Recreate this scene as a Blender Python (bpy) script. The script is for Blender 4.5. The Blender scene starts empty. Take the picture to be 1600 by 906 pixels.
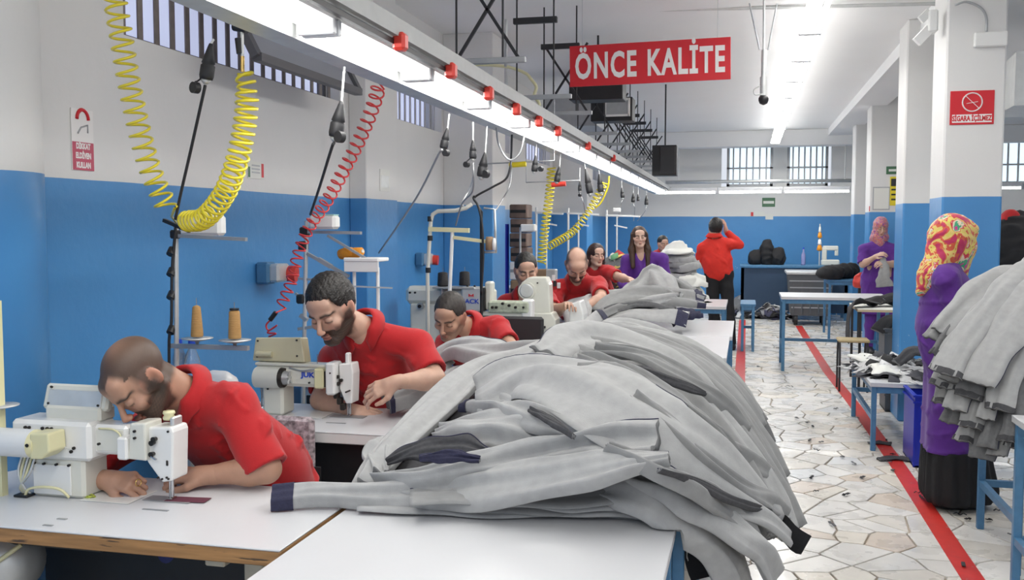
import bpy, math, random
import numpy as np
from mathutils import Vector, Matrix, Euler
sc = bpy.context.scene
COL = sc.collection
PI = math.pi
# ------------------------------------------------------------------ camera
FOC, VPX, VPY, EYE = 1500.0, 1165.0, 354.0, 1.62
PITCH = math.atan((453 - VPY) / FOC)
YAW = math.atan((VPX - 800) * math.cos(PITCH) / FOC)
cam_data = bpy.data.cameras.new('camera')
cam = bpy.data.objects.new('camera', cam_data)
COL.objects.link(cam)
cam.location = (0, 0, EYE)
cam.rotation_euler = (PI / 2 - PITCH, 0, YAW)
cam_data.sensor_width = 36.0
cam_data.lens = 36.0 * FOC / 1600.0
cam_data.clip_start = 0.05
sc.camera = cam
# ------------------------------------------------------------------ world and exposure
world = bpy.data.worlds.new('world')
sc.world = world
world.use_nodes = True
bg = world.node_tree.nodes['Background']
bg.inputs[0].default_value = (0.86, 0.91, 1.0, 1)
bg.inputs[1].default_value = 0.8
sc.view_settings.view_transform = 'Standard'
sc.view_settings.look = 'None'
sc.view_settings.gamma = 1.0
sc.view_settings.exposure = 0.12
sc.view_settings.use_curve_mapping = False
sc.cycles.use_denoising = True
sc.cycles.max_bounces = 6
sc.cycles.sample_clamp_indirect = 6.0
# ------------------------------------------------------------------ lights: the tube rows
def area_lamp(name, loc, sx, sy, power, col=(1.0, 0.985, 0.95), rot=(0, 0, 0)):
    l = bpy.data.lights.new(name, 'AREA')
    l.shape = 'RECTANGLE'; l.size = sx; l.size_y = sy; l.energy = power; l.color = col
    o = bpy.data.objects.new(name, l); COL.objects.link(o)
    o.location = loc; o.rotation_euler = rot
    return o
area_lamp('tube_row_light', (-1.32, 5.0, 2.16), 0.16, 9.0, 30)
area_lamp('tube_row_light', (-1.35, 13.6, 2.12), 0.16, 7.5, 24)
area_lamp('tube_row_light', (0.47, 7.5, 2.97), 0.2, 12.0, 62)
area_lamp('tube_row_light', (0.5, 15.5, 2.97), 0.2, 4.5, 26)
area_lamp('tube_row_light', (3.2, 6.0, 2.97), 0.2, 12.0, 75)
area_lamp('tube_row_light', (0.6, 16.9, 2.1), 3.6, 0.15, 14)
area_lamp('tube_row_light', (-0.4, -0.8, 2.97), 3.0, 3.0, 48)
# ------------------------------------------------------------------ basic helpers
def ray(px, py):
    a = (px - 800) / FOC; b = (453 - py) / FOC
    sp, cp, sy, cy = math.sin(PITCH), math.cos(PITCH), math.sin(YAW), math.cos(YAW)
    return Vector((-sy * cp + a * cy - b * sy * sp, cy * cp + a * sy + b * cy * sp, -sp + b * cp))
def at(px, py, x=None, y=None, z=None):
    """a measured point of the photograph placed at a known wall, depth or height"""
    d = ray(px, py)
    t = (z - EYE) / d.z if z is not None else (y / d.y if y is not None else x / d.x)
    return Vector((d.x * t, d.y * t, EYE + d.z * t))
CR = Vector((math.cos(YAW), math.sin(YAW), 0)); CU = Vector((0, 0, 1)); CC = Vector((math.sin(YAW), -math.cos(YAW), 0))
def rel(r, u, c):
    return CR * r + CU * u + CC * c
def props(o, label=None, cat=None, group=None, kind=None):
    if label: o['label'] = label
    if cat: o['category'] = cat
    if group: o['group'] = group
    if kind: o['kind'] = kind
    return o
def thing(name, label, cat, loc=(0, 0, 0), rz=0.0, group=None):
    o = bpy.data.objects.new(name, None); COL.objects.link(o)
    o.empty_display_size = 0.1
    o.location = loc; o.rotation_euler = (0, 0, rz)
    return props(o, label, cat, group)
def origin_of(o):
    v = Vector(o.location)
    p = o.parent
    while p is not None:
        v = v + Vector(p.location); p = p.parent
    return v
def dup(src, loc, rz=0.0, label=None, group=None, parent=None, scale=None):
    c = src.copy(); COL.objects.link(c)
    if parent is None:
        c.location = loc; c.rotation_euler = (0, 0, rz)
        if scale: c.scale = scale
        if label: c['label'] = label
        if group: c['group'] = group
    else:
        c.parent = parent
    for ch in list(src.children):
        dup(ch, None, 0, parent=c)
    return c
class MB:
    """mesh builder: collects shapes, links ONE object"""
    def __init__(s):
        s.v = []; s.f = []; s.sm = []
    def add(s, vs, fs, smooth=False, M=None):
        b = len(s.v)
        for p in vs:
            p = Vector(p)
            s.v.append(M @ p if M is not None else p)
        for f in fs:
            s.f.append([b + i for i in f]); s.sm.append(smooth)
        return s
    def box(s, c, size, ch=0.0, M=None, rz=0.0):
        x, y, z = size[0] / 2, size[1] / 2, size[2] / 2
        L = Matrix.Translation(Vector(c)) @ Matrix.Rotation(rz, 4, 'Z')
        if M is not None: L = M @ L
        if ch <= 0:
            vs = [(i * x, j * y, k * z) for k in (-1, 1) for j in (-1, 1) for i in (-1, 1)]
            fs = [(0, 2, 3, 1), (4, 5, 7, 6), (0, 1, 5, 4), (2, 6, 7, 3), (0, 4, 6, 2), (1, 3, 7, 5)]
            return s.add(vs, fs, False, L)
        ch = min(ch, x * .98, y * .98, z * .98)
        vs = []; idx = {}
        for i in (-1, 1):
            for j in (-1, 1):
                for k in (-1, 1):
                    for ax in range(3):
                        idx[(i, j, k, ax)] = len(vs)
                        e = [x - ch, y - ch, z - ch]; e[ax] = (x, y, z)[ax]
                        vs.append((i * e[0], j * e[1], k * e[2]))
        fs = []
        for sgn in (-1, 1):
            q = [(sgn, -1, -1), (sgn, 1, -1), (sgn, 1, 1), (sgn, -1, 1)]
            f = [idx[c3 + (0,)] for c3 in q]; fs.append(f if sgn > 0 else f[::-1])
            q = [(-1, sgn, -1), (-1, sgn, 1), (1, sgn, 1), (1, sgn, -1)]
            f = [idx[c3 + (1,)] for c3 in q]; fs.append(f if sgn > 0 else f[::-1])
            q = [(-1, -1, sgn), (1, -1, sgn), (1, 1, sgn), (-1, 1, sgn)]
            f = [idx[c3 + (2,)] for c3 in q]; fs.append(f if sgn > 0 else f[::-1])
        def orient(f):
            a, b, c_ = [Vector(vs[i]) for i in f[:3]]
            n = (b - a).cross(c_ - a)
            m = sum((Vector(vs[i]) for i in f), Vector()) / len(f)
            return f if n.dot(m) > 0 else f[::-1]
        for a in (-1, 1):
            for b in (-1, 1):
                fs.append(orient([idx[(a, b, -1, 0)], idx[(a, b, 1, 0)], idx[(a, b, 1, 1)], idx[(a, b, -1, 1)]]))
                fs.append(orient([idx[(a, -1, b, 0)], idx[(a, 1, b, 0)], idx[(a, 1, b, 2)], idx[(a, -1, b, 2)]]))
                fs.append(orient([idx[(-1, a, b, 1)], idx[(1, a, b, 1)], idx[(1, a, b, 2)], idx[(-1, a, b, 2)]]))
                for c3 in (-1, 1):
                    fs.append(orient([idx[(a, b, c3, 0)], idx[(a, b, c3, 1)], idx[(a, b, c3, 2)]]))
        return s.add(vs, fs, False, L)
    def cyl(s, a, b, r1, r2=None, n=12, cap=True, M=None, smooth=True):
        a = Vector(a); b = Vector(b); r2 = r1 if r2 is None else r2
        ax = (b - a).normalized()
        t = Vector((1, 0, 0)) if abs(ax.x) < .8 else Vector((0, 1, 0))
        u = ax.cross(t).normalized(); w = ax.cross(u)
        vs = [a + (u * math.cos(2 * PI * i / n) + w * math.sin(2 * PI * i / n)) * r1 for i in range(n)]
        vs += [b + (u * math.cos(2 * PI * i / n) + w * math.sin(2 * PI * i / n)) * r2 for i in range(n)]
        s.add(vs, [(i, (i + 1) % n, n + (i + 1) % n, n + i) for i in range(n)], smooth, M)
        if cap:
            s.add(vs[:n], [tuple(range(n - 1, -1, -1))], False, M)
            s.add(vs[n:], [tuple(range(n))], False, M)
        return s
    def lathe(s, prof, c=(0, 0, 0), n=16, M=None, axis='Z'):
        """profile [(r, h)] turned round an axis through c"""
        vs = []
        for r, h in prof:
            for i in range(n):
                a = 2 * PI * i / n
                p = (r * math.cos(a), r * math.sin(a), h)
                if axis == 'X': p = (h, p[0], p[1])
                if axis == 'Y': p = (p[1], h, p[0])
                vs.append(Vector(p) + Vector(c))
        fs = []
        for k in range(len(prof) - 1):
            for i in range(n):
                j = (i + 1) % n
                fs.append((k * n + i, k * n + j, (k + 1) * n + j, (k + 1) * n + i))
        fs.append(tuple(range(n - 1, -1, -1))); fs.append(tuple((len(prof) - 1) * n + i for i in range(n)))
        return s.add(vs, fs, True, M)
    def tube(s, pts, r, n=6, closed=False, M=None):
        pts = [Vector(p) for p in pts]
        m = len(pts); vs = []
        up = Vector((0, 0, 1)); prev = None
        for i, p in enumerate(pts):
            t = (pts[(i + 1) % m] - pts[i - 1]) if closed else (pts[min(i + 1, m - 1)] - pts[max(i - 1, 0)])
            if t.length < 1e-9: t = Vector((0, 0, 1))
            t.normalize()
            if prev is None:
                a = up if abs(t.z) < .9 else Vector((1, 0, 0))
                u = t.cross(a).normalized()
            else:
                u = (prev - t * prev.dot(t))
                u = u.normalized() if u.length > 1e-6 else t.cross(up).normalized()
            prev = u; w = t.cross(u)
            rr = r[i] if isinstance(r, (list, tuple)) else r
            for k in range(n):
                a = 2 * PI * k / n
                vs.append(p + (u * math.cos(a) + w * math.sin(a)) * rr)
        fs = []
        for i in range(m if closed else m - 1):
            j = (i + 1) % m
            for k in range(n):
                l = (k + 1) % n
                fs.append((i * n + k, i * n + l, j * n + l, j * n + k))
        if not closed:
            fs.append(tuple(range(n - 1, -1, -1))); fs.append(tuple((m - 1) * n + k for k in range(n)))
        return s.add(vs, fs, True, M)
    def bar(s, a, b, w, h=None, M=None):
        """rectangular bar from a to b"""
        a = Vector(a); b = Vector(b); h = w if h is None else h
        ax = (b - a).normalized()
        t = Vector((0, 0, 1)) if abs(ax.z) < .9 else Vector((0, 1, 0))
        u = ax.cross(t).normalized() * (w / 2); v = u.normalized().cross(ax) * (h / 2)
        vs = [a - u - v, a + u - v, a + u + v, a - u + v, b - u - v, b + u - v, b + u + v, b - u + v]
        return s.add(vs, [(0, 1, 2, 3), (7, 6, 5, 4), (0, 4, 5, 1), (1, 5, 6, 2), (2, 6, 7, 3), (3, 7, 4, 0)], False, M)
    def prism(s, poly, d, M=None):
        """polygon [(x, z)] in the XZ plane pushed from y=0 to y=d"""
        n = len(poly)
        vs = [(p[0], 0, p[1]) for p in poly] + [(p[0], d, p[1]) for p in poly]
        fs = [tuple(range(n)), tuple(range(2 * n - 1, n - 1, -1))]
        fs += [(i, n + i, n + (i + 1) % n, (i + 1) % n) for i in range(n)]
        return s.add(vs, fs, False, M)
    def build(s, name, mat, parent=None, label=None, cat=None, group=None, kind=None, loc=None, bevel=0.0, base=None):
        me = bpy.data.meshes.new(name)
        if base is not None: org = Vector(base)
        elif parent is not None: org = origin_of(parent)
        elif loc is not None: org = Vector(loc)
        else:
            xs = [p.x for p in s.v]; ys = [p.y for p in s.v]
            org = Vector(((min(xs) + max(xs)) / 2, (min(ys) + max(ys)) / 2, min(p.z for p in s.v)))
        me.from_pydata([tuple(p - org) for p in s.v], [], s.f)
        me.polygons.foreach_set('use_smooth', s.sm)
        if mat is not None: me.materials.append(mat)
        o = bpy.data.objects.new(name, me); COL.objects.link(o)
        if parent is not None: o.parent = parent
        elif base is None: o.location = org
        if bevel > 0:
            m = o.modifiers.new('bevel', 'BEVEL'); m.width = bevel; m.segments = 2; m.limit_method = 'ANGLE'; m.angle_limit = .6
        return props(o, label, cat, group, kind)
def smoothpath(pts, n=8):
    """Catmull-Rom through the points"""
    P = [Vector(p) for p in pts]
    P = [P[0] * 2 - P[1]] + P + [P[-1] * 2 - P[-2]]
    out = []
    for i in range(1, len(P) - 2):
        for k in range(n):
            t = k / n
            out.append(0.5 * ((2 * P[i]) + (P[i + 1] - P[i - 1]) * t + (2 * P[i - 1] - 5 * P[i] + 4 * P[i + 1] - P[i + 2]) * t * t
                              + (3 * P[i] - P[i - 1] - 3 * P[i + 1] + P[i + 2]) * t ** 3))
    out.append(P[-2])
    return out
def text_mesh(name, body, size, mat, M, parent=None, depth=0.002, bold=0.0, xs=1.0, align='CENTER', space=1.0, word=1.0):
    """lettering as a thin mesh; M places its local XY plane"""
    cu = bpy.data.curves.new(name, 'FONT'); cu.body = body; cu.size = size; cu.align_x = align; cu.align_y = 'CENTER'
    cu.space_character = space; cu.space_word = word; cu.extrude = depth; cu.offset = bold; cu.resolution_u = 3
    to = bpy.data.objects.new(name, cu); COL.objects.link(to)
    me = bpy.data.meshes.new_from_object(to.evaluated_get(bpy.context.evaluated_depsgraph_get()))
    bpy.data.objects.remove(to); bpy.data.curves.remove(cu)
    T = M @ Matrix.Diagonal((xs, 1, 1, 1))
    if parent is not None: T = Matrix.Translation(-origin_of(parent)) @ T
    me.transform(T)
    me.materials.clear(); me.materials.append(mat)
    o = bpy.data.objects.new(name, me); COL.objects.link(o)
    if parent is not None: o.parent = parent
    return o
def frame(o, x, y):
    """matrix with origin o, local X along x, local Y along y"""
    x = Vector(x).normalized(); y = Vector(y); y = (y - x * y.dot(x)).normalized(); z = x.cross(y)
    return Matrix(((x.x, y.x, z.x, o[0]), (x.y, y.y, z.y, o[1]), (x.z, y.z, z.z, o[2]), (0, 0, 0, 1)))
# ------------------------------------------------------------------ materials
def mat(name, col, rough=0.5, metal=0.0, noise=0.0, nscale=20.0, bump=0.0, bscale=None, emit=0.0, coat=0.0, sheen=0.0, dirt=None, vcol=False, spec=None, alpha=1.0, trans=0.0, stretch=None):
    m = bpy.data.materials.new(name); m.use_nodes = True
    nt = m.node_tree; b = nt.nodes['Principled BSDF']
    b.inputs['Roughness'].default_value = rough; b.inputs['Metallic'].default_value = metal
    b.inputs['Coat Weight'].default_value = coat; b.inputs['Sheen Weight'].default_value = sheen
    if spec is not None: b.inputs['Specular IOR Level'].default_value = spec
    b.inputs['Base Color'].default_value = (*col, 1)
    if trans: b.inputs['Transmission Weight'].default_value = trans
    src = None
    if vcol:
        a = nt.nodes.new('ShaderNodeAttribute'); a.attribute_name = 'Col'; src = a.outputs['Color']
        nt.links.new(src, b.inputs['Base Color'])
    if noise > 0 or bump > 0 or dirt:
        tc = nt.nodes.new('ShaderNodeTexCoord'); co = tc.outputs['Object']
        if stretch:
            mp = nt.nodes.new('ShaderNodeMapping'); mp.inputs['Scale'].default_value = stretch
            nt.links.new(co, mp.inputs[0]); co = mp.outputs[0]
    if noise > 0:
        n = nt.nodes.new('ShaderNodeTexNoise'); n.inputs['Scale'].default_value = nscale; n.inputs['Detail'].default_value = 4
        nt.links.new(co, n.inputs['Vector'])
        mr = nt.nodes.new('ShaderNodeMapRange'); mr.inputs[1].default_value = .3; mr.inputs[2].default_value = .7
        mr.inputs[3].default_value = 1 - noise; mr.inputs[4].default_value = 1 + noise * .6
        nt.links.new(n.outputs['Fac'], mr.inputs[0])
        mx = nt.nodes.new('ShaderNodeMix'); mx.data_type = 'RGBA'; mx.blend_type = 'MULTIPLY'; mx.inputs[0].default_value = 1
        mx.inputs[6].default_value = (*col, 1)
        if src is not None: nt.links.new(src, mx.inputs[6])
        nt.links.new(mr.outputs[0], mx.inputs[7])
        src = mx.outputs[2]
        nt.links.new(src, b.inputs['Base Color'])
    if dirt:   # (colour, scale, threshold)
        n = nt.nodes.new('ShaderNodeTexNoise'); n.inputs['Scale'].default_value = dirt[1]; n.inputs['Detail'].default_value = 6
        nt.links.new(co, n.inputs['Vector'])
        mr = nt.nodes.new('ShaderNodeMapRange'); mr.inputs[1].default_value = dirt[2]; mr.inputs[2].default_value = dirt[2] + .04
        nt.links.new(n.outputs['Fac'], mr.inputs[0])
        mx = nt.nodes.new('ShaderNodeMix'); mx.data_type = 'RGBA'
        nt.links.new(mr.outputs[0], mx.inputs[0]); mx.inputs[6].default_value = (*col, 1)
        if src is not None: nt.links.new(src, mx.inputs[6])
        mx.inputs[7].default_value = (*dirt[0], 1)
        nt.links.new(mx.outputs[2], b.inputs['Base Color'])
    if bump > 0:
        n = nt.nodes.new('ShaderNodeTexNoise'); n.inputs['Scale'].default_value = bscale or nscale; n.inputs['Detail'].default_value = 5
        nt.links.new(co, n.inputs['Vector'])
        bp = nt.nodes.new('ShaderNodeBump'); bp.inputs['Strength'].default_value = bump; bp.inputs['Distance'].default_value = .01
        nt.links.new(n.outputs['Fac'], bp.inputs['Height']); nt.links.new(bp.outputs[0], b.inputs['Normal'])
    if emit > 0:
        b.inputs['Emission Color'].default_value = (*col, 1); b.inputs['Emission Strength'].default_value = emit
    return m
M = {}
M['white_wall'] = mat('white_wall', (.72, .71, .69), .7, noise=.03, nscale=1.5, bump=.06, bscale=60)
M['blue_wall'] = mat('blue_wall', (.065, .255, .56), .32, noise=.10, nscale=2.2, bump=.10, bscale=30, dirt=((.5, .6, .72), 14, .735))
M['ceiling'] = mat('ceiling_paint', (.86, .86, .855), .8, noise=.02, nscale=1, bump=.04, bscale=40)
M['white_trim'] = mat('white_trim', (.80, .80, .78), .5)
M['grey_metal'] = mat('grey_metal', (.42, .43, .44), .45, metal=.6, noise=.06)
M['galv'] = mat('galvanised_metal', (.62, .63, .62), .4, metal=.5, noise=.08, nscale=15)
M['dark_metal'] = mat('dark_metal', (.035, .035, .038), .5, metal=.3)
M['black'] = mat('black_plastic', (.014, .014, .015), .45, noise=.1)
M['black_rubber'] = mat('black_rubber', (.02, .02, .022), .55)
M['blue_paint'] = mat('blue_steel_paint', (.07, .20, .36), .4, noise=.12, nscale=25)
M['laminate'] = mat('white_laminate', (.63, .635, .65), .34, noise=.02, nscale=3, bump=.02, bscale=10)
M['ply'] = mat('worn_wood_edge', (.38, .20, .075), .5, noise=.28, nscale=6, stretch=(1, 1, 14), dirt=((.09, .055, .03), 7, .62))
M['tube'] = mat('lit_tube', (1.0, .99, .96), .3, emit=13.0)
M['tube_white'] = mat('fixture_white', (.80, .81, .82), .35)
M['red_plastic'] = mat('red_plastic', (.62, .045, .03), .35)
M['yellow_plastic'] = mat('yellow_hose', (.78, .66, .02), .28, coat=.4)
M['red_hose'] = mat('red_hose', (.66, .03, .03), .3, coat=.4)
M['sign_red'] = mat('sign_red', (.60, .012, .022), .4)
M['sign_white'] = mat('sign_white', (.82, .80, .78), .45)
M['sign_green'] = mat('sign_green', (.06, .16, .08), .5)
M['sign_yellow'] = mat('sign_yellow', (.75, .6, .02), .5)
M['paper'] = mat('paper', (.75, .75, .70), .6)
M['cream'] = mat('cream_enamel', (.66, .655, .585), .3, noise=.04, nscale=8, coat=.2)
M['cream_warm'] = mat('cream_yellowed', (.60, .555, .375), .35, noise=.05, nscale=8)
M['cream_yellow'] = mat('yellowed_plastic', (.70, .66, .40), .35)
M['white_enamel'] = mat('white_enamel', (.76, .76, .74), .28, noise=.03, nscale=8, coat=.2)
M['steel'] = mat('needle_steel', (.55, .55, .56), .25, metal=1.0)
M['screw'] = mat('dark_screw', (.04, .035, .03), .4, metal=.6)
M['thread_tan'] = mat('tan_thread', (.44, .25, .085), .7, bump=.5, bscale=90, noise=.1, nscale=60, stretch=(.3, .3, 6))
M['thread_orange'] = mat('orange_thread', (.72, .28, .02), .7, bump=.4, bscale=80)
M['thread_black'] = mat('black_thread', (.015, .014, .016), .7, bump=.4, bscale=80)
M['denim_grey'] = mat('grey_denim', (.36, .362, .36), .9, noise=.09, nscale=28, sheen=.15, bump=.12, bscale=330)
M['denim_mid'] = mat('grey_denim_mid_and_shaded', (.26, .262, .26), .9, noise=.10, nscale=24, sheen=.15, bump=.12, bscale=330)  # darker grey legs; also shade coloured into the big heap's aisle side
M['dark_denim_and_gaps'] = mat('dark_denim_and_gap_shade', (.055, .055, .06), .85, noise=.2, nscale=100)  # dark cloth; also the shade coloured into the big heap's gaps
M['navy'] = mat('navy_band', (.022, .022, .055), .8, noise=.2, nscale=90, bump=.2, bscale=150)
M['red_shirt'] = mat('red_jersey', (.43, .007, .010), .85, noise=.06, nscale=30, bump=.12, bscale=300, sheen=.15)
M['purple_shirt'] = mat('purple_cotton', (.095, .018, .235), .8, noise=.08, nscale=30, bump=.1, bscale=200, sheen=.1)
M['jeans'] = mat('indigo_trousers', (.04, .05, .17), .85, noise=.15, nscale=60)
M['black_cloth'] = mat('black_cloth', (.010, .010, .012), .85, bump=.1, bscale=80)
M['hair_black'] = mat('dark_hair', (.013, .010, .008), .5, noise=.4, nscale=60, bump=.5, bscale=120)
M['hair_brown'] = mat('brown_hair', (.055, .026, .014), .5, noise=.4, nscale=50, bump=.5, bscale=110, stretch=(1, 1, .2))
M['shoe'] = mat('shoe', (.02, .02, .022), .5)
M['skin'] = mat('skin', (.5, .3, .2), .5, vcol=True, bump=.06, bscale=180, noise=.05, nscale=35)
M['skin'].node_tree.nodes['Principled BSDF'].inputs['Subsurface Weight'].default_value = .08
M['skin'].node_tree.nodes['Principled BSDF'].inputs['Subsurface Radius'].default_value = (.02, .008, .004)
M['cardboard'] = mat('cardboard', (.30, .20, .12), .8, noise=.1, nscale=12)
M['blue_plastic'] = mat('blue_plastic', (.015, .03, .42), .35)
M['grey_crate'] = mat('grey_crate', (.11, .115, .12), .55)
M['beige_paint'] = mat('beige_paint', (.55, .51, .40), .45, noise=.1, nscale=20)
M['tape_red'] = mat('red_floor_tape', (.58, .03, .022), .4, noise=.1, nscale=12, dirt=((.42, .33, .28), 22, .67))
M['gold'] = mat('gold', (.8, .55, .2), .25, metal=1.0)
M['letter_blue'] = mat('letter_blue', (.02, .07, .5), .4)
# ------------------------------------------------------------------ smooth solids (fields turned into meshes)
A3 = lambda v: np.array(v, dtype=np.float32)
def rc(a, b, r1, r2=None, k=.02, op='u'):
    a = A3(a); b = A3(b); r2 = r1 if r2 is None else r2
    m = max(r1, r2); ba = b - a; L = float(ba @ ba) + 1e-12
    def f(P):
        pa = P - a
        t = np.clip((pa @ ba) / L, 0, 1)
        q = pa - t[..., None] * ba
        return np.sqrt((q * q).sum(-1)) - (r1 + (r2 - r1) * t)
    return dict(lo=np.minimum(a, b) - m, hi=np.maximum(a, b) + m, f=f, k=k, op=op)
def el(c, r, R=None, k=.02, op='u'):
    c = A3(c); r = A3(r); R = np.eye(3, dtype=np.float32) if R is None else A3(R)   # columns of R are the axes
    ext = np.sqrt(((R * r) ** 2).sum(1))
    def f(P):
        q = (P - c) @ R
        k0 = np.sqrt(((q / r) ** 2).sum(-1)); k1 = np.sqrt(((q / (r * r)) ** 2).sum(-1)) + 1e-9
        return k0 * (k0 - 1) / k1
    return dict(lo=c - ext, hi=c + ext, f=f, k=k, op=op)
def bx(c, h, R=None, rad=.01, k=.01, op='u'):
    c = A3(c); h = A3(h); R = np.eye(3, dtype=np.float32) if R is None else A3(R)
    ext = (np.abs(R) * h).sum(1)
    def f(P):
        q = np.abs((P - c) @ R) - (h - rad)
        return np.sqrt((np.maximum(q, 0) ** 2).sum(-1)) + np.minimum(q.max(-1), 0) - rad
    return dict(lo=c - ext, hi=c + ext, f=f, k=k, op=op)
def plane_cut(p, n):
    """removes the side the normal points to"""
    p = A3(p); n = A3(Vector(n).normalized())
    return dict(lo=None, hi=None, f=lambda P: -((P - p) @ n), k=0, op='s')
def grow(prims, g):
    out = []
    for q in prims:
        q = dict(q); f0 = q['f']
        q['f'] = (lambda P, f0=f0: f0(P) - g); q['lo'] = q['lo'] - g; q['hi'] = q['hi'] + g
        out.append(q)
    return out
def solid(prims, h, disp=None, cuts=()):
    """prims blended in order; disp(P) added near the surface; cuts subtracted last -> verts, quads"""
    us = [q for q in prims if q['op'] == 'u']
    pad = .03 + 3 * h
    lo = np.min([q['lo'] for q in us], 0) - pad; hi = np.max([q['hi'] for q in us], 0) + pad
    n = np.ceil((hi - lo) / h).astype(int) + 1
    D = np.full(n, .5, np.float32)
    ax = [lo[i] + h * np.arange(n[i], dtype=np.float32) for i in range(3)]
    def block(q):
        if q['lo'] is None: return [0, 0, 0], list(n)
        m = q['k'] + 3 * h
        i0 = np.clip(np.floor((q['lo'] - m - lo) / h).astype(int), 0, n); i1 = np.clip(np.ceil((q['hi'] + m - lo) / h).astype(int) + 1, 0, n)
        return i0, i1
    def run(q):
        i0, i1 = block(q)
        if min(i1[j] - i0[j] for j in range(3)) <= 0: return
        sl = tuple(slice(i0[j], i1[j]) for j in range(3))
        G = np.stack(np.meshgrid(*[ax[j][sl[j]] for j in range(3)], indexing='ij'), -1)
        d = q['f'](G).astype(np.float32); c = D[sl]; k = q['k']
        if q['op'] == 'u':
            if k > 0:
                hh = np.maximum(k - np.abs(c - d), 0) / k
                D[sl] = np.minimum(c, d) - hh * hh * k * .25
            else: D[sl] = np.minimum(c, d)
        else:
            if k > 0:
                hh = np.maximum(k - np.abs(c + d), 0) / k
                D[sl] = np.maximum(c, -d) + hh * hh * k * .25
            else: D[sl] = np.maximum(c, -d)
    for q in prims: run(q)
    if disp is not None:
        msk = np.abs(D) < .04
        I = np.nonzero(msk)
        P = np.stack([ax[j][I[j]] for j in range(3)], -1)
        D[I] += disp(P).astype(np.float32)
    for q in cuts: run(q)
    return nets(D, lo, h)
def nets(D, lo, h):
    S = D < 0
    cs = [(i, j, k) for i in (0, 1) for j in (0, 1) for k in (0, 1)]
    n = D.shape
    cnt = np.zeros([m - 1 for m in n], np.int8)
    for c in cs:
        cnt += S[c[0]:n[0] - 1 + c[0], c[1]:n[1] - 1 + c[1], c[2]:n[2] - 1 + c[2]]
    act = (cnt > 0) & (cnt < 8)
    I = np.array(np.nonzero(act)).T
    if len(I) == 0: return np.zeros((0, 3)), np.zeros((0, 4), int)
    acc = np.zeros((len(I), 3), np.float32); num = np.zeros(len(I), np.float32)
    dv = {c: D[I[:, 0] + c[0], I[:, 1] + c[1], I[:, 2] + c[2]] for c in cs}
    for c in cs:
        for a in range(3):
            if c[a]: continue
            e = list(c); e[a] = 1; e = tuple(e)
            d0, d1 = dv[c], dv[e]
            m = (d0 < 0) != (d1 < 0)
            t = np.where(m, d0 / np.where(m, d0 - d1, 1), 0)
            p = np.tile(np.array(c, np.float32), (len(I), 1)); p[:, a] += t
            acc += p * m[:, None]; num += m
    V = (I + acc / num[:, None]) * h + lo
    idx = np.full(act.shape, -1, np.int64); idx[act] = np.arange(len(I))
    Q = []
    for a in range(3):
        b, c = (a + 1) % 3, (a + 2) % 3
        s0 = [slice(None)] * 3; s1 = [slice(None)] * 3
        s0[a] = slice(0, n[a] - 1); s1[a] = slice(1, n[a])
        A, B = S[tuple(s0)], S[tuple(s1)]
        ch = A != B
        J = np.array(np.nonzero(ch)).T
        if len(J) == 0: continue
        ok = (J[:, b] > 0) & (J[:, c] > 0) & (J[:, b] < n[b] - 1) & (J[:, c] < n[c] - 1)
        J = J[ok]
        def g(db, dc):
            K = J.copy(); K[:, b] += db; K[:, c] += dc
            return idx[K[:, 0], K[:, 1], K[:, 2]]
        q = np.stack([g(-1, -1), g(0, -1), g(0, 0), g(-1, 0)], 1)
        ins = A[tuple(J.T)]
        q[~ins] = q[~ins][:, ::-1]
        Q.append(q)
    return V, np.concatenate(Q)
def wrink(seed, freq=28., amp=.004, warp=.6):
    r = np.random.RandomState(seed)
    k1 = r.normal(size=(4, 3)); k1 /= np.linalg.norm(k1, axis=1)[:, None]
    k2 = r.normal(size=(3, 3)); k2 /= np.linalg.norm(k2, axis=1)[:, None]
    ph = r.uniform(0, 6, 7)
    def f(P):
        w = sum(np.sin(P @ k2[i] * freq * .45 + ph[i]) for i in range(3)) * warp
        o = 0
        for i in range(4):
            s = np.sin(P @ k1[i] * freq * (.7 + .3 * i) + w * 1.6 + ph[3 + i])
            o = o + (1 - 2 * np.abs(s)) / (1 + .5 * i)
        return -o * amp * .5
    return f
def link_np(name, parts, mt, parent=None, colfn=None, base=None, **kw):
    """several vert/quad arrays as one object; colfn(P)->rgb makes the Col attribute"""
    vs, fs, o = [], [], 0
    for V, Q in parts:
        vs.append(V); fs.append(Q + o); o += len(V)
    V = np.concatenate(vs); Q = np.concatenate(fs)
    org = np.array(origin_of(parent) if parent is not None else (base if base is not None else (0, 0, 0)))
    me = bpy.data.meshes.new(name)
    me.vertices.add(len(V)); me.vertices.foreach_set('co', (V - org).astype(np.float32).ravel())
    me.loops.add(Q.size); me.loops.foreach_set('vertex_index', Q.ravel().astype(np.int32))
    me.polygons.add(len(Q)); me.polygons.foreach_set('loop_start', np.arange(0, Q.size, Q.shape[1], dtype=np.int32))
    me.polygons.foreach_set('use_smooth', np.ones(len(Q), bool))
    me.update(calc_edges=True); me.validate()
    me.materials.append(mt)
    if colfn is not None:
        C = colfn(V); at_ = me.color_attributes.new('Col', 'FLOAT_COLOR', 'POINT')
        at_.data.foreach_set('color', np.concatenate([C, np.ones((len(C), 1))], 1).astype(np.float32).ravel())
    ob = bpy.data.objects.new(name, me); COL.objects.link(ob)
    if parent is not None: ob.parent = parent
    elif base is not None: ob.location = base
    return props(ob, **kw)
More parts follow.
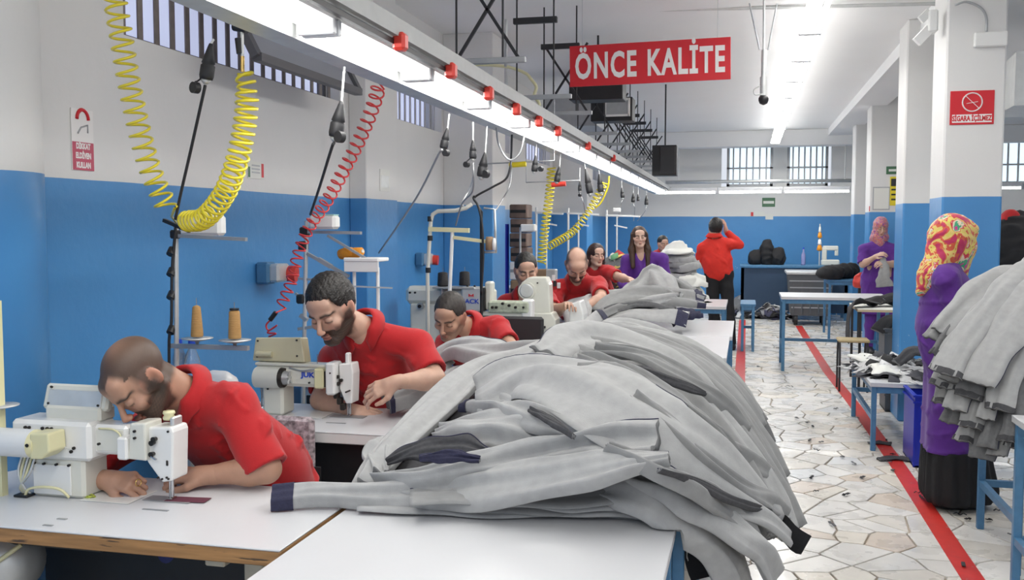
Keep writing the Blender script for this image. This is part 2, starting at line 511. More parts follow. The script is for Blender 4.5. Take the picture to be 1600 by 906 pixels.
# ================================================================== the room
ZB, ZC, XL, YF, XR = 1.81, 3.30, -2.60, 18.5, 6.2
def painted_wall():
    m = bpy.data.materials.new('two_tone_wall_paint'); m.use_nodes = True
    nt = m.node_tree; b = nt.nodes['Principled BSDF']; N = nt.nodes.new; L = nt.links.new
    g = N('ShaderNodeNewGeometry'); sp = N('ShaderNodeSeparateXYZ'); L(g.outputs['Position'], sp.inputs[0])
    nz = N('ShaderNodeTexNoise'); nz.inputs['Scale'].default_value = 1.7; nz.inputs['Detail'].default_value = 5; L(g.outputs['Position'], nz.inputs['Vector'])
    ad = N('ShaderNodeMath'); ad.operation = 'MULTIPLY_ADD'; ad.inputs[1].default_value = .012; L(nz.outputs['Fac'], ad.inputs[0]); L(sp.outputs['Z'], ad.inputs[2])
    gt = N('ShaderNodeMath'); gt.operation = 'GREATER_THAN'; gt.inputs[1].default_value = ZB + .006; L(ad.outputs[0], gt.inputs[0])
    cb = N('ShaderNodeMix'); cb.data_type = 'RGBA'; cb.inputs[6].default_value = (.050, .215, .50, 1); cb.inputs[7].default_value = (.085, .30, .60, 1)
    L(nz.outputs['Fac'], cb.inputs[0])
    n2 = N('ShaderNodeTexNoise'); n2.inputs['Scale'].default_value = 9; n2.inputs['Detail'].default_value = 8; n2.inputs['Roughness'].default_value = .7; L(g.outputs['Position'], n2.inputs['Vector'])
    # flaked paint, only low on the wall
    lo = N('ShaderNodeMapRange'); lo.inputs[1].default_value = .75; lo.inputs[2].default_value = 1.25; lo.inputs[3].default_value = .66; lo.inputs[4].default_value = .78; L(sp.outputs['Z'], lo.inputs[0])
    fl = N('ShaderNodeMath'); fl.operation = 'GREATER_THAN'; L(n2.outputs['Fac'], fl.inputs[0]); L(lo.outputs[0], fl.inputs[1])
    c2 = N('ShaderNodeMix'); c2.data_type = 'RGBA'; L(fl.outputs[0], c2.inputs[0]); L(cb.outputs[2], c2.inputs[6]); c2.inputs[7].default_value = (.55, .65, .74, 1)
    cw = N('ShaderNodeMix'); cw.data_type = 'RGBA'; cw.inputs[6].default_value = (.70, .69, .67, 1); cw.inputs[7].default_value = (.77, .765, .75, 1); L(nz.outputs['Fac'], cw.inputs[0])
    cm = N('ShaderNodeMix'); cm.data_type = 'RGBA'; L(gt.outputs[0], cm.inputs[0]); L(c2.outputs[2], cm.inputs[6]); L(cw.outputs[2], cm.inputs[7])
    L(cm.outputs[2], b.inputs['Base Color'])
    rr = N('ShaderNodeMapRange'); rr.inputs[3].default_value = .33; rr.inputs[4].default_value = .7; L(gt.outputs[0], rr.inputs[0]); L(rr.outputs[0], b.inputs['Roughness'])
    n3 = N('ShaderNodeTexNoise'); n3.inputs['Scale'].default_value = 14; n3.inputs['Detail'].default_value = 6; L(g.outputs['Position'], n3.inputs['Vector'])
    bp = N('ShaderNodeBump'); bp.inputs['Strength'].default_value = .12; bp.inputs['Distance'].default_value = .02; L(n3.outputs['Fac'], bp.inputs['Height']); L(bp.outputs[0], b.inputs['Normal'])
    return m
WALLM = painted_wall()
def struct(mb, name, m, parent=None, **k):
    return mb.build(name, m, parent, kind='structure', base=(0, 0, 0) if parent is None else None, **k)
def Y_(px, py, x): return at(px, py, x=x).y
# ---- left wall with window openings
ZS, ZT = 2.44, 3.02
w1a, w1b = Y_(193, 40, XL), Y_(531, 158, XL)
w2a, w2b = Y_(621, 182, XL), Y_(690, 205, XL)
openings = [(w1a, w1b), (w2a, w2b), (9.0, 10.6), (11.4, 12.9), (14.3, 15.8), (16.3, 17.6)]
mb = MB()
mb.box((XL - .12, (YF - 1) / 2 - .3, ZS / 2), (.24, YF + 2.2, ZS))
mb.box((XL - .12, (YF - 1) / 2 - .3, (ZT + ZC) / 2), (.24, YF + 2.2, ZC - ZT))
prev = -1.9
for a, b in openings + [(YF + .7, 0)]:
    mb.box((XL - .12, (prev + a) / 2, (ZS + ZT) / 2), (.24, a - prev, ZT - ZS)); prev = b
struct(mb, 'wall_left', WALLM)
M['pane'] = mat('daylit_glass', (.46, .50, .68), .5, emit=.85)
M['bar_brown'] = mat('brown_window_bar', (.20, .17, .155), .5, noise=.15)
M['bar_grey'] = mat('grey_window_bar', (.42, .42, .45), .5)
M['sash_dark'] = mat('dark_sash', (.10, .10, .11), .5)
for n_, (a, b) in enumerate(openings):
    w = MB()
    t = .035
    for z in (ZS + t / 2, ZT - t / 2): w.box((XL - .13, (a + b) / 2, z), (.06, b - a, t))
    for y in (a + t / 2, b - t / 2): w.box((XL - .13, y, (ZS + ZT) / 2), (.06, t, ZT - ZS))
    wo = struct(w, 'window_%d' % (n_ + 1), M['grey_metal'] if n_ else M['sash_dark'])
    MB().box((XL - .15, (a + b) / 2, (ZS + ZT) / 2), (.008, b - a - .04, ZT - ZS - .04)).build('pane', M['pane'], wo)
    nb = max(3, int((b - a) / .12)) if n_ < 2 else max(3, int((b - a) / .16))
    for i in range(nb):
        y = a + (b - a) * (i + .5) / nb
        MB().box((XL - .05, y, (ZS + ZT) / 2), (.008, .036 if n_ == 0 else .03, ZT - ZS - .005)).build('bar', M['bar_brown'] if n_ == 0 else M['bar_grey'], wo)
# open sash of the first window, tilted into the room
xs_ = XL + .32; ys0, ys1 = at(402, 112, x=xs_).y, at(560, 114, x=xs_).y
sw = MB()
za, zb_ = at(480, 116, x=xs_).z, ZT - .02
for y in (ys0, ys1): sw.bar((xs_, y, za), (XL + .02, y, zb_), .05, .04)
sw.bar((xs_, ys0, za), (xs_, ys1, za), .05, .04); sw.bar((XL + .02, ys0, zb_), (XL + .02, ys1, zb_), .05, .04)
so = sw.build('window_sash', M['sash_dark'], bpy.data.objects['window_1'], label='dark framed sash tilted open into the room')
sp_ = MB(); sp_.add([(xs_, ys0, za), (xs_, ys1, za), (XL + .02, ys1, zb_), (XL + .02, ys0, zb_)], [(0, 1, 2, 3)])
sp_.build('pane', mat('grey_blind', (.30, .31, .34), .5, trans=.2), so)
# ---- piers on the left wall
def pier(y0, y1, x, x0=None, name='trim_1'):
    struct(MB().box(((x + (x0 or XL)) / 2, (y0 + y1) / 2, ZC / 2), (x - (x0 or XL), y1 - y0, ZC), .006), name, WALLM)
p1a = Y_(546, 311, XL); p1x = at(573, 312, y=p1a).x; p1b = Y_(621, 316, p1x)
pier(p1a, p1b, p1x, name='trim_1')
p2a = Y_(693, 320, XL); p2x = at(770, 320, y=p2a).x
pier(p2a, p2a + .45, p2x, name='trim_2')
pier(13.1, 13.6, -2.12, name='trim_3')
# round column at the near left
rcm = MB(); rcm.lathe([(.235, 0), (.235, ZC)], (-2.66, 2.86, 0), 48)
struct(rcm, 'trim_4', WALLM)
# ---- far wall with two windows
fw = MB()
fa, fb = at(1127, 260, y=YF), at(1300, 260, y=YF)
fz0, fz1 = at(1200, 291, y=YF).z, at(1200, 224, y=YF).z
rwx0, rwx1 = at(1560, 260, y=YF).x, at(1560, 260, y=YF).x + 2.0
fw.box(((XL + XR) / 2, YF + .15, fz0 / 2), (XR - XL + .5, .3, fz0))
fw.box(((XL + XR) / 2, YF + .15, (fz1 + ZC) / 2), (XR - XL + .5, .3, ZC - fz1))
for x0, x1 in ((XL - .24, fa.x), (fb.x, rwx0), (rwx1, XR + .24)):
    fw.box(((x0 + x1) / 2, YF + .15, (fz0 + fz1) / 2), (x1 - x0, .3, fz1 - fz0))
struct(fw, 'wall_back', WALLM)
M['pane_far'] = mat('daylit_glass', (.70, .84, .95), .3, emit=1.0)
def far_window(name, x0, x1, nb):
    w = MB(); t = .05
    for z in (fz0 + t / 2, fz1 - t / 2, (fz0 + fz1) / 2 - .05): w.box(((x0 + x1) / 2, YF + .1, z), (x1 - x0, .06, t * (.6 if z not in (fz0 + t / 2, fz1 - t / 2) else 1)))
    for x in (x0 + t / 2, x1 - t / 2): w.box((x, YF + .1, (fz0 + fz1) / 2), (t, .06, fz1 - fz0))
    wo = struct(w, name, M['grey_metal'])
    MB().box(((x0 + x1) / 2, YF + .12, (fz0 + fz1) / 2), (x1 - x0 - .06, .008, fz1 - fz0 - .06)).build('pane', M['pane_far'], wo)
    for i in range(1, nb):
        MB().box((x0 + (x1 - x0) * i / nb, YF + .07, (fz0 + fz1) / 2), (.028, .03, fz1 - fz0 - .01)).build('bar', M['grey_metal'], wo)
xm0, xm1 = at(1208, 260, y=YF).x, at(1230, 260, y=YF).x
far_window('window_7', fa.x + .1, xm0, 7); far_window('window_8', xm1, fb.x - .06, 7); far_window('window_9', rwx0, rwx1, 12)
struct(MB().box(((xm0 + xm1) / 2, YF + .12, (fz0 + fz1) / 2), (xm1 - xm0, .1, fz1 - fz0)), 'trim_5', M['white_trim'])
# ---- right wall, ceiling, beams
struct(MB().box((XR + .12, (YF - 1) / 2 - .3, ZC / 2), (.24, YF + 2.2, ZC)), 'wall_right', WALLM)
struct(MB().box(((XL + XR) / 2, (YF - 1) / 2 + .5, ZC + .1), (XR - XL + .6, YF + .6, .2)), 'ceiling', M['ceiling'])
struct(MB().box((0, YF - .9, ZC - .14), (XR * 2 - .8, .35, .28), .01), 'trim_6', M['ceiling'])
# ---- columns
def column(n_, x0, x1, y0, d=.42):
    o = struct(MB().box(((x0 + x1) / 2, y0 + d / 2, ZC / 2), (x1 - x0, d, ZC), .012), n_, WALLM)
    return o
c1 = at(1472, 309, z=ZB); c1r = at(1566, 309, y=c1.y - .2)
column('trim_7', at(1472, 309, y=6.66).x, at(1566, 309, y=6.66).x, 6.66, .44)
column('trim_8', at(1411, 318, y=8.45).x + .0, at(1411, 318, y=8.45).x + .42, 8.45, .42)
column('trim_9', at(1358, 330, y=13.3).x, at(1358, 330, y=13.3).x + .46, 13.3, .44)
column('trim_10', at(1334, 331, y=15.7).x, at(1334, 331, y=15.7).x + .44, 15.7, .42)
struct(MB().box((1.55, 11, ZC - .06), (.4, 15, .12)), 'trim_11', M['ceiling'])
# ---- floor: a bed of grout with broken marble pieces set in it
struct(MB().box(((XL + XR) / 2, 8.3, -.065), (XR - XL + .6, 20.6, .10)), 'floor', mat('grout', (.46, .385, .31), .6, noise=.15, nscale=8))
FLOOR = bpy.data.objects['floor']
def marble():
    m = mat('broken_marble', (.7, .68, .64), .16, vcol=True, noise=.12, nscale=5, coat=.08)
    nt = m.node_tree; b = nt.nodes['Principled BSDF']
    g = nt.nodes.new('ShaderNodeNewGeometry'); n = nt.nodes.new('ShaderNodeTexNoise'); n.inputs['Scale'].default_value = 6; n.inputs['Detail'].default_value = 6
    nt.links.new(g.outputs['Position'], n.inputs['Vector'])
    mr = nt.nodes.new('ShaderNodeMapRange'); mr.inputs[1].default_value = .35; mr.inputs[2].default_value = .7; mr.inputs[3].default_value = .20; mr.inputs[4].default_value = .45
    nt.links.new(n.outputs['Fac'], mr.inputs[0]); nt.links.new(mr.outputs[0], b.inputs['Roughness'])
    return m
M['marble'] = marble()
rnd = random.Random(7)
def stones():
    s = .195; nx = int(9.0 / s); ny = int(17.4 / s)
    P = {}
    for i in range(-1, nx + 1):
        for j in range(-1, ny + 1):
            P[(i, j)] = (XL + (i + .5 + rnd.uniform(-.48, .48)) * s * 1.12, 1.2 + (j + .5 + rnd.uniform(-.48, .48)) * s)
    out = []
    for i in range(nx):
        for j in range(ny):
            if rnd.random() < .10: continue
    keep = {k: v for k, v in P.items() if rnd.random() > .22}
    for (i, j), (cx, cy) in keep.items():
        if not (0 <= i < nx and 0 <= j < ny) or cx > 6.1: continue
        poly = [(cx + a, cy + b) for a, b in ((-.5, -.5), (.5, -.5), (.5, .5), (-.5, .5))]
        for di in range(-3, 4):
            for dj in range(-3, 4):
                q = keep.get((i + di, j + dj))
                if q is None or (di == 0 and dj == 0): continue
                mx, my = (cx + q[0]) / 2, (cy + q[1]) / 2
                nx_, ny_ = q[0] - cx, q[1] - cy
                l = math.hypot(nx_, ny_); nx_ /= l; ny_ /= l
                gap = .0052
                new = []
                for k in range(len(poly)):
                    a, b = poly[k], poly[(k + 1) % len(poly)]
                    da = (a[0] - mx) * nx_ + (a[1] - my) * ny_ + gap; db = (b[0] - mx) * nx_ + (b[1] - my) * ny_ + gap
                    if da <= 0: new.append(a)
                    if (da < 0) != (db < 0):
                        t = da / (da - db); new.append((a[0] + (b[0] - a[0]) * t, a[1] + (b[1] - a[1]) * t))
                poly = new
                if len(poly) < 3: break
            if len(poly) < 3: break
        if len(poly) < 3: continue
        # drop slivers of an edge, so corners stay blunt
        pl = [p for k, p in enumerate(poly) if math.hypot(p[0] - poly[k - 1][0], p[1] - poly[k - 1][1]) > .012]
        if len(pl) >= 3: out.append(((cx, cy), pl))
    return out
def stone_geo(c, pl):
    cx = sum(p[0] for p in pl) / len(pl); cy = sum(p[1] for p in pl) / len(pl); n = len(pl)
    ins = .004
    vs = [(x, y, -.014) for x, y in pl] + [(x, y, -.0022) for x, y in pl]
    for x, y in pl:
        l = math.hypot(x - cx, y - cy); k = 1 - ins / max(l, .01)
        vs.append((cx + (x - cx) * k, cy + (y - cy) * k, 0))
    fs = [(i, (i + 1) % n, n + (i + 1) % n, n + i) for i in range(n)] + [(n + i, n + (i + 1) % n, 2 * n + (i + 1) % n, 2 * n + i) for i in range(n)] + [tuple(range(2 * n, 3 * n))]
    return vs, fs
def stone_col():
    r = rnd.random()
    base = (.80, .775, .73) if r < .55 else ((.72, .68, .61) if r < .72 else ((.80, .74, .64) if r < .84 else ((.72, .725, .72) if r < .94 else (.72, .62, .52))))
    k = rnd.uniform(.88, 1.08)
    return [b * k for b in base]
def set_col(me, cols):
    a = me.color_attributes.new('Col', 'FLOAT_COLOR', 'POINT')
    a.data.foreach_set('color', np.array([c_ for c in cols for c_ in (*c, 1.0)], np.float32))
ST = stones()
def vis(c):   # bare floor of the aisle and under the right-hand tables, nearest first
    x, y = c
    open_ = (-.15 < x < 2.6 and y > 3.6)
    return (0 if open_ else 1, y + max(0, x - 1.2))
ST.sort(key=lambda s: vis(s[0]))
for c, pl in ST[:296]:
    vs, fs = stone_geo(c, pl)
    me = bpy.data.meshes.new('flagstone'); me.from_pydata(vs, [], fs); me.materials.append(M['marble'])
    cc = stone_col(); set_col(me, [cc] * len(vs))
    o = bpy.data.objects.new('flagstone', me); COL.objects.link(o); o.parent = FLOOR
    o.location = (0, 0, 0)
vs_, fs_, cs_ = [], [], []
for c, pl in ST[296:]:
    vs, fs = stone_geo(c, pl); b = len(vs_); cc = stone_col()
    vs_ += vs; fs_ += [tuple(b + i for i in f) for f in fs]; cs_ += [cc] * len(vs)
me = bpy.data.meshes.new('flagstone_paving'); me.from_pydata(vs_, [], fs_); me.materials.append(M['marble']); set_col(me, cs_)
o = bpy.data.objects.new('flagstone_paving', me); COL.objects.link(o); o.parent = FLOOR; o['kind'] = 'stuff'
# ---- painted floor lines
def tape(pts, w, name, label):
    m_ = MB(); n = len(pts)
    vs = []
    for i, p in enumerate(pts):
        d = Vector(pts[min(i + 1, n - 1)]) - Vector(pts[max(i - 1, 0)]); d = Vector((d.y, -d.x, 0)).normalized() * w / 2
        p = Vector(p)
        vs += [p - d + Vector((0, 0, .0008)), p + d + Vector((0, 0, .0008)), p - d + Vector((0, 0, .0018)), p + d + Vector((0, 0, .0018))]
    fs = []
    for i in range(n - 1):
        a, b = i * 4, i * 4 + 4
        fs += [(a + 2, a + 3, b + 3, b + 2), (a, a + 2, b + 2, b), (a + 3, a + 1, b + 1, b + 3)]
    m_.add(vs, fs)
    m_.build(name, M['tape_red'], label=label, cat='floor line')
tp = [at(x, y, z=0) for x, y in ((1560, 960), (1521, 906), (1401, 724), (1333, 630), (1293, 580), (1248, 509))]
tape(tp, .105, 'floor_tape', 'long red line on the marble floor running along the right side of the aisle')
tape([at(1154, 640, z=0), at(1156, 590, z=0), at(1158, 543, z=0), at(1160, 500, z=0)], .11, 'floor_tape', 'short red floor line beside the row of white sorting tables')
# ---- signs
def board(name, label, c, w, h, mt, d=.012, cat='sign', tilt=0.0, face=None):
    """upright board, its face looking along -Y (or along face)"""
    t = thing(name, label, cat, c)
    fx = Vector((1, 0, tilt)) if face is None else face
    Mx = frame(c, fx, (0, 0, 1)) 
    b = MB().box((0, 0, -d / 2), (w, h, d), .002, M=Mx); b.build('board', mt, t)
    return t, Mx
sc_ = at(1013.5, 97.5, y=7.15); sw_ = (at(1139, 97, y=7.15) - at(888, 97, y=7.15)).length
t, Mx = board('hanging_sign', 'big red hanging sign reading ÖNCE KALİTE in white letters', sc_, sw_, .30, M['sign_red'], tilt=.014)
text_mesh('lettering', 'ÖNCE KALİTE', .259, M['sign_white'], Mx @ Matrix.Translation((0, -.012, .001)), t, .002, .0075, .585, space=1.14, word=1.25)
for s in (-1, 1):
    MB().cyl(Mx @ Vector((s * sw_ * .42, .15, -.006)), (Mx @ Vector((s * sw_ * .42, .15, -.006))).xy.to_3d() + Vector((0, 0, ZC)), .0015, n=5).build('suspension_wire', M['grey_metal'], t)
# no-smoking plate on the near column
cy = 6.66
sc2 = at(1519, 168, y=cy - .006)
w2 = (at(1554, 168, y=cy) - at(1485, 168, y=cy)).length; h2 = at(1519, 142, y=cy).z - at(1519, 195, y=cy).z
t, Mx = board('no_smoking_sign', 'red and white no-smoking plate reading SİGARA İÇİLMEZ on the nearest column', sc2, w2, h2, M['sign_red'])
MB().box((0, -h2 * .32, .0006), (w2 * .9, h2 * .24, .001), M=Mx).build('text_panel', M['sign_white'], t)
text_mesh('lettering', 'SİGARA İÇİLMEZ', h2 * .21, M['sign_red'], Mx @ Matrix.Translation((0, -h2 * .325, .0014)), t, .0004, .002, .66)
ring = [Mx @ Vector((math.cos(a) * h2 * .27, h2 * .16 + math.sin(a) * h2 * .27, .001)) for a in [i * PI / 16 for i in range(32)]]
MB().tube(ring, .0045, 5, closed=True).build('ring', M['sign_white'], t)
MB().bar(Mx @ Vector((-h2 * .19, h2 * .35, .001)), Mx @ Vector((h2 * .19, -h2 * .03, .001)), .008, .003).build('slash', M['sign_white'], t)
MB().bar(Mx @ Vector((-h2 * .16, h2 * .12, .001)), Mx @ Vector((h2 * .15, h2 * .17, .001)), .012, .003).build('cigarette', M['sign_white'], t)
# notices on the left wall (their faces look along +X)
def wall_notice(name, label, px0, py0, px1, py1, mt, x=XL + .004, cat='notice'):
    a = at(px0, (py0 + py1) / 2, x=x); b = at(px1, (py0 + py1) / 2, x=x)
    zt = at((px0 + px1) / 2, py0, x=x).z; zb2 = at((px0 + px1) / 2, py1, x=x).z
    c = Vector((x, (a.y + b.y) / 2, (zt + zb2) / 2)); w, h = b.y - a.y, zt - zb2
    t = thing(name, label, cat, c)
    Mx = frame(c, (0, 1, 0), (0, 0, 1))
    MB().box((0, 0, -.001), (w, h, .003), M=Mx).build('sheet', mt, t)
    return t, Mx, w, h
t, Mx, w, h = wall_notice('safety_notice', 'narrow white and red safety notice on the wall beside the round column', 112, 171, 146, 266, M['sign_white'])
MB().box((0, -h * .27, .001), (w * .97, h * .46, .001), M=Mx).build('text_panel', mat('faded_red', (.50, .07, .12), .5), t)
for i, s in enumerate(('DİKKAT', 'ELDİVEN', 'KULLAN')):
    text_mesh('lettering', s, h * .13, M['sign_white'], Mx @ Matrix.Translation((0, -h * (.11 + .155 * i), .0018)), t, .0003, .0016, .72)
MB().tube([Mx @ Vector((math.cos(a) * w * .26, h * .33 + math.sin(a) * w * .3, .001)) for a in [PI * i / 10 for i in range(11)]], .008, 5).build('symbol', M['sign_red'], t)
MB().tube([Mx @ Vector(p) for p in ((-.03, h * .1, .001), (-.01, h * .2, .001), (.03, h * .25, .001), (.03, h * .12, .001))], .004, 5).build('symbol', M['grey_metal'], t)
t, Mx, w, h = wall_notice('paper_notice', 'small white notice with green and red edges on the left wall', 387, 252, 412, 279, M['paper'])
MB().box((w * .42, 0, .001), (w * .14, h * .8, .001), M=Mx).build('red_strip', M['sign_red'], t)
MB().box((-w * .42, -h * .15, .001), (w * .12, h * .6, .001), M=Mx).build('green_strip', M['sign_green'], t)
for k in range(3): MB().box((0, h * (.25 - .2 * k), .001), (w * .5, h * .09, .001), M=Mx).build('text_line', M['grey_metal'], t)
t, Mx, w, h = wall_notice('paper_notice', 'small grey picture card on the lit face of the first wall pier', 594, 265, 609, 299, M['paper'], x=p1x + .004)
MB().box((0, -h * .05, .001), (w * .8, h * .55, .001), M=Mx).build('picture', M['galv'], t)
# far wall and rear column notices
def far_notice(name, label, px0, py0, px1, py1, mt, y, cat='notice'):
    a, b = at(px0, py0, y=y - .006), at(px1, py1, y=y - .006)
    c = (a + b) / 2
    t = thing(name, label, cat, c); Mx = frame(c, (1, 0, 0), (0, 0, 1))
    MB().box((0, 0, -.002), (b.x - a.x, a.z - b.z, .006), M=Mx).build('sheet', mt, t)
    return t, Mx, b.x - a.x, a.z - b.z
t, Mx, w, h = far_notice('framed_notice', 'small olive-green framed notice on the far wall', 1191, 309, 1211, 323, M['sign_green'], YF)
MB().box((0, 0, .0015), (w * .82, h * .3, .002), M=Mx).build('sheet_print', M['paper'], t)
t, Mx, w, h = far_notice('paper_strip', 'thin white paper strip with a red mark above the blue band of the far wall', 1173, 331, 1195, 338, M['paper'], YF)
MB().box((-w * .4, 0, .0015), (w * .18, h * .9, .002), M=Mx).build('red_mark', M['sign_red'], t)
far_notice('paper_strip', 'little cream paper stuck at the top of the blue band on the far wall', 1196, 334, 1208, 343, M['paper'], YF)
t, Mx, w, h = far_notice('notice_board', 'pale framed notice board on the column behind the far woman in a headscarf', 1364, 292, 1390, 328, M['grey_metal'], 13.3)
MB().box((0, 0, .0015), (w * .88, h * .9, .002), M=Mx).build('sheet_print', M['paper'], t)
t, Mx, w, h = far_notice('column_band', 'red strip under the notice board on the column', 1358, 322, 1404, 330, M['sign_red'], 13.31, 'sign')
t, Mx, w, h = far_notice('warning_sign', 'tall yellow warning sign with black print beside the notice board', 1391, 276, 1405, 321, M['sign_yellow'], 13.3, 'sign')
MB().box((0, h * .3, .0015), (w * .8, h * .26, .002), M=Mx).build('print', M['black'], t)
for k in range(3): MB().box((0, h * (.05 - .17 * k), .0015), (w * .7, h * .06, .002), M=Mx).build('print', M['black'], t)
t, Mx, w, h = far_notice('exit_sign', 'small dark green sign above the yellow warning sign', 1385, 260, 1404, 272, M['sign_green'], 13.3, 'sign')
MB().box((0, 0, .0015), (w * .6, h * .3, .002), M=Mx).build('print', M['paper'], t)
# ---- fluorescent rows
def lamp_row(label, a, b, seg, tubes, z, w, group, hw=1.0):
    """fixtures end to end from a to b (x, y); each is a thing"""
    a = Vector((a[0], a[1], z)); b = Vector((b[0], b[1], z)); d = (b - a); n = max(1, round(d.length / seg)); d /= n
    u = d.normalized(); side = Vector((u.y, -u.x, 0))
    first = None
    W_ = ['nearest the camera', 'second from the camera', 'third from the camera', 'fourth from the camera', 'fifth from the camera', 'sixth from the camera', 'seventh from the camera', 'eighth from the camera', 'ninth from the camera', 'tenth from the camera', 'eleventh from the camera', 'twelfth from the camera', 'thirteenth from the camera', 'fourteenth from the camera', 'fifteenth from the camera', 'sixteenth from the camera', 'last before the far wall', 'very last']
    if n < 4: W_ = ['leftmost', 'middle one' if n > 2 else 'right one', 'rightmost']
    for i in range(n):
        p = a + d * i
        L = d.length * .985
        if first is None or True:
            Mx = frame(p, u, side.cross(u).cross(u) * -1) if False else Matrix(((u.x, side.x, 0, p.x), (u.y, side.y, 0, p.y), (u.z, 0, 1, p.z), (0, 0, 0, 1)))
            t = thing('tube_light', label + ', ' + W_[i], 'ceiling light', p, 0, group)
            hs_ = MB().box((L / 2, 0, .05), (L, w * hw, .06), .008, M=Mx).build('housing', M['tube_white'], t)
            for k in range(tubes):
                yy = (k - (tubes - 1) / 2) * w * .66
                MB().cyl((.03, yy, -.0), (L - .03, yy, -.0), .018, n=10, M=Mx).build('tube', M['tube'], t)
            for e in (.012, L - .012):
                MB().box((e, 0, -.0), (.024, w * .95, .05), .004, M=Mx).build('lamp_holder', M['tube_white'], hs_)
la, lb = at(470, 30, z=2.22), at(1035, 300, z=2.22)
dl = (lb - la) / (lb.y - la.y)
P0 = la + dl * (1.2 - la.y)
ROW = lambda y: P0 + dl * (y - P0.y)        # the left row, a point at depth y
ROWX = Vector((dl.x, dl.y, 0)).normalized(); ROWS = Vector((ROWX.y, -ROWX.x, 0))
lamp_row('bright tube fixture over the sewing machines', ROW(.875), ROW(16.7), .93, 1, 2.22, .13, 'tube lights hung in the left row')
ra, rb_ = at(1277, 0, z=3.06), at(1218, 262, z=3.06)
lamp_row('bright tube fixture under the ceiling over the aisle', (ra.x, 1.5), (ra.x + .05, 17.2), 1.25, 2, 3.06, .17, 'tube lights over the aisle', .4)
lamp_row('tube fixture across the far wall', (at(1022, 303, y=16.9).x, 16.9), (at(1330, 303, y=16.9).x, 16.9), 1.25, 1, at(1170, 300, y=16.9).z, .10, 'tube lights across the far end')
lamp_row('tube fixture beyond the nearest column', (3.0, 16.9), (5.6, 16.9), 1.3, 1, at(1170, 297, y=16.9).z, .10, 'tube lights in the right bay')
# cable duct, busbar and sockets along the left row
def along(off_s, off_z, y): return ROW(y) + ROWS * off_s + Vector((0, 0, off_z))
mb_ = MB(); mb_.bar(along(-.118, -.005, 1.2), along(-.118, -.005, 17.4), .09, .05)
tt = mb_.build('cable_duct', M['galv'], label='pale metal cable duct along the left edge of the long light row', cat='duct', base=(0, 0, 0))
def on_sheet(px, py, off):
    d = ray(px, py); o_ = Vector((0, 0, EYE)); c0 = ROW(0) + ROWS * off
    return o_ + d * ((c0 - o_).xy.to_3d().dot(ROWS) / d.xy.to_3d().dot(ROWS))
q1 = on_sheet(617, 66, .08); zo = q1.z - ROW(q1.y).z
M['channel_grey'] = mat('channel_grey', (.36, .365, .36), .5, noise=.06)
tt = thing('busbar', 'grey power busbar with a black lower edge and red sockets above the light row', 'busbar', along(.03, .17, 9))
MB().bar(along(.105, zo + .035, 1.2), along(.105, zo + .035, 17.4), .035, .06).build('channel', M['channel_grey'], tt)
MB().bar(along(.095, zo - .012, 1.2), along(.095, zo - .012, 17.4), .018, .018).build('lower_edge', M['black'], tt)
ysock = []
for px, py in ((617, 66), (697, 111), (757, 146), (801, 171), (837, 190), (867, 205), (915, 228), (955, 247)):
    p = on_sheet(px, py, .10); ysock.append(p)
    so_ = MB().box((p.x + .02, p.y, p.z), (.045, .05, .062), .01).build('socket', M['red_plastic'], tt)
# hanging trapeze frames that carry it
def trapeze(y, label_extra=''):
    c = ROW(y)
    t = thing('hanging_bracket', 'black slotted hanging bracket with rods' + label_extra, 'bracket', c + Vector((0, 0, .28)), 0, 'hangers over the light row')
    zt = ZC - .02; wv = .19
    MB().box((c.x - .09, c.y, zt - .28), (.30, .035, .04), .003).build('slotted_bar', M['dark_metal'], t)
    MB().box((c.x - .05, c.y, c.z + .27), (.42, .03, .03), .003).build('cross_bar', M['grey_metal'], t)
    for s in (-1, 1):
        MB().cyl((c.x - .09 + s * wv / 1.5, c.y, c.z + .26), (c.x - .09 + s * wv / 1.5, c.y, ZC), .006, n=6).build('rod', M['dark_metal'], t)
    return t
def braces(t, y):
    a = ROW(y)
    for s in (-1, 1):
        MB().bar((a.x - .05 - s * .17, a.y + .01, a.z + .28), (a.x - .05 + s * .17, a.y + .01, ZC - .28), .016).build('brace', M['dark_metal'], t)
TRY = [3.4, 4.95, 6.4, 7.35, 9.0, 10.2, 11.2, 12.1, 13.0, 14.0, 15.1]
ORD = ['nearest the camera', 'second from the camera', 'third', 'fourth', 'fifth', 'sixth', 'seventh', 'eighth', 'ninth', 'tenth', 'farthest']
for i, y in enumerate(TRY):
    t = trapeze(y, ', ' + ORD[i] + (' from the camera' if 2 <= i < 10 else ''))
    if i not in (0, 2): braces(t, y)
# ---- conduit, ceiling camera, boxes, speakers
zc_ = at(1000, 18, y=7.6)
cz = lambda px, py: at(px, py, y=7.7)
m_ = MB().tube([cz(791, 150), cz(790, 60), cz(791, 28), cz(800, 24), cz(860, 19), cz(995, 16), cz(1200, 12), cz(1452, 6), cz(1560, 3)], .014, 8)
m_.build('conduit', M['galv'], label='thin pale conduit crossing under the ceiling and bending down at the left', cat='pipe', base=(0, 0, 0))
cp = at(1193, 100, y=6.9)
t = thing('security_camera', 'small black dome camera on a pole hung from the ceiling by three struts', 'camera', at(1193, 158, y=6.9))
MB().cyl(at(1193, 128, y=6.9), at(1194, 0, y=6.9), .008, n=8).cyl(at(1193, 128, y=6.9), at(1194, 78, y=6.9), .018, n=8).build('pole', M['galv'], t)
for px in (1171, 1214):
    MB().cyl(at(px, 5, y=6.9), at(1187 if px < 1193 else 1200, 78, y=6.9), .006, n=6).build('strut', M['grey_metal'], t)
MB().cyl(at(1193, 150, y=6.9), at(1193, 120, y=6.9), .025, n=10).build('bracket', M['galv'], t)
